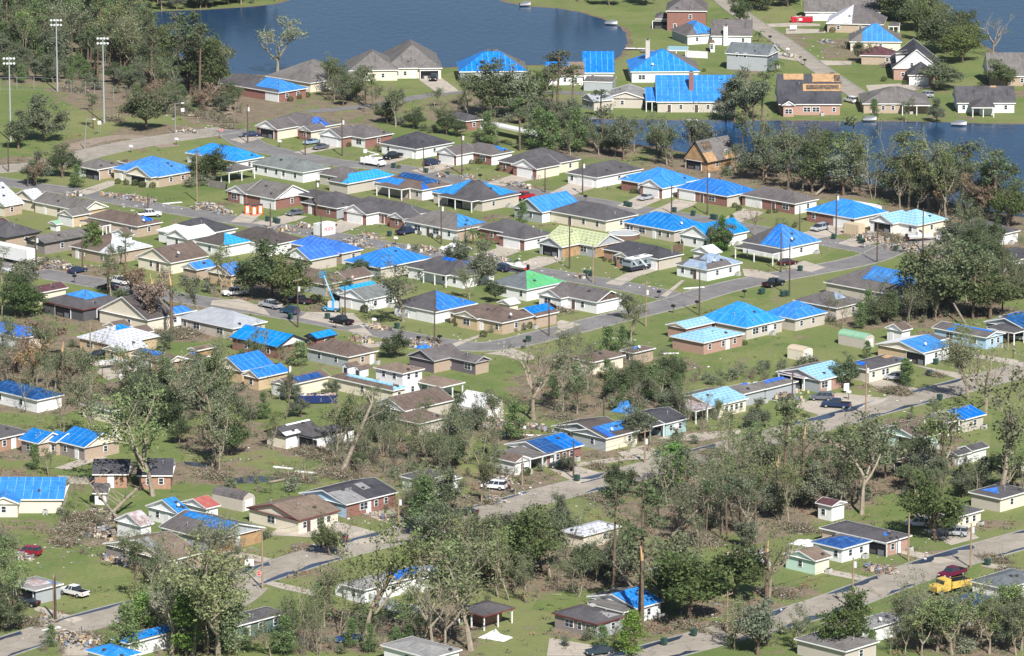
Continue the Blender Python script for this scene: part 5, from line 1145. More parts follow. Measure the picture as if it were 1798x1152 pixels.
BK={'p':mat('bark_pale',(.34,.295,.235),.9,.4,1.5,'noise',(.22,.18,.14)),'b':mat('bark_brown',(.19,.14,.105),.9,.4,1.5,'noise',(.11,.08,.065)),'w':mat('split_wood',(.55,.36,.19),.8)}
def grow(kind,seed):
    """returns trunk MB and list of (x,y,z) leaf places for a tree about 10 units tall"""
    r=random.Random(seed); T=MB(); L=[]; tips=[]
    def limb(p,d,ln,rad,dep,maxd,curve=.25,up=.12,nseg=4):
        pts=[p]; q=p; dd=d.copy()
        for i in range(nseg):
            dd=(dd+Vector((r.gauss(0,curve),r.gauss(0,curve),r.gauss(0,curve*.6)+up))).normalized()
            n_=q+dd*ln/nseg; r0=rad*(1-.6*i/nseg); r1=rad*(1-.6*(i+1)/nseg)
            T.tube(q,n_,r0,r1,6 if dep==0 else 4 if dep<2 else 3,0,False); q=n_; pts.append(q)
        if dep<maxd:
            nb=r.choice([2,3,3,4]) if dep<maxd-1 else r.choice([3,4,5])
            for k in range(nb):
                j=r.uniform(.35,1)*nseg; i=min(int(j),nseg-1); s=pts[i].lerp(pts[i+1],j-i)
                a=r.uniform(0,2*math.pi); sp=r.uniform(.5,1.0)
                u=dd.orthogonal().normalized(); v=dd.cross(u)
                nd_=(dd+ (u*math.cos(a)+v*math.sin(a))*sp*1.1).normalized()
                limb(s,nd_,ln*r.uniform(.5,.75),rad*.42,dep+1,maxd,curve,up,max(2,nseg-1))
        tips.append((q,dep)); 
        for k in pts[1:]: tips.append((k,dep))
    def tuft(c,s,n_,fz=.7):
        for _ in range(n_): L.append((c.x+r.gauss(0,s),c.y+r.gauss(0,s),c.z+r.gauss(0,s*fz)))
    if kind=='D':   # broad dense oak
        limb(Vector((0,0,-.2)),Vector((r.uniform(-.1,.1),r.uniform(-.1,.1),1)),2.6,.33,0,0,.08,0,3)
        base=tips[0][0]
        for k in range(6):
            a=2*math.pi*k/6+r.uniform(-.3,.3); limb(base-Vector((0,0,r.uniform(0,.6))),Vector((math.cos(a),math.sin(a),r.uniform(.5,1.1))).normalized(),r.uniform(2.4,4.0),.2,1,3,.24,.1,4)
        limb(base,Vector((0,0,1)),4.5,.2,1,3,.2,.1,4)
        for c,d in tips:
            if c.z>2.6 and d>=1: 
                if r.random()<.78: tuft(c,.46 if d>1 else .38,{1:10,2:34,3:36}[min(d,3)])
    elif kind=='S':   # storm-stripped broadleaf: pale limbs, tufts of new leaves
        limb(Vector((0,0,-.2)),Vector((r.uniform(-.15,.15),r.uniform(-.1,.1),1)),4.0,.26,0,0,.07,.05,4)
        base=tips[0][0]; 
        for k in range(r.choice([3,4,5])):
            a=r.uniform(0,6.28); limb(base-Vector((0,0,r.uniform(0,1.6))),Vector((math.cos(a)*.7,math.sin(a)*.7,1.1)).normalized(),r.uniform(3.2,5.0),.16,1,3,.16,.12,4)
        for c,d in tips:
            if c.z>2.2 and r.random()<.8: tuft(c,.33,r.randint(8,20))
    elif kind=='W':   # wispy many-stemmed sapling
        for k in range(r.choice([2,3,4])):
            a=r.uniform(0,6.28); limb(Vector((math.cos(a)*.2,math.sin(a)*.2,-.2)),Vector((math.cos(a)*.35,math.sin(a)*.35,1)).normalized(),r.uniform(6.5,9),.12,1,3,.12,.12,5)
        for c,d in tips:
            if c.z>1.2 and r.random()<.7: tuft(c,.34,r.randint(4,15),1.0)
    elif kind=='B':   # nearly bare
        limb(Vector((0,0,-.2)),Vector((r.uniform(-.1,.1),r.uniform(-.1,.1),1)),4.2,.25,0,0,.06,.05,4)
        base=tips[0][0]
        for k in range(5):
            a=r.uniform(0,6.28); limb(base-Vector((0,0,r.uniform(0,1.6))),Vector((math.cos(a)*.8,math.sin(a)*.8,1)).normalized(),r.uniform(3.4,5),.15,1,3,.14,.1,4)
        for c,d in tips:
            if r.random()<.22: tuft(c,.3,r.randint(2,6))
    elif kind=='P':   # tall pine, small thin crown
        lean=Vector((r.uniform(-.05,.05),r.uniform(-.05,.05),1)).normalized(); T.tube((0,0,-.2),lean*9.6,.2,.07,7,0,False)
        for k in range(17):
            f=r.uniform(.55,1.0); c=lean*9.6*f; a=r.uniform(0,6.28); ln=r.uniform(.8,1.9)*(1.25-.55*f); e=c+Vector((math.cos(a)*ln,math.sin(a)*ln,r.uniform(-.15,.5)))
            T.tube(c,e,.05,.02,4,0,False)
            if r.random()<.85:
                tuft(e,.33,36,.6); tuft(c.lerp(e,.6),.28,18,.6)
        for k in range(6): 
            f=r.uniform(.3,.6); c=lean*9.6*f; a=r.uniform(0,6.28); T.tube(c,c+Vector((math.cos(a)*.7,math.sin(a)*.7,-.1)),.035,.015,3,0,False)
    elif kind=='R':   # full fresh young tree
        T.tube((0,0,-.2),(0,0,7.5),.2,.05,6,0,False)
        for k in range(60):
            z=r.uniform(1.2,9.4); w_=2.7*math.sin(math.pi*min(1,(z-.4)/9.6)**.65)*r.uniform(.25,1); a=r.uniform(0,6.28); c=Vector((math.cos(a)*w_,math.sin(a)*w_,z)); T.tube((0,0,max(.8,z-1.2)),c,.05,.02,3,0,False); tuft(c,.5,70)
    elif kind=='K':   # snapped trunk
        T.tube((0,0,-.2),(.1,0,6.6),.24,.17,7,0,False); T.tube((.1,0,6.6),(.3,.1,8.2),.17,.03,5,1); T.tube((.1,0,6.4),(-.15,.05,7.3),.12,.02,4,1)
        T.tube((0,0,5),(1.2,.3,6.4),.08,.03,4,0,False); T.tube((.05,0,5.9),(-1.7,-.5,4.6),.09,.03,4,0,False)
        for k in range(5): c=Vector((r.uniform(-.8,.9),r.uniform(-.5,.5),r.uniform(3.5,6.5))); tuft(c,.3,8)
    elif kind=='Y':   # bush
        for k in range(16):
            a=r.uniform(0,6.28); w_=r.uniform(0,3.6); z=r.uniform(1.0,8.5-w_*.9); c=Vector((math.cos(a)*w_,math.sin(a)*w_,z)); T.tube((0,0,0),c,.14,.05,3,0,False); tuft(c,1.15,52)
    elif kind=='Q':   # clipped round shrub
        T.tube((0,0,0),(0,0,4),.3,.2,4)
        for k in range(900):
            a=r.uniform(0,6.28); e=math.acos(r.uniform(-.6,1)); q=r.uniform(.82,1.02); L.append((4.6*q*math.sin(e)*math.cos(a),4.6*q*math.sin(e)*math.sin(a),4.2+4.0*q*math.cos(e)))
    elif kind=='Z':   # bare thicket
        for k in range(60):
            a=r.uniform(0,6.28); w_=r.uniform(0,3.5); p=Vector((math.cos(a)*w_,math.sin(a)*w_,0)); q=p+Vector((r.gauss(0,1.6),r.gauss(0,1.6),r.uniform(4,9.5))); T.tube(p,q,.09,.03,3,0,False); q2=p.lerp(q,.6)+Vector((r.gauss(0,1.3),r.gauss(0,1.3),r.uniform(1,3))); T.tube(p.lerp(q,.6),q2,.05,.02,3,0,False)
            if r.random()<.45: tuft(q,.6,12)
    elif kind=='M':   # palm
        pts=[(0,0,0),(.15,0,2.2),(.1,.1,4.4),(.25,.1,6.2)]
        for a_,b_ in zip(pts,pts[1:]): T.tube(a_,b_,.42,.36,8,0,False)
        for k in range(26):
            a=r.uniform(0,6.28); up=r.uniform(-.5,1.1); pr=Vector((.25,.1,6.2))
            for s in range(7):
                n_=pr+Vector((math.cos(a)*.62,math.sin(a)*.62,up*.55-.17*s)); 
                for q in range(5): 
                    c=pr.lerp(n_,q/5); L.append((c.x+r.gauss(0,.13),c.y+r.gauss(0,.13),c.z+r.gauss(0,.1)-.1))
                pr=n_
    return T,L
KIND={'D':(4,'D','b',.33,'oak_tree','dense dark oak'),'S':(6,'S','p',.27,'stripped_tree','sparse pale-limbed tree'),'W':(6,'S','p',.26,'sapling','wispy pale sapling'),'B':(3,'S','p',.28,'bare_tree','nearly bare pale tree'),
'P':(4,'P','b',.28,'pine_tree','thin-crowned pine'),'R':(3,'R','b',.34,'young_tree','fresh green tree'),'K':(2,'P','b',.4,'snapped_pine','snapped pine trunk'),
'Y':(4,'A','b',.8,'bush','grey-green undergrowth bush'),'Q':(1,'D','b',.95,'clipped_shrub','clipped dark shrub'),'Z':(3,'A','p',.7,'thicket','bare twiggy thicket'),'M':(1,'R','b',.55,'palm_tree','palm tree'),
'A':(4,'A','b',.32,'grey_oak_tree','broad grey-green oak'),'X':(2,'X','b',.34,'dead_pine','browning tree')}
PROTO={}
for k,(n_,lm,bk,ls,nm,desc) in KIND.items():
    for i in range(n_):
        T,L=grow({'A':'D','X':'S'}.get(k,k),ord(k)*17+i*5+3)
        tm=T.mesh('trunk',[BK[bk],BK['w']]); cm=leafmesh('crown',L,ls,ord(k)+i,LM[lm]) if L else None
        PROTO.setdefault(k,[]).append((tm,cm))
NT=[0]; TREES=[]; SHRUBS=[]
def tree(k,x,y,h,wd=1.0,seed=None,lean=0):
    NT[0]+=1; r=random.Random(NT[0]*31 if seed is None else seed)
    (TREES if k not in 'YQZ' else SHRUBS).append((k,x,y,h,wd,r.random(),r.uniform(0,6.28),lean))
def T_(s):
    for q in s.split():
        a=q.split(','); p=G(float(a[1]),float(a[2])); tree(a[0],p.x,p.y,float(a[3]),float(a[4]) if len(a)>4 else 1.0,None,float(a[5]) if len(a)>5 else 0)
# trees that can be told apart in the photograph: kind, pixel of the foot, height, breadth
T_("S,487,133,15.5,1.25 D,256,226,12,1.35 P,335,166,24,1.1 P,350,175,22,.9 P,368,160,16 D,75,247,11.5,1.3 A,32,262,9,1.3 D,110,312,9,1.2 R,135,330,6,1.2 A,58,322,8,1.1 X,65,330,7,.8 P,164,226,9.5,1.2 "
"D,372,318,9.5,1.35 A,350,320,8 P,575,175,11,1.1 P,640,186,11,1.2 D,622,178,8 P,655,192,10,1.1 P,913,265,14,1.1 P,978,205,18,1.3 P,1005,205,14,1.3 P,1054,206,8,1.9 D,865,205,15,1.1 A,905,205,14,1.1 D,935,190,10,1.1 A,960,160,9,1.2 "
"D,1268,441,7.6,.95,0 R,1268,441,8.4,1.05 B,1325,414,8.5,.8 R,1285,405,4,1 S,1365,420,5,1 R,917,398,6.3,1 "
"D,477,524,12.5,1.35 D,505,535,11,1.2 D,440,520,9.5,1 S,575,540,8,1 D,600,530,6 S,708,565,12.5,1.2 S,730,470,5 A,842,502,10,1 A,800,482,9,.9,.2 D,870,530,6,1.0 S,825,525,7,1 M,607,483,3.4,1 D,635,490,5,1.2 "
"M,830,429,5,1 M,848,428,3.6,.9 M,1362,128,5,1.2 M,1332,74,4.5,1 M,1460,800,3 D,1297,42,8.5,1.1 D,1650,158,9,1.7 D,1768,155,9,1.3 D,1447,162,6.5,1.3 R,1535,212,6,1 S,1590,214,6.5,1 A,1645,214,6.5,1 P,1337,211,13,1.2 A,1310,214,14,1.2 P,1290,214,11,1.4 A,1275,212,9 "
"B,1744,102,12,1.1 D,1660,95,14,1.2 D,1575,35,14,1.5 D,1690,110,12,1.2 D,1600,28,12,1.2 S,1640,75,13,1.2 A,1505,108,7,.9 X,1525,112,6,.9 "
"S,1632,368,17.5,1.2 S,1649,378,16,1.0 S,1661,381,15,.9 P,1690,378,18,1.3 P,1752,392,18,1.4 S,1735,378,16 A,1710,384,11 S,1595,366,14 D,1770,398,12 B,1580,366,9,1.1 "
"S,269,871,18.5,1.15 S,374,821,19,.8 S,385,830,13,.9 S,318,760,14,1.1 B,937,737,16.5,1.15 S,985,730,12,1 K,269,578,15,1.2 K,302,589,16.5,1.1 X,262,580,12,.9 S,350,560,9,1.0 S,388,515,11,.9 "
"D,1211,1086,14.5,1.3 A,1160,1060,13,1.2 D,1290,1050,12,1.2 K,1346,1053,13,1.2 B,1350,1052,14,1 P,1123,1108,26,.9 K,1128,1112,19,.8 P,1077,1040,20,.8 P,1374,892,21,.8 K,1410,860,15,1.1 K,1363,905,14,.8 "
"S,1513,903,18,1.1 S,1645,855,16,1.1 S,1755,880,24,1.15 D,1645,950,13,1.1 D,1652,556,17,1.2 S,1640,556,16,1.1 P,1708,560,17,1 D,1602,562,9 D,1740,560,13,1.2 D,1560,567,7 R,1510,577,6 W,1480,577,6 W,1460,560,5 D,1540,570,7 "
"S,337,1150,17,1.1 S,383,1152,18,1.15 S,300,1150,15 S,642,1124,19,1.0 S,827,1142,17,1.3 B,760,1150,15,1 B,780,1150,14,.9 D,920,1015,14,1.25 A,870,1010,11,1.2 A,950,1005,11,1.1 R,747,940,11,1.2 S,720,925,11,1 "
"D,780,905,9 S,845,885,9,1 S,905,870,5 S,1290,1140,8,1 A,1330,1150,10,1.1 S,1400,1145,8 R,1110,1152,8,1.1 R,560,1090,7,1.3 R,220,1150,9,1.2 W,600,985,8,1.1 D,580,975,7 "
"S,1700,700,13,1.1 B,1730,730,15,1.1 S,1690,650,9,.9 D,1480,680,7,1.2 R,525,643,5.5,1.5 D,690,628,6.5,1.2 S,480,790,6.5,.8 D,405,800,8,1 S,590,800,11,1 B,610,790,12,1 R,165,455,9,1.0 P,220,470,8,1.3 S,205,475,6 D,1490,1150,11,1 P,235,1060,11,1.1 "
"R,60,825,5,1.1 S,85,835,5,1.1 X,28,685,9,.8 X,60,690,11,.7 W,45,725,7,1 W,110,765,11,1 S,170,770,12,.8 W,160,775,9 K,110,690,13,.9 A,1105,560,7,1 S,1108,600,8,1 A,1000,830,4 D,1095,870,7,1.3")
HAND=set(TREES)
# woods: scattered inside polygons read off the photograph
def nearroad(x,y,mg):
    for P,hw in ROADPX:
        for i in range(0,len(P)-1,1):
            a,b_=P[i],P[i+1]; vx,vy=b_.x-a.x,b_.y-a.y; t=max(0,min(1,((x-a.x)*vx+(y-a.y)*vy)/(vx*vx+vy*vy+1e-9))); 
            if math.hypot(a.x+vx*t-x,a.y+vy*t-y)<hw+mg: return True
    return False
KP=[PJ(*q) for q in KEEP]+[(q[0],q[1]-2) for q in ()]
for q in "440,1022 480,1003 520,990 560,977 600,966 640,957 850,898 880,888 900,880 940,870 980,860 1010,852 1050,845 1090,838 1130,826 1440,745 1480,735 1520,724 1560,712 1600,700 1640,690 1680,678 1720,668 1150,1143 1200,1130 1250,1118 1320,1098 1360,1085 1400,1075 1440,1068 1480,1052 1520,1038 1560,1022 1600,1008 1640,992 1700,975 1740,962 1780,952 60,1118 110,1103 150,1090 200,1078".split(): KP.append(tuple(map(float,q.split(','))))
KP+= [(x,y) for x,y in ((100,1000),(160,1010),(500,880),(1480,640),(1700,640),(90,900),(230,1000),(500,960),(640,930),(1420,1010),(1560,980),(1650,770),(460,830),(500,815),(420,790),(1670,1025),(1655,1030),(1705,1025),(1500,1085),(1545,1085),(1450,1120),(1750,1015),(640,1062),(700,1075),(850,1065),(1440,960),(90,1030),(960,1000))]
def blocks(x,y,h,kd):
    if y>1290: return False
    px,py=PJ(x,y); s=SCL(py); w_=h*.36*s
    for a,b_ in KP:
        if abs(a-px)<w_ and py-h*s<b_<py-h*s*.15: return True
    return False
def scatter(poly,n_,kinds,h0,h1,seed,mind=2.4,house=True):
    r=random.Random(seed); P=[tuple(map(float,q.split(','))) for q in poly.split()]; W=[(p.x,p.y) for p in (G(*q) for q in P)]
    x0,x1=min(p[0] for p in W),max(p[0] for p in W); y0,y1=min(p[1] for p in W),max(p[1] for p in W); pts=[]; k=0
    while len(pts)<n_ and k<n_*60:
        k+=1; x,y=r.uniform(x0,x1),r.uniform(y0,y1)
        if not inpoly(x,y,W) or any(inpoly(x,y,w_) for w_ in WPOLY): continue
        if any((x-a)**2+(y-b_)**2<mind**2 for a,b_ in pts): continue
        if nearroad(x,y,1.2) or (house and any(inpoly(x,y,f) for f in FOOT)): continue
        kd=r.choice(kinds); h=r.uniform(h0,h1)
        if kd in 'YQZ': h=r.uniform(1.3,3.6)
        hz=blocks(x,y,h,kd)
        if hz: 
            h*=.55
            if blocks(x,y,h,kd): h=min(h,r.uniform(1.5,3)); kd=r.choice('YZWY') if h<3 else kd
            if blocks(x,y,h,kd): continue
        pts.append((x,y)); tree(kd,x,y,h*(1.25 if kd=='P' else 1),r.uniform(.85,1.25))
FAR="0,-8 480,-18 470,6 380,15 240,20 0,22"
scatter("0,8 240,10 380,6 470,-4 490,2 380,15 240,21 0,23",46,"DAYSRYA",5,9,51,1.5)
scatter(FAR,34,'DSAAPR',9,14,1)
scatter("0,20 190,30 240,80 330,116 385,135 385,165 300,180 240,150 150,135 0,128",120,'DASSPPRAPW',8,15,2)
scatter("250,170 340,175 430,185 420,208 330,212 230,190",24,'SDAYYXZWR',4,8,3)
scatter("560,150 640,168 720,185 800,200 850,215 1000,235 1000,212 940,200 860,185 800,185 640,198 600,200",34,'SSAPYS',5,10,4)
scatter("640,205 810,232 900,262 860,255 700,225",16,'SDYYR',5,9,5)
scatter("830,238 910,262 1020,284 1100,280 1190,295 1180,268 1100,256 1000,244",28,'SSASAPRYD',7,12,6)
scatter("1190,296 1300,318 1420,345 1530,350 1600,372 1690,388 1798,404 1798,390 1690,368 1590,345 1540,330 1400,303 1300,290 1200,275",54,'SSSWAPPXPWD',9,14,7)
scatter("1240,-6 1420,-6 1415,14 1320,20 1240,10",12,'DDAS',7,10,8); scatter("920,-10 1160,-8 1150,10 1000,10",9,'PDS',8,13,9)
scatter("1530,-5 1612,-5 1615,30 1690,75 1720,108 1650,98 1600,60",14,'DDSA',9,13,10)
scatter("1640,430 1798,440 1798,540 1690,545 1700,470",26,'SDSA',6,11,11)
scatter("1440,560 1500,548 1640,535 1700,540 1700,556 1600,572 1450,570",34,'DSWARWYYY',5,8,12)
scatter("1110,905 1150,850 1250,800 1330,745 1430,748 1500,780 1560,830 1590,885 1430,905 1340,970 1120,960",110,'SSWWAPPSRYYYZZKWW',5,11,13)
scatter("1560,800 1660,830 1798,850 1798,870 1700,885 1590,880",34,'DASSYYWWZ',5,10,14)
scatter("700,975 800,930 960,915 1090,960 1090,1040 960,1055 800,1080 700,1070",74,'SDASWYYZRWWY',6,11,15)
scatter("0,560 90,600 130,650 180,690 170,740 90,735 0,680",26,'WSSXYYZ',5,10,16)
scatter("0,480 60,530 40,560 0,560",7,'SDA',8,11,17)
scatter("960,645 1010,612 1090,605 1170,625 1200,655 1160,720 1060,735 990,725 930,705",60,'DSRYYYZWW',4,8,18)
scatter("1230,663 1440,636 1445,650 1250,680",16,'YYYY',2,3,19,1.2)
scatter("230,1000 360,970 440,960 430,1010 330,1040 240,1060",26,'SWZXWWY',6,12,20)
scatter("240,1090 420,1120 480,1152 240,1152",26,'SRYWWZ',7,12,21)
scatter("0,990 25,1020 30,1110 130,1150 0,1152",12,'SRD',7,11,22)
scatter("490,1105 700,1085 770,1152 490,1152",34,'SZYRWWZ',5,10,23)
scatter("200,690 260,665 330,650 400,690 470,705 460,740 390,820 300,790 215,750",40,'SWWDAYYZ',6,11,24)
scatter("570,800 640,775 720,770 860,775 860,810 790,835 720,850 610,830",52,'WZYDZWYS',4,8,25)
scatter("1440,1152 1560,1115 1630,1080 1798,1085 1798,1152",50,'SSASRYWWY',6,11,26)
scatter("1250,1090 1420,1085 1430,1130 1200,1150",8,'SRY',4,7,27)
scatter("180,480 300,510 350,560 250,580 200,560",10,'SXYK',7,11,28)
scatter("940,1120 1100,1090 1200,1120 1130,1152 940,1152",7,'YRS',2,5,29)
scatter("270,290 340,300 400,330 340,345",4,'YY',1,2,30)
scatter("1480,600 1660,700 1690,760 1540,740",10,'YSR',3,6,31)
scatter("1090,690 1180,660 1200,700 1130,740 1080,735",14,"YWZYR",2,5,41)
scatter("420,600 540,615 560,640 430,640",8,"YZYW",2,4,42)
scatter("1250,655 1440,650 1450,690 1240,700",14,"YWYZ",2,4,43)
scatter("640,860 720,850 760,900 700,920",12,"WYZS",4,8,44)
scatter("1100,640 1240,655 1200,690 1100,680",14,"YWZR",2,5,45)
scatter("380,850 520,830 560,850 480,880",12,"YZWZ",1,4,46)
scatter("240,480 420,500 420,520 300,530",8,"WYZ",2,6,47)
scatter("0,95 150,110 260,140 385,165 385,192 300,195 220,175 120,150 0,145",95,"RYAYDRYWA",3,8,52,1.6)
scatter("120,600 300,590 500,640 560,720 480,760 200,700",26,"WYSWAZRK",4,10,61)
scatter("560,690 740,740 1000,760 1000,800 880,870 720,860 560,800",30,"WYSWAZR",4,9,62)
scatter("1180,700 1320,720 1330,770 1200,790 1090,800",18,"WYSWAZ",4,9,63)
scatter("0,880 240,880 240,1000 0,1000",10,"YZWS",2,6,64)
scatter("60,130 400,230 400,200 120,120",10,'YYZ',2,3,32)
# clipped garden shrubs beside houses
for s in "207,323,1.7 222,325,1.6 237,326,1.9 251,329,1.9 268,330,1.8 278,327,1.8 306,322,2.2 494,236,1.3 613,258,1.5 603,256,1 663,265,2.2 672,268,1.3 828,288,1.4 841,288,2.0 856,288,2.4 878,300,2 890,302,1.9 1102,334,1.6 1112,340,1.8 1122,337,1.6 1252,358,1 1262,359,1 1290,365,1.6 1298,370,1.6 1350,375,1.3 1362,374,1.3 1487,402,1.8 1395,400,2.2 737,412,1.2 757,416,1.2 770,420,1.2 865,584,2.3 849,592,1.8 905,582,2.2 918,580,2.2 928,577,2 801,573,1.2 561,531,2.2 552,530,2.0 1062,459,1.1 1072,461,1.1 1084,462,1.2 1725,611,1.4 1738,609,1.4 1750,606,1.4 1762,603,1.3 924,835,2 948,828,2.2 470,945,2.2 460,948,1.8 1038,1123,3 1070,1108,1.8 1084,1105,1.8 1098,1102,1.8 267,649,2.6 284,652,2 312,652,2.6 510,178,1.8 525,174,1.8 540,171,1.8 1443,56,1.6 1462,57,2 1480,56,1.8 1552,143,1.8 1588,149,1.6 1597,149,1.6 128,610,2.5 175,612,2.2 570,545,1.2 1308,606,1.2 1236,126,1.2 1000,352,1.0 700,296,1.2 1520,395,1.2 640,548,2 1440,540,2 1500,655,1.5 500,680,2 1180,600,1.4".split():
    a=s.split(','); p=G(float(a[0]),float(a[1])); tree('Q' if float(a[2])<2.1 else 'Y',p.x,p.y,float(a[2]))
def place(lst,cap,cat,group,stuffname):
    lst.sort(key=lambda q:-q[3]*(q[4]**.5)/(q[2]*CT+HC*ST)*(1.7 if q in HAND else 1.0)); keep=lst[:cap]; rest=lst[cap:]
    for k,x,y,h,wd,r1,rz,lean in keep:
        n_,lm,bk,ls,nm,desc=KIND[k]; tm,cm=PROTO[k][int(r1*len(PROTO[k]))%len(PROTO[k])]
        o=empty(nm,(x,y,0),rz,None,cat); s=h/10; o.scale=(s*wd,s*wd,s)
        if lean: o.rotation_euler=(0,lean,0)
        link('trunk' if cat=='tree' else 'stems',tm,o)
        if cm: link('crown' if cat=='tree' else 'foliage',cm,o)
        auto_label(o,desc,group)
    if rest:   # far woodland that reads as one mass
        V=[];F=[];M=[]; mats=[];off=0
        for k,x,y,h,wd,r1,rz,lean in rest:
            for me_ in PROTO[k][int(r1*len(PROTO[k]))%len(PROTO[k])]:
                if me_ is None: continue
                n_=len(me_.vertices); c=np.empty(n_*3,np.float32); me_.vertices.foreach_get('co',c); c=c.reshape(-1,3); s=h/10
                ca,sa=math.cos(rz),math.sin(rz); c=np.stack([(c[:,0]*ca-c[:,1]*sa)*s*wd+x,(c[:,0]*sa+c[:,1]*ca)*s*wd+y,c[:,2]*s],1); V.append(c)
                m_=me_.materials[0]
                if m_ not in mats: mats.append(m_)
                lp=np.empty(len(me_.loops),np.int32); me_.loops.foreach_get('vertex_index',lp); ls_=np.empty(len(me_.polygons),np.int32); me_.polygons.foreach_get('loop_start',ls_)
                F.append((lp+off,ls_)); M.append((mats.index(m_),len(me_.polygons))); off+=n_
        me_=bpy.data.meshes.new(stuffname); VV=np.concatenate(V); me_.vertices.add(len(VV)); me_.vertices.foreach_set('co',VV.ravel())
        LP=np.concatenate([f[0] for f in F]); st=[];o_=0
        for lp,ls_ in F: st.append(ls_+o_); o_+=len(lp)
        st=np.concatenate(st); me_.loops.add(len(LP)); me_.loops.foreach_set('vertex_index',LP); me_.polygons.add(len(st)); me_.polygons.foreach_set('loop_start',st)
        for m_ in mats: me_.materials.append(m_)
        me_.polygons.foreach_set('material_index',np.concatenate([np.full(n_,i,np.int32) for i,n_ in M])); me_.update(calc_edges=True)
        tag(link(stuffname,me_),'woodland massed along the lake, canal and back lots' if cat=='tree' else 'low scrub spread under the woods',None,kind='stuff')
    print(cat,len(lst),len(rest))
place(TREES,300,'tree',None,'distant_woodland'); place(SHRUBS,295,'shrub',None,'distant_undergrowth')
HAZE=.00002
# ------------------------------------------------------------ poles, lamps, signs
def hgt(y0,y1): return (y0-y1)/SCL(y0)/CT*1.0
M_pole=mat('pole_wood_dark',(.13,.095,.08),.9,.4,1,'noise',(.08,.06,.055)); M_pole2=mat('pole_wood_tan',(.36,.27,.19),.9,.4,1,'noise',(.26,.19,.13))
POLES="435,251,184,t 536,272,229, 601,274,207,t 811,307,226,tc 744,304,260, 957,338,296, 1023,342,283,t 775,429,358,t 817,446,400, 1000,472,386, 556,380,316,t 564,416,379, 475,404,357, 1242,377,299,t 1179,375,326, 1404,411,362, 1371,478,409, 1386,519,428,t 1468,413,339,t 1540,461,391, 1620,448,367,t 1760,548,424,cb 1228,554,473, 1134,573,494,ctn 1041,496,430,n 763,608,531, 964,590,531, 346,354,268,cn 260,368,341, 64,481,413,t 145,478,418, 49,328,291, 15,302,248, 523,575,488,tc 606,556,496, 159,628,565,n 507,708,637,t 917,852,798,n 1007,840,774, 1132,813,753,tcn 1391,718,652, 1520,730,640,tn 1770,614,583,n 95,1086,1008,n 98,1088,1012, 461,1034,926,csn 564,962,900, 700,925,870,tn 1277,1112,1038,csn 1595,985,900,n 1704,997,918,tn 1497,1071,978,tsn 1322,215,150, 1060,760,700,"
TR=MB(); TR.tube((.32,0,-.55),(.32,0,.45),.28,.28,8); TRM=TR.mesh('transformer',mat('transformer_grey',(.62,.64,.66),.5))
CA=MB(); CA.box((-1.25,-.06,-.06),(1.25,.06,.06),0)
for x in(-1.15,-.5,.5,1.15): CA.tube((x,0,.06),(x,0,.25),.05,.04,5,1)
CAM=CA.mesh('crossarm',[M_pole2,mat('insulator',(.5,.5,.5),.4)])
SA=MB(); SA.tube((0,0,0),(-1.8,0,.45),.04,.04,5); SA.box((-2.3,-.12,.36),(-1.7,.12,.52)); SAM=SA.mesh('lamp_arm',M_metal)
for q in POLES.split():
    a=q.split(','); x,y,yt=map(float,a[:3]); o=a[3]; h=hgt(y,yt); p=G(x,y)
    t=empty('utility_pole',(p.x,p.y,0),0,None,'utility pole'); mb=MB(); mb.tube((0,0,-.3),(0,0,h),.19,.12,8); m_=M_pole2 if 'n' in o else M_pole
    link('pole',mb.mesh('pole',m_),t)
    if 't' in o: link('transformer',TRM,t,(0,0,h-1.2 if 'c' not in o else h-2.4))
    if 'c' in o: link('crossarm',CAM,t,(0,-.2,h-.5),R(46))
    if 's' in o: link('lamp_arm',SAM,t,(0,0,h*.62),R(-20))
    auto_label(t,('pale wood utility pole' if 'n' in o else 'dark utility pole')+(' with transformer' if 't' in o else ''))
for x,y,yt,lab in((308,234,183,'grey street lamp with arm, right of the dirt track'),(148,262,210,'leaning grey street lamp, left of the dirt track')):
    p=G(x,y); h=hgt(y,yt); t=empty('street_lamp',(p.x,p.y,0),0,lab,'street lamp'); mb=MB(); mb.tube((0,0,0),(0,0,h),.13,.09,8); mb.tube((0,0,h),(1.8,0,h+.25),.06,.05,6)
    l_=MB(); l_.box((1.6,-.16,h+.14),(2.4,.16,h+.34)); parts(t,[('pole',mb,M_metal),('lamp_head',l_,M_white)])
    if x==148: t.rotation_euler=(0,R(5),0)
for x,y,yt,lab in((101,160,35,'stadium floodlight mast, tallest, behind the ball field'),(183,216,67,'stadium floodlight mast, right one beside the big trees'),(19,248,102,'stadium floodlight mast, leftmost one')):
    p=G(x,y); h=hgt(y,yt); t=empty('floodlight_mast',(p.x,p.y,0),0,lab,'floodlight'); mb=MB(); mb.tube((0,0,0),(0,0,h),.24,.13,10)
    c=MB()
    for z_ in(h-.3,h-1.6): c.box((-1.5,-.06,z_-.06),(1.5,.06,z_+.06))
    parts(t,[('mast',mb,mat('mast_grey',(.36,.39,.42),.5)),('crossbar',c,M_metal)])
    for z_ in(h-.3,h-1.6):
        for xx in(-1.3,-.45,.45,1.3):
            k='flood'
            if k not in PARTM: q_=MB(); q_.tube((0,.15,0),(0,-.3,-.1),.16,.34,8); PARTM[k]=q_.mesh('floodlight',mat('flood_white',(.7,.72,.74),.4))
            link('floodlight',PARTM[k],t,(xx,-.1,z_+.1))
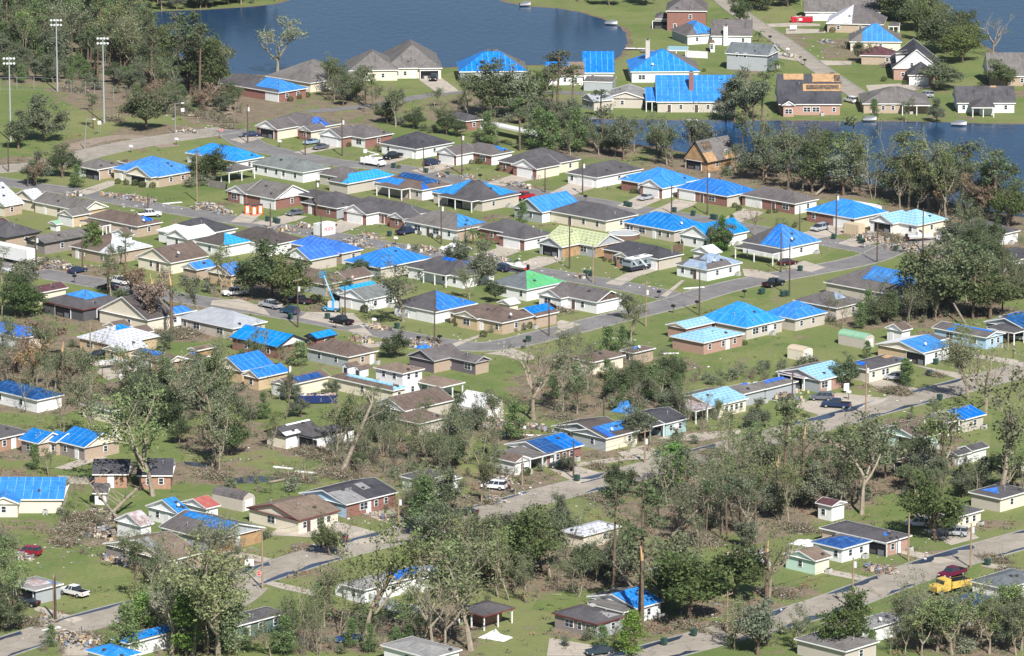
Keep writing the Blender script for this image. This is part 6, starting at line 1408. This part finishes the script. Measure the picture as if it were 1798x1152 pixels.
def stop(x,y,h,rz,lab):
    p=G(x,y); t=empty('stop_sign',(p.x,p.y,0),R(rz),lab,'stop sign'); mb=MB(); mb.tube((0,0,0),(0,0,h),.04,.04,5); 
    s=MB(); P=[(.42*math.cos(math.pi/8+k*math.pi/4),-.06,h+.42*math.sin(math.pi/8+k*math.pi/4)) for k in range(8)]; s.face(P); s.face([(a,-.03,c) for a,b,c in P][::-1])
    w_=MB(); P2=[(a*1.12,-.045,h+(c-h)*1.12) for a,b,c in P]; w_.face(P2)
    parts(t,[('post',mb,M_metal),('face',s,mat('sign_red',(.55,.02,.03),.5)),('border',w_,M_white)]); text('STOP',.34,M_white,t,(0,-.075,h-.12),(R(90),0,0))
stop(389,244,2.3,-15,'red stop sign at the entry of the upper street'); stop(455,1036,3.0,-5,'red stop sign beside the crossarm pole, lower left corner'); 
def sign(x,y,w_,hh,z,c,rz,lab):
    p=G(x,y); t=empty('yard_sign',(p.x,p.y,0),R(rz),lab,'sign'); a=MB(); a.tube((-.3*w_,0,0),(-.3*w_,0,z),.03,.03,4); a.tube((.3*w_,0,0),(.3*w_,0,z),.03,.03,4); b=MB(); b.box((-w_/2,-.04,z),(w_/2,.0,z+hh)); parts(t,[('posts',a,M_metal),('panel',b,c)])
sign(1486,690,1.2,1.5,.5,M_white,25,'white yard sign board beside the drive at right'); sign(1393,55,2.0,1.0,.8,M_white,0,'white board beside the top road'); sign(321,213,.9,.9,2.6,M_white,0,'small white road sign near the street lamp'); sign(175,237,.9,.9,2.8,M_white,0,'small white road sign near the leaning lamp'); sign(438,1000,1.6,1.2,.7,M_white,-5,'white box sign on the verge above the lower left street')
# ------------------------------------------------------------ mailboxes and bins
mb=MB(); mb.tube((0,0,0),(0,0,1.1),.06,.06,4); MBP=mb.mesh('post',M_pole); mb=MB(); mb.prism([(-.3,1.1),(.3,1.1),(.3,1.35),(.15,1.48),(-.15,1.48),(-.3,1.35)],-.28,.28); MBB=mb.mesh('box',M_black); MBW=mb.mesh('box',M_white)
for q in "843,319,b 131,497,b 922,612,b 1307,524,b 1224,543,b 1182,550,b 1157,525,b 588,407,b 690,395,b 590,577,b 1352,74,b 1413,115,b 491,259,w 695,430,w 657,574,w 1383,96,w 1028,356,b 772,604,b 1516,436,b 230,268,w 310,255,w 1490,702,w 735,606,b 1200,740,b".split():
    a=q.split(','); p=G(float(a[0]),float(a[1])); t=empty('mailbox',(p.x,p.y,0),R(46),None,'mailbox'); t.scale=(1.25,1.25,1.3)
    link('post',MBP,t); link('box',MBB if a[2]=='b' else MBW,t); auto_label(t,'black kerbside mailbox' if a[2]=='b' else 'white kerbside mailbox','kerbside mailboxes')
M_bin=mat('bin_green',(.035,.075,.065),.6); M_bin2=mat('bin_maroon',(.16,.03,.06),.6)
mb=MB(); mb.box((-.36,-.4,.12),(.36,.4,1.1),0,taper=1.18); BB=mb.mesh('body',M_bin); BB2=mb.mesh('body',M_bin2); mb=MB(); mb.box((-.47,-.5,1.11),(.47,.5,1.2),0,taper=.85); BL=mb.mesh('lid',M_bin); mb=MB(); mb.tube((-.4,.38,.15),(-.26,.38,.15),.15,.15,8); BW=mb.mesh('wheel',M_black); 
for q in "488,393 483,391 691,295 748,304 785,310 1184,373 1217,379 1251,385 1256,386 1099,362 1106,364 1464,420 1509,424 1512,428 1573,441 575,560 684,415 1029,484 1038,485 1405,476 1336,517 1339,516 1374,521 1381,520 1013,845 1650,703 1643,640 1156,803 575,961 606,950,m 1734,993 1218,1117 1166,1133 1632,660 1061,1140 697,577 470,389 928,600 510,560".split():
    a=q.split(','); p=G(float(a[0]),float(a[1])); t=empty('wheeled_bin',(p.x,p.y,.04),R(46+(hash(q[:3])%3)*0),None,'bin'); m_=len(a)>2
    link('body',BB2 if m_ else BB,t); link('lid',BL,t); link('wheel',BW,t); link('wheel',BW,t,(.66,0,0)); auto_label(t,'maroon wheeled bin' if m_ else 'dark green wheeled bin','wheeled bins at the kerb')
# ------------------------------------------------------------ debris and brush piles
DC=[(.42,.35,.26),(.50,.46,.40),(.58,.58,.58),(.13,.11,.10),(.34,.23,.14),(.06,.07,.085),(.22,.24,.28),(.50,.42,.26),(.24,.15,.11),(.15,.2,.3),(.28,.23,.18),(.10,.085,.08)]
M_deb=mat('mixed_debris2',(.3,.3,.3),.9,kind='random',col2=DC)
M_brush=mat('brush_mix',(.3,.3,.3),.95,kind='random',col2=[(.22,.18,.14),(.30,.26,.21),(.15,.125,.10),(.22,.15,.10),(.14,.16,.09),(.34,.31,.27),(.11,.13,.07)])
def pile(x,y,L,W,h,kind,label,rz=None,seed=0):
    r=random.Random(int(x*7+y)); p=G(x,y); mb=MB()
    if kind!='d': L*=.8; W*=.75; h*=.8
    n_=int(L*W*9)+20
    for i in range(n_):
        a=r.gauss(0,L*.24); b_=r.gauss(0,W*.24); zt=max(.12,h*(1-(a/(L*.55))**2-(b_/(W*.55))**2)); z=r.uniform(0,zt)
        if kind=='d':
            t=r.random()
            if t<.45: s=r.uniform(.5,1.5); q=Vector((r.gauss(0,1),r.gauss(0,1),r.gauss(0,.35))).normalized()*s; mb.tube((a,b_,z),(a+q.x,b_+q.y,max(.05,z+q.z)),.07,.07,4)
            elif t<.85: s=r.uniform(.1,.42); mb.box((a-s,b_-s*.6,z),(a+s,b_+s*.6,z+r.uniform(.06,.35)),0,r.uniform(0,3.1))
            else: s=r.uniform(.2,.45); mb.box((a-s,b_-s,z*.5),(a+s,b_+s,z*.5+r.uniform(.4,.9)),0,r.uniform(0,3),taper=.8)
        else:
            for _ in range(3):
                s=r.uniform(.5,2.6); q=Vector((r.gauss(0,1),r.gauss(0,1),r.gauss(0,.4))).normalized()*s; mb.tube((a,b_,z),(a+q.x,b_+q.y,max(.05,z+q.z)),r.uniform(.02,.055),.012,3)
            if kind=='B':
                for _ in range(5): c=Vector((a+r.gauss(0,.4),b_+r.gauss(0,.4),z+r.uniform(0,.5))); s=.22; mb.face([c+Vector((r.uniform(-s,s),r.uniform(-s,s),r.uniform(-s,s))) for _ in range(4)])
    nm='debris_pile' if kind=='d' else 'brush_pile'
    o=link(nm,mb.mesh(nm,M_deb if kind=='d' else M_brush),None,(p.x,p.y,.03),R(rz if rz is not None else -44)); tag(o,None,'debris pile' if kind=='d' else 'brush pile')
    if label: o['label']=label
    else: auto_label(o,'mixed rubble heap' if kind=='d' else 'brown brush heap')
for q in """130,343,5,3,1.0,d;193,345,5,2.5,.9,d;235,351,9,3,1.1,d;260,353,5,2,.8,d;365,366,8,5,1.4,d;385,373,7,3,1.1,d;484,408,6,3,1.3,d;502,404,4,2.4,1,d;533,399,5,2.4,1,d;70,466,12,5,1.4,d;105,467,6,4,1.2,d;40,461,5,3,.8,d;
650,417,6,3,.9,d;622,431,9,3,.9,d;632,428,6,2,.7,d;905,326,6,2,.7,d;925,330,4,2,.5,d;823,313,4,2,.5,d;776,310,4,2,.5,d;940,313,3,2,.7,d;862,452,4,2,.7,d;880,458,5,2.5,.5,d;1020,487,4,2,.3,d;745,440,9,3,.9,d;690,438,6,2,.7,d;
1530,421,9,4,1.2,d;1600,440,12,6,1.6,d;1625,443,8,5,1.5,d;1555,418,9,5,1.0,B;1575,424,8,4,.9,B;1565,690,9,3,1.1,B;1580,688,7,3,.9,B;1300,978,6,3,.8,d;1545,1002,6,3,.7,d;1750,985,8,3,.8,B;1775,1005,6,3,.6,B;
465,905,6,3,.6,B;150,920,12,8,2.2,B;175,912,9,6,2.0,d;190,940,8,5,1.6,d;130,935,9,6,1.3,B;110,955,8,4,.8,B;205,985,9,3,.6,d;225,990,6,3,.6,d;25,975,7,4,1.1,d;35,980,5,3,.8,d;130,1125,10,5,1.3,d;160,1120,6,3,.8,B;50,1095,7,4,.7,B;78,1090,4,2,.5,d;
300,590,12,4,1.2,B;330,585,9,3,1.0,B;270,592,7,3,.8,B;340,640,6,4,1.2,d;200,590,10,4,1.1,B;80,640,12,6,1.3,B;50,655,9,5,1.0,B;375,838,9,5,.9,B;560,800,14,7,1.5,B;610,815,12,7,1.3,B;520,842,10,5,.9,B;590,835,12,6,1.2,B;
880,745,10,4,.8,d;850,750,7,3,.6,d;940,752,8,2,.5,d;1060,628,6,3,.6,B;985,735,7,4,1.1,B;1120,690,10,6,1.2,B;1090,700,8,5,1.0,B;840,880,8,4,.6,B;880,845,6,3,.5,d;1360,685,10,6,1.9,d;1330,690,9,5,1.6,d;1375,700,9,4,1.2,d;1310,700,6,4,1.2,d;
1050,822,5,3,.8,B;1060,880,9,4,.6,B;1200,830,9,5,1.0,B;1260,800,9,4,.8,B;1230,950,11,6,1.3,B;1280,900,12,6,1.3,B;1400,930,10,5,1.1,B;1290,1105,10,4,.8,B;1200,1100,12,4,.8,B;1370,1045,8,4,.9,B;1100,960,10,6,1.1,B;
360,205,16,6,1.6,B;385,212,14,5,1.2,B;330,232,6,3,.9,d;400,225,8,3,.8,B;310,200,10,5,1.2,B;200,212,8,4,1,B;130,160,12,5,1.3,B;1485,85,6,3,.8,B;1450,75,5,3,.7,d;1387,100,6,2,.5,d;1360,82,4,2,.5,d;1560,118,6,3,.9,B;825,165,6,2,.7,B;
690,912,7,3,.6,d;1010,395,2,2,.4,d;640,600,7,2,.6,d;750,606,8,3,.7,d;733,608,4,3,1,d;760,600,5,2,.5,B;660,576,6,3,.6,d;870,880,4,2,.4,d;600,790,8,4,1.2,B;980,545,9,3,.5,B;1235,487,3,2,.4,d;1700,595,4,3,.7,d;1640,660,6,2,.5,B;1780,555,9,4,1,B;1720,550,9,4,1,B""".replace('\n','').split(';'):
    a=q.split(','); pile(float(a[0]),float(a[1]),float(a[2]),float(a[3]),float(a[4]),a[5],None)
# scattered small litter on lawns: nobody would count it
mb=MB(); r=random.Random(99)
for cx,cy,sx,sy,n_ in ((1015,480,80,12,22),(880,300,60,20,18),(620,410,80,16,26),(250,360,90,12,30),(80,470,90,10,40),(1150,500,50,20,16),(1500,430,80,12,24),(860,600,70,20,14),(950,455,70,12,30),(760,440,60,8,26),(100,960,90,40,30),(60,1110,80,20,18),(900,860,60,16,26),(1250,650,90,30,14),(1540,700,80,20,18),(1560,960,90,30,24),(430,800,60,20,16),(1360,690,50,14,30),(340,570,50,16,22),(1080,600,50,14,16),(350,215,60,14,14),(1420,90,50,20,18),(650,600,90,14,24),(540,960,60,16,14),(1000,880,90,24,20),(1250,1080,110,20,22),(650,920,50,14,12)):
    for i in range(n_):
        p=G(r.gauss(cx,sx*.5),r.gauss(cy,sy*.5)); s=r.uniform(.08,.28); mb.box((p.x-s,p.y-s*r.uniform(.3,1),.04),(p.x+s,p.y+s,.04+r.uniform(.04,.18)),0,r.uniform(0,3))
tag(link('lawn_litter',mb.mesh('lawn_litter',mat('litter',(.5,.5,.5),.8,kind='random',col2=[(.7,.7,.7),(.6,.57,.5),(.75,.76,.78),(.35,.28,.22),(.1,.1,.12),(.2,.3,.5)]))),'small scraps littering the lawns and verges','litter',kind='stuff')
# long white boards / fallen fence panels
for i,(x,y,L,rz,lab) in enumerate(((940,765,13,-8,'long white fallen board on the grass above the navy tarp roof'),(540,830,5,-20,'white fallen board in the grassy lot'),(497,822,4,-25,'white fallen board left of another in the grassy lot'),(302,357,5,25,'white board on the lawn below the gabled-porch house'),(1218,506,5,20,'white plank on the corner lawn'),(625,1022,7,35,'crumpled white sheet beside the lower left street'),(1175,621,4,0,'white scrap behind the pink brick house'),(90,1105,3.5,40,'white painted board lying on the bottom left street'))):
    mb=MB(); mb.box((-L/2,-.35,.03),(L/2,.35,.16),0); mb.box((-L*.3,-.9,.03),(-L*.2,.5,.1),0); tag(link('fallen_board',mb.mesh('fallen_board',M_white),None,P0(x,y),R(rz)),lab,'board')
# fallen trunks
def log(x0,y0,z0,x1,y1,z1,r0,lab,nb=7,mt=None):
    a=G(x0,y0);b_=G(x1,y1); t=empty('fallen_tree',(a.x,a.y,0),0,lab,'fallen tree'); d=Vector((b_.x-a.x,b_.y-a.y,z1-z0)); m_=mt or BK['p']; rr=random.Random(int(x0)); mb=MB(); mb.tube((0,0,z0),(d.x,d.y,z1),r0,r0*.45,7)
    br=MB()
    for i in range(nb):
        f=rr.uniform(.4,1); c=Vector((d.x*f,d.y*f,z0+(z1-z0)*f)); e=c+Vector((rr.gauss(0,2.2),rr.gauss(0,2.2),rr.uniform(.3,2.8))); br.tube(c,e,r0*.35,.04,4,0,False); e2=e+Vector((rr.gauss(0,1),rr.gauss(0,1),rr.uniform(.2,1.5))); br.tube(e,e2,.05,.02,3,0,False); br.tube(c.lerp(e,.5),e2+Vector((rr.gauss(0,1),rr.gauss(0,1),0)),.05,.02,3,0,False)
    parts(t,[('trunk',mb,m_),('branches',br,m_)])
for a in ((352,188,.5,385,172,3.2,.45,'pale fallen trunk with split top in the upper left woods'),(330,205,.3,410,202,.5,.3,'brown fallen trunk beside the dirt clearing, upper left'),(215,925,.4,150,885,5,.32,'big bare tree toppled onto the wrecked shed'),(175,925,.3,240,890,3.5,.45,'grey trunk lying across the wreckage by the rusty shed'),
 (600,835,.5,655,775,8,.5,'leaning broken trunk with orange splinters, lower middle'),(470,850,.3,560,835,.4,.25,'slim trunk lying along the ditch'),(1120,1075,3,1075,1045,6,.25,'snapped limb leaning on the bottom blue roof'),(1180,950,1,1290,895,7,.25,'pale leaning limb in the lower middle woods'),(1432,345,.4,1482,325,4,.35,'splintered fallen tree behind the right end blue roof'),(1615,345,1,1590,352,4.5,.25,'bent pale trunk beside the barrel-roofed shed'),
 (1250,905,.4,1330,955,.8,.25,'pale log lying left of the broken-topped tree'),(1700,580,.3,1640,530,7,.3,'bare hanging limbs beside the twin trunk at right')): log(*a)
# ------------------------------------------------------------ fences
def fence(pts,h,kind,lab,m_=None,step=2.6):
    P=[G(*p) for p in pts]; t=empty('fence',P[0],0,lab,'fence'); o=P[0]; pn=MB(); m_=m_ or M_white
    for a,b_ in zip(P,P[1:]):
        a=a-o;b2=b_-o; L=(b2-a).length; n_=max(1,int(L/step)); d=(b2-a)/n_
        u=d.normalized(); v=Vector((-u.y,u.x,0))*.04
        for i in range(n_+1):
            c=a+d*i; k=('fp',h,kind)
            if k not in PARTM: q=MB(); q.box((-.06,-.06,0),(.06,.06,h+.1)); PARTM[k]=q.mesh('post',M_metal if kind=='c' else m_)
            link('post',PARTM[k],t,c)
        if kind=='p':
            q=[a-v,b2-v,b2+v,a+v]; 
            for i in range(int(L/.22)):
                s=a+u*(i*.22); e=s+u*.205; pn.face([(s-v)+Vector((0,0,.06)),(e-v)+Vector((0,0,.06)),(e-v)+Vector((0,0,h)),(s-v)+Vector((0,0,h))]); 
            pn.face([a+v+Vector((0,0,.06)),b2+v+Vector((0,0,.06)),b2+v+Vector((0,0,h)),a+v+Vector((0,0,h))][::-1])
        else:
            pn.tube(a+Vector((0,0,h)),b2+Vector((0,0,h)),.045,.045,4); pn.tube(a+Vector((0,0,.1)),b2+Vector((0,0,.1)),.03,.03,4)
            for i in range(int(L/.8)): s=a+u*(i*.8); pn.tube(s+Vector((0,0,.1)),s+u*.8+Vector((0,0,h)),.014,.014,3,0,False)
    link('panel' if kind=='p' else 'rails',pn.mesh('panel',M_metal if kind=='c' else m_),t)
fence([(0,158),(60,157),(100,160),(150,166),(200,178)],3.4,'c','tall chain-link fence around the ball field at upper left',step=4.2)
fence([(590,1046),(640,1058),(700,1076),(742,1086)],2.0,'p','white board fence below the pale blue-cornered roof')
fence([(1206,101),(1242,103)],2.0,'p','short white garden fence beside the canal-side shed')
fence([(1650,828),(1690,812),(1712,806)],1.8,'p','weathered wooden fence beside the white sheds at right',mat('fence_wood',(.36,.31,.25),.9,.4,2,'noise',(.26,.22,.18)))
fence([(366,328),(398,334),(400,340)],1.8,'p','grey wooden fence piece below the dark oak, upper left',mat('fence_grey',(.28,.26,.24),.9,.4,2,'noise',(.2,.18,.17)))
fence([(1180,445),(1200,440),(1196,432)],1.8,'p','brown fence piece behind the white blue-roofed gable',mat('fence_brown',(.2,.14,.1),.9,.4,2,'noise',(.14,.1,.07)))
fence([(966,545),(978,552)],1.8,'p','dark gate panel beside the tan brick carport',mat('fence_dark',(.14,.11,.1),.9,.4,2,'noise',(.1,.08,.07)))
# tarp heaps
def heap(x,y,L,W,h,m_,lab,cat='tarp'):
    r=random.Random(int(x)); n_=8; mb=MB(); Z=[[max(.04,h*(1-max(abs(i-4),abs(j-4))/4)*r.uniform(.5,1.3)) for j in range(9)] for i in range(9)]
    for i in range(n_):
        for j in range(n_): mb.face([((a/8-.5)*L,(b_/8-.5)*W,Z[a][b_]) for a,b_ in((i,j),(i+1,j),(i+1,j+1),(i,j+1))])
    tag(link('crumpled_tarp' if cat=='tarp' else 'sheet_heap',mb.mesh('tarp',m_),None,P0(x,y),R(-30)),lab,cat)
heap(1097,722,4.5,3.5,2.4,tarpm('b'),'arched blue tarp heap left of the teal-walled house'); heap(745,611,5,2.4,1.0,tarpm('n'),'small blue tarp heap by the kerb above the plum-walled house'); heap(427,1114,3,2,1.1,tarpm('n'),'blue tarp bundle below the dark green house')
heap(1045,776,2.5,1.5,2.6,tarpm('n'),'blue tarp hanging at the corner of the draping-tarp house'); heap(893,358,1.8,1.4,2.8,tarpm('b'),'blue tarp strip hanging between two upper roofs'); heap(1420,955,6,4,.9,M_white,'white covered heap before the navy hip roof','sheet')
heap(1330,683,5,3,2,M_white,'white plastic heap by the grey clutter house','sheet'); heap(165,640,3,2,1,mat('quilt',(.35,.3,.28),.9,.3,2),'brown cover heap near the shed','sheet'); heap(870,1120,5,3,1.3,M_white,'white cover under the sparse tree, bottom centre','sheet')
# a dark green garden tractor and a play slide
t=empty('garden_tractor',P0(467,1104),R(20),'green and yellow garden tractor behind the dark green house','tractor'); b=MB(); b.box((-.2,-.35,.45),(1.1,.35,1.0),0,taper=.85); b.box((-1.0,-.5,.5),(-.2,.5,.75),0); s=MB(); s.box((-.8,-.3,.8),(-.3,.3,.95)); s.box((-.9,-.3,.95),(-.75,.3,1.5)); parts(t,[('body',b,mat('tractor_green',(.03,.2,.04),.4)),('seat',s,mat('tractor_yellow',(.75,.55,.02),.5))]); wheels(t,(.75,-.7),.5,.36)
# ------------------------------------------------------------ people
def person(x,y,rz,shirt,trouser,lab,z=0,arm=None):
    p=G(x,y,z); t=empty('person',(p.x,p.y,z),R(rz),lab,'person')
    me=bpy.data.meshes.new('body'); bm_v=[(0,0,.95),(0,0,1.15),(0,0,1.38),(0,0,1.5),(0,-.01,1.6),(0,-.02,1.72),(.1,0,.9),(.12,.03,.5),(.13,.06,.08),(.13,-.1,.04),(-.1,0,.9),(-.11,-.03,.5),(-.12,0,.08),(-.12,-.16,.04),(.2,0,1.4),(.27,-.02,1.15),(.26,-.16,.95),(.25,-.24,.93),(-.2,0,1.4),(-.28,0,1.15),(-.27,-.12,.93),(-.26,-.2,.9)]
    ed=[(0,1),(1,2),(2,3),(3,4),(4,5),(0,6),(6,7),(7,8),(8,9),(0,10),(10,11),(11,12),(12,13),(2,14),(14,15),(15,16),(16,17),(2,18),(18,19),(19,20),(20,21)]
    rad=[.15,.14,.16,.06,.09,.09,.1,.075,.05,.04,.1,.075,.05,.04,.065,.05,.035,.035,.065,.05,.035,.035]
    me.from_pydata(bm_v,ed,[]); o=link('body',me,t); sk_=o.modifiers.new('skin','SKIN'); 
    for i,v in enumerate(me.skin_vertices[0].data if me.skin_vertices else []): v.radius=(rad[i],rad[i])
    if not me.skin_vertices:
        pass
    sub=o.modifiers.new('sub','SUBSURF'); sub.levels=1; sub.render_levels=1
    me.materials.append(mat('skin_tone',(.42,.25,.18),.7))
    bpy.context.view_layer.update(); dg=bpy.context.evaluated_depsgraph_get(); me2=bpy.data.meshes.new_from_object(o.evaluated_get(dg)); o.modifiers.clear(); o.data=me2
    me2.materials.clear(); 
    for m_ in (mat('skin_tone',(.42,.25,.18),.7),shirt,trouser,mat('hair_dark',(.03,.02,.015),.8)): me2.materials.append(m_)
    for f in me2.polygons:
        c=f.center; f.material_index=0 if (1.5<c.z<1.68) else 3 if c.z>=1.68 else 2 if c.z<.98 and abs(c.x)<.21 else 1 if c.z>1.12 else (1 if abs(c.x)<.2 else 0)
    return t
person(619,496,20,mat('shirt_pink',(.6,.42,.42),.8),mat('trouser_grey',(.3,.28,.27),.8),'worker in a pale pink shirt standing on the roof ridge under repair',z=5.2)
person(1516,420,160,mat('shirt_brown',(.12,.06,.05),.8),mat('trouser_dark',(.05,.045,.05),.8),'person in dark clothes standing on the drive by the tan container')
person(1235,1,0,mat('shirt_blue',(.1,.2,.4),.8),mat('trouser_dark',(.05,.045,.05),.8),'x') if 0 else None
person(602,553,-60,mat('vest_orange',(.7,.25,.03),.7),mat('trouser_dark',(.05,.045,.05),.8),'worker in an orange vest beside the boom lift')
flush_labels()
# overhead service wires
for i,(a,b_,lab) in enumerate((((461,1034,927),(564,962,901),'sagging wires between the crossarm pole and the next, lower left'),((564,962,901),(700,925,871),'sagging wires along the lower left street verge'),((1497,1071,979),(1595,985,902),'sagging wires over the bottom right street, left span'),((1704,997,919),(1595,985,902),'sagging wires over the bottom right street, right span'),((1277,1112,1039),(1497,1071,979),'long sagging wires above the bottom right verge'),((1132,813,756),(917,852,799),'sagging wires along the lower street, centre'))):
    A_=G(a[0],a[1]); B_=G(b_[0],b_[1]); A_.z=hgt(a[1],a[2]); B_.z=hgt(b_[1],b_[2]); mb=MB()
    for off in(0,-.9):
        pr=None
        for k in range(13):
            t=k/12; p=A_.lerp(B_,t)-A_; p.z+=-4*1.1*t*(1-t)+off
            if pr is not None: mb.tube(pr,p,.022,.022,3,0,False)
            pr=p
    tag(link('overhead_wire',mb.mesh('overhead_wire',M_black),None,A_),lab,'wire')

# ------------------------------------------------------------ the air between
bm_=MB(); bm_.box((-5200,-3200,-1.0),(5200,9200,236)); hz=bm_.mesh('haze',bpy.data.materials.new('haze_air')); hm=hz.materials[0]; hm.use_nodes=True; hn=hm.node_tree; hn.nodes.clear()
ho=hn.nodes.new('ShaderNodeOutputMaterial'); hv=hn.nodes.new('ShaderNodeVolumePrincipled'); hv.inputs['Density'].default_value=HAZE; hv.inputs['Color'].default_value=(.72,.84,1,1); hv.inputs['Anisotropy'].default_value=.2
hn.links.new(hv.outputs[0],ho.inputs['Volume']); tag(link('haze',hz),'thin bluish air over the whole scene','haze',kind='stuff')
for i,(x,y,L,W,rz,lab) in enumerate(((1152,92,9,2,0,'grey wooden dock frame at the lake corner'),(1118,88,7,1.6,-8,'white boat ramp platform behind the white blue-hipped house'),(1216,214,3.5,2,0,'small white dock on the canal below the widest blue roof'),(1035,211,5,2.4,20,'pale concrete landing at the canal head'))):
    p=G(x,y); t=empty('dock',(p.x,p.y,0),R(rz),lab,'dock'); d=MB(); 
    for k in range(int(L/.3)): d.box((-L/2+k*.3,-W/2,.45),(-L/2+k*.3+.26,W/2,.52))
    q=MB(); q.box((-L/2,-W/2,.33),(L/2,-W/2+.1,.44)); q.box((-L/2,W/2-.1,.33),(L/2,W/2,.44))
    parts(t,[('deck',d,M_white if 'white' in lab else M_metal),('beam',q,M_pole)])
    for sx in(-1,0,1):
        for sy in(-1,1): mb=MB(); mb.tube((sx*(L/2-.2),sy*(W/2-.1),-.2),(sx*(L/2-.2),sy*(W/2-.1),.9),.09,.09,6); link('piling',mb.mesh('piling',M_pole),t)
# weeds, leaf litter and broken twigs: countless, spread thickest in the wooded back lots
rg=np.random.default_rng(5); g2=random.Random(11)
def onhard(x,y): return nearroad(x,y,.3) or any(inpoly(x,y,f) for f in FOOT)
PT=[];DW=[]
zones=[(q[0],q[1],q[2],q[3],q[4]) for q in DIRT if q[1]>235]
for cx,cy,rx,ry,st in zones:
    for _ in range(int(rx*ry*st/52)+3):
        p=G(cx+g2.gauss(0,rx*.6),cy+g2.gauss(0,ry*.6))
        if onhard(p.x,p.y): continue
        k=g2.randint(8,26); s=g2.uniform(.25,.9)
        tgt=PT if g2.random()<.62 else DW
        for _ in range(k): tgt.append((p.x+g2.gauss(0,s),p.y+g2.gauss(0,s),abs(g2.gauss(0,.28))+.03))
for _ in range(1500):
    p=G(g2.uniform(-20,1820),g2.uniform(250,1160))
    if onhard(p.x,p.y): continue
    s=g2.uniform(.2,.7)
    for _ in range(g2.randint(5,14)): PT.append((p.x+g2.gauss(0,s),p.y+g2.gauss(0,s),abs(g2.gauss(0,.14))+.02))
tag(link('weeds',leafmesh('weeds',PT,.34,5,LM['A'])),'tufts of weeds and seedlings over yards and back lots',kind='stuff')
tag(link('leaf_litter',leafmesh('leaf_litter',DW,.36,6,LM['X'])),'brown leaf litter blown about the back lots',kind='stuff')
mb=MB()
for cx,cy,rx,ry,st in zones:
    for _ in range(int(rx*ry*st/95)+2):
        p=G(cx+g2.gauss(0,rx*.55),cy+g2.gauss(0,ry*.55))
        if onhard(p.x,p.y): continue
        a=g2.uniform(0,6.28); L_=g2.uniform(.8,3.4); q=p+Vector((math.cos(a)*L_,math.sin(a)*L_,g2.uniform(.05,.5))); p.z=.05; mb.tube(p,q,g2.uniform(.03,.08),.02,3,0,False)
        for _ in range(2): c=p.lerp(q,g2.uniform(.3,.9)); mb.tube(c,c+Vector((g2.gauss(0,.6),g2.gauss(0,.6),g2.uniform(.1,.6))),.03,.012,3,0,False)
tag(link('broken_twigs',mb.mesh('broken_twigs',M_brush)),'broken limbs and twigs strewn over the ground',kind='stuff')
